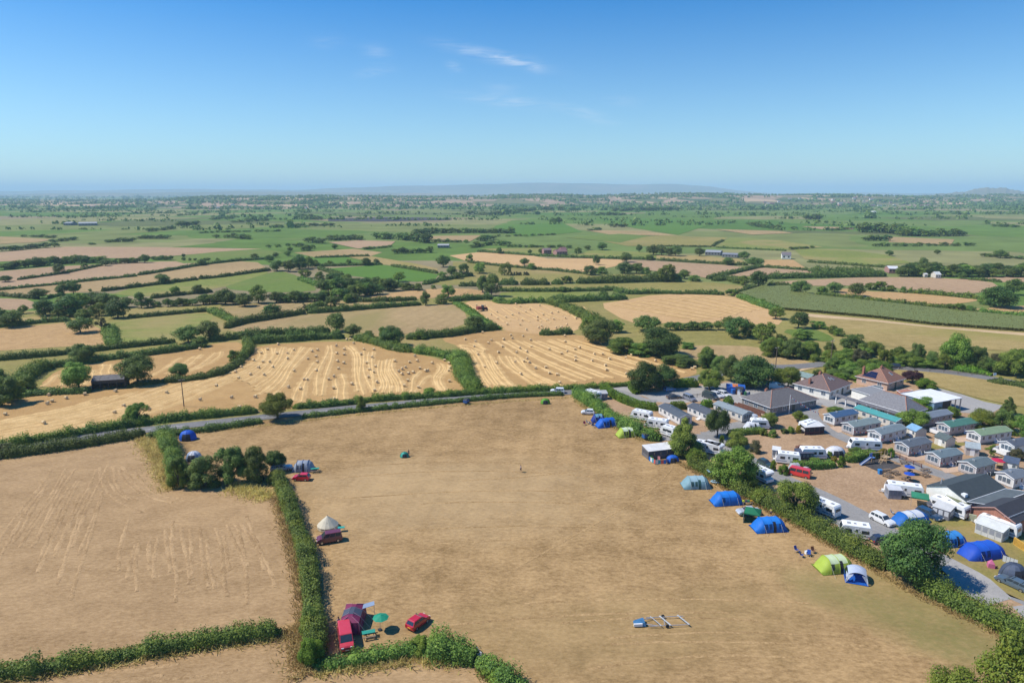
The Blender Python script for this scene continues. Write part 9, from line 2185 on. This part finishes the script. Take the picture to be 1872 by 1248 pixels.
# play area: slide and climbing frame
sl = thing('slide', 'silver slide with a blue top on the rubber play surface', 'slide', g('L', 1560, 500) + Vector((0, 0, GZ)), math.radians(200))
MB().hexa([(0.3, -0.25, 1.55), (3.2, -0.25, 0.15), (3.2, 0.25, 0.15), (0.3, 0.25, 1.55)], [(0.3, -0.25, 1.62), (3.2, -0.25, 0.22), (3.2, 0.25, 0.22), (0.3, 0.25, 1.62)]).build('chute', STEEL, sl)
for s in (-0.28, 0.28): MB().hexa([(0.3, s - 0.02, 1.55), (3.2, s - 0.02, 0.15), (3.2, s + 0.02, 0.15), (0.3, s + 0.02, 1.55)], [(0.3, s - 0.02, 1.85), (3.2, s - 0.02, 0.4), (3.2, s + 0.02, 0.4), (0.3, s + 0.02, 1.85)]).build('chute_side', paint('slide_blue', (0.10, 0.22, 0.50), 0.4), sl)
MB().box(-0.6, 0.3, -0.45, 0.45, 1.5, 1.6).build('platform', paint('slide_blue', (0.1, 0.2, 0.5)), sl); MB().box(-0.6, 0.3, -0.47, -0.42, 1.6, 2.4).build('panel', paint('slide_blue', (0.1, 0.2, 0.5)), sl)
for x in (-0.55, 0.25):
 for y in (-0.42, 0.42): MB().tube((x, y, 0), (x, y, 2.3), 0.05).build('post', WOOD, sl)
cf_ = thing('climbing_frame', 'timber climbing frame with ladder and net on the play surface', 'climbing frame', g('L', 1745, 480) + Vector((0, 0, GZ)), math.radians(30))
WT = paint('pale_timber', (0.42, 0.30, 0.17), 0.8, var=0.2)
for x in (-0.7, 0.7):
 for y in (-0.7, 0.7): MB().tube((x, y, 0), (x, y, 2.6), 0.07).build('post', WT, cf_)
MB().box(-0.8, 0.8, -0.8, 0.8, 1.35, 1.45).build('platform', WT, cf_)
for s in (-0.3, 0.3): MB().tube((-0.8, s, 1.5), (-2.3, s, 0), 0.05).build('ladder_side', WT, cf_)
for k in range(5): f = (k + 0.5) / 5; MB().tube((-0.8 - 1.5 * f, -0.3, 1.5 * (1 - f)), (-0.8 - 1.5 * f, 0.3, 1.5 * (1 - f)), 0.035).build('rung', WT, cf_)
for s in (-0.25, 0.25): MB().tube((0, 0.7 + s * 0, 2.3), (-2.6, 1.6 + s, 2.3), 0.05).build('beam', WT, cf_)
MB().tube((-2.6, 1.6, 0), (-2.6, 1.6, 2.35), 0.07).build('post', WT, cf_)
gl = thing('goal', 'small green goal frame in the car park', 'goal', g('I', 1565, 440) + Vector((0, 0, GZ)), 0.1)
for x in (-0.9, 0.9): MB().tube((x, 0, 0), (x, 0, 1.1), 0.05).build('post', paint('goal_green', (0.02, 0.30, 0.16), 0.5), gl)
MB().tube((-0.9, 0, 1.1), (0.9, 0, 1.1), 0.05).build('crossbar', WHITE, gl)
for x in (-0.9, 0.9): MB().tube((x, 0, 1.1), (x, 0.9, 0), 0.04).build('stay', MATS['goal_green'], gl)

# ------------------------------------------------------------------ poles, barn on the left, farms far off
pole(g('D', 1312, 792), 8.2, 'tall telegraph pole standing in the stubble field')
pole(g('b6', 1040, 305), 7.5, 'telegraph pole behind the amenity block trees', bars=1)
pole(g('b6', 1625, 290), 9.5, 'telegraph pole by the farm track', bars=1)
sg = thing('road_sign', 'yellow warning sign by the farm track', 'sign', g('b6', 1440, 290) + Vector((0, 0, GZ)))
MB().tube((0, 0, 0), (0, 0, 1.6), 0.04).build('post', STEEL, sg); MB().pts([(-0.5, 0, 1.3), (0.5, 0, 1.3), (0, 0, 2.1), (-0.5, 0.03, 1.3), (0.5, 0.03, 1.3), (0, 0.03, 2.1)], [(0, 1, 2), (5, 4, 3), (0, 3, 4, 1), (1, 4, 5, 2), (2, 5, 3, 0)]).build('plate', PLATE_Y, sg)
sg = thing('road_sign', 'white square sign beside the far road bend', 'sign', g('G', 1660, 668) + Vector((0, 0, GZ)))
MB().tube((0, 0, 0), (0, 0, 1.5), 0.04).build('post', STEEL, sg); MB().box(-0.5, 0.5, -0.03, 0.03, 0.9, 1.8).build('plate', WHITE, sg)
bb = thing('open_barn', 'black open sided barn with a rusty dark roof in the stubble hedge', 'barn', g('D', 660, 675) + Vector((0, 0, 0.05)), 0)
bv = g('D', 895, 660) - g('D', 660, 675); bb.rotation_euler = (0, 0, math.atan2(bv.y, bv.x)); LB = bv.length
BLK = paint('black_sheet', (0.035, 0.033, 0.035), 0.7, var=0.3); ROOFB = paint('rusty_dark_roof', (0.10, 0.092, 0.092), 0.7, var=0.3, scale=1.2)
for x in [LB * k / 4 for k in range(5)]:
 for y in (0, 4.5): MB().box(x - 0.1, x + 0.1, y - 0.1, y + 0.1, 0, 3.0).build('post', BLK, bb)
MB().box(0, LB, 4.55, 4.65, 0, 3.0).build('back_wall', BLK, bb)
for x in (-0.05, LB + 0.05): MB().box(x - 0.05, x + 0.05, 0, 4.6, 0, 3.0).build('end_wall', BLK, bb)
MB().box(0, LB, -0.06, 0.0, 1.9, 2.9).build('front_sheet', BLK, bb)
for y0, y1, z0, z1 in ((-0.4, 2.3, 2.9, 4.0), (5.0, 2.3, 2.9, 4.0)):
 for k in range(4): MB().hexa([(LB * k / 4, y0, z0), (LB * (k + 0.985) / 4, y0, z0), (LB * (k + 0.985) / 4, y1, z1), (LB * k / 4, y1, z1)], [(LB * k / 4, y0, z0 + 0.07), (LB * (k + 0.985) / 4, y0, z0 + 0.07), (LB * (k + 0.985) / 4, y1, z1 + 0.07), (LB * k / 4, y1, z1 + 0.07)]).build('roof_sheet', ROOFB, bb)
tk = thing('tractor', 'small dark red tractor and baler on the upper bale stubble', 'tractor', g('F', 175, 186) + Vector((0, 0, 0.25)), 0.6)
MB().box(-0.3, 1.8, -0.45, 0.45, 0.8, 1.6).build('bonnet', paint('tractor_red', (0.22, 0.03, 0.02), 0.5), tk); MB().hexa([(-1.4, -0.8, 1.1), (-0.2, -0.8, 1.1), (-0.2, 0.8, 1.1), (-1.4, 0.8, 1.1)], [(-1.3, -0.7, 2.7), (-0.4, -0.7, 2.7), (-0.4, 0.7, 2.7), (-1.3, 0.7, 2.7)]).build('cab', GLASS, tk)
for s in (-1, 1): MB().disc((-0.9, s * 0.95, 0.85), (0, 1, 0), 0.85, 0.4).build('rear_wheel', TYRE, tk); MB().disc((1.4, s * 0.8, 0.5), (0, 1, 0), 0.5, 0.3).build('front_wheel', TYRE, tk)
MB().box(-4.2, -1.9, -1.0, 1.0, 0.6, 2.2).build('baler', paint('baler_red', (0.30, 0.06, 0.04), 0.6), tk)

def far_shed(sh, x0, y0, x1, y1, W, Hw, pitch, wall, roof, label, wins=4, name='farm_building'):
 s = shed(g(sh, x0, y0), g(sh, x1, y1), W, roof, label, wall, Hw, pitch, name, 'building', 0.3, True, False)
 L = (g(sh, x1, y1) - g(sh, x0, y0)).length
 for i in range(wins):
  MB().box(L * (i + 0.3) / wins, L * (i + 0.65) / wins, -0.06, 0.02, Hw * 0.35, Hw * 0.75).build('window', GLASS, s)
 return s
RB = paint('far_red_brick', (0.36, 0.19, 0.16), 0.85, var=0.2)
far_shed('a3', 1020, 126, 1110, 122, 8, 3.2, 1.8, RB, (0.26, 0.14, 0.13), 'red roofed farmhouse among far trees')
far_shed('a3', 910, 118, 975, 116, 7, 4.0, 1.6, RB, (0.24, 0.17, 0.16), 'brick farm building left of the red roofed farmhouse')
far_shed('a3', 1060, 112, 1105, 109, 6, 4.0, 2.0, RB, (0.30, 0.15, 0.13), 'gabled brick wing behind the red roofed farmhouse', 2)
far_shed('a4', 1072, 158, 1150, 160, 9, 3.6, 2.4, WHITEWASH, (0.20, 0.17, 0.17), 'white walled far barn with a brown roof on the plain', 2)
far_shed('a4', 415, 125, 545, 130, 14, 3.0, 1.6, R_GREY, (0.34, 0.35, 0.36), 'long grey far barn beside the oaks', 5)
far_shed('a4', 560, 142, 690, 148, 10, 2.6, 1.2, R_GREY, (0.24, 0.25, 0.27), 'low dark grey far barn right of the long grey one', 5)
far_shed('a5', 715, 280, 800, 282, 12, 3.4, 1.4, RB, (0.70, 0.70, 0.70), 'white roofed far barn at the end of the wood', 3)
far_shed('a5', 1115, 322, 1160, 322, 6, 2.4, 1.8, CREAM, (0.66, 0.66, 0.62), 'small pale far shed in front of the wood', 2)
far_shed('a5', 1020, 314, 1045, 314, 3, 2.0, 0.6, CREAM, (0.7, 0.7, 0.68), 'tiny white far cabin left of the pale shed', 1)
far_shed('B', 585, 390, 645, 390, 10, 2.6, 1.2, R_GREY, (0.42, 0.42, 0.41), 'pale far barn in the trees left of the orange stubble', 4)
far_shed('A', 420, 272, 520, 270, 25, 4, 2, R_GREY, (0.36, 0.37, 0.37), 'large pale far sheds on the left of the plain', 6)
far_shed('A', 340, 270, 380, 270, 20, 4, 2, R_GREY, (0.30, 0.31, 0.31), 'smaller pale far shed left of the large ones', 3)
far_shed('C', 1066, 206, 1082, 206, 18, 5, 2, WHITEWASH, (0.6, 0.58, 0.56), 'far pale building below the village slope', 3)
rv = random.Random(9)
rv_a = [(rv.uniform(0.36, 0.62), rv.uniform(3000, 3900)) if i < 30 else (rv.uniform(-0.62, -0.3), rv.uniform(2500, 3300)) for i in range(46)]
rv_x = [q[0] for q in rv_a]
for i, (a, d) in enumerate(rv_a):                                             # village houses on the right slope and left foot
 x, y = a * d, d; zz = float(ridge_h(np.array([x]), np.array([y]))[0])
 L, W, H = rv.uniform(10, 22), rv.uniform(8, 11), rv.uniform(4.5, 7)
 s = shed(Vector((x, y, 0)), Vector((x + L, y + rv.uniform(-4, 4), 0)), W, rv.choice(((0.30, 0.16, 0.12), (0.22, 0.19, 0.19), (0.36, 0.2, 0.15))), 'small far village house on the right slope' if i < 30 else 'small far village house at the left foot of the hills', rv.choice((WHITEWASH, CREAM, RB)), H, 2.5, 'village_house', 'house', zz - 1.0, True, False)
 s['label'] += f", {nth(sum(1 for q in rv_x if q < a and (q > 0) == (a > 0)))} from left"
 s['group'] = 'village on the right slope' if i < 30 else 'village at the left foot of the hills'
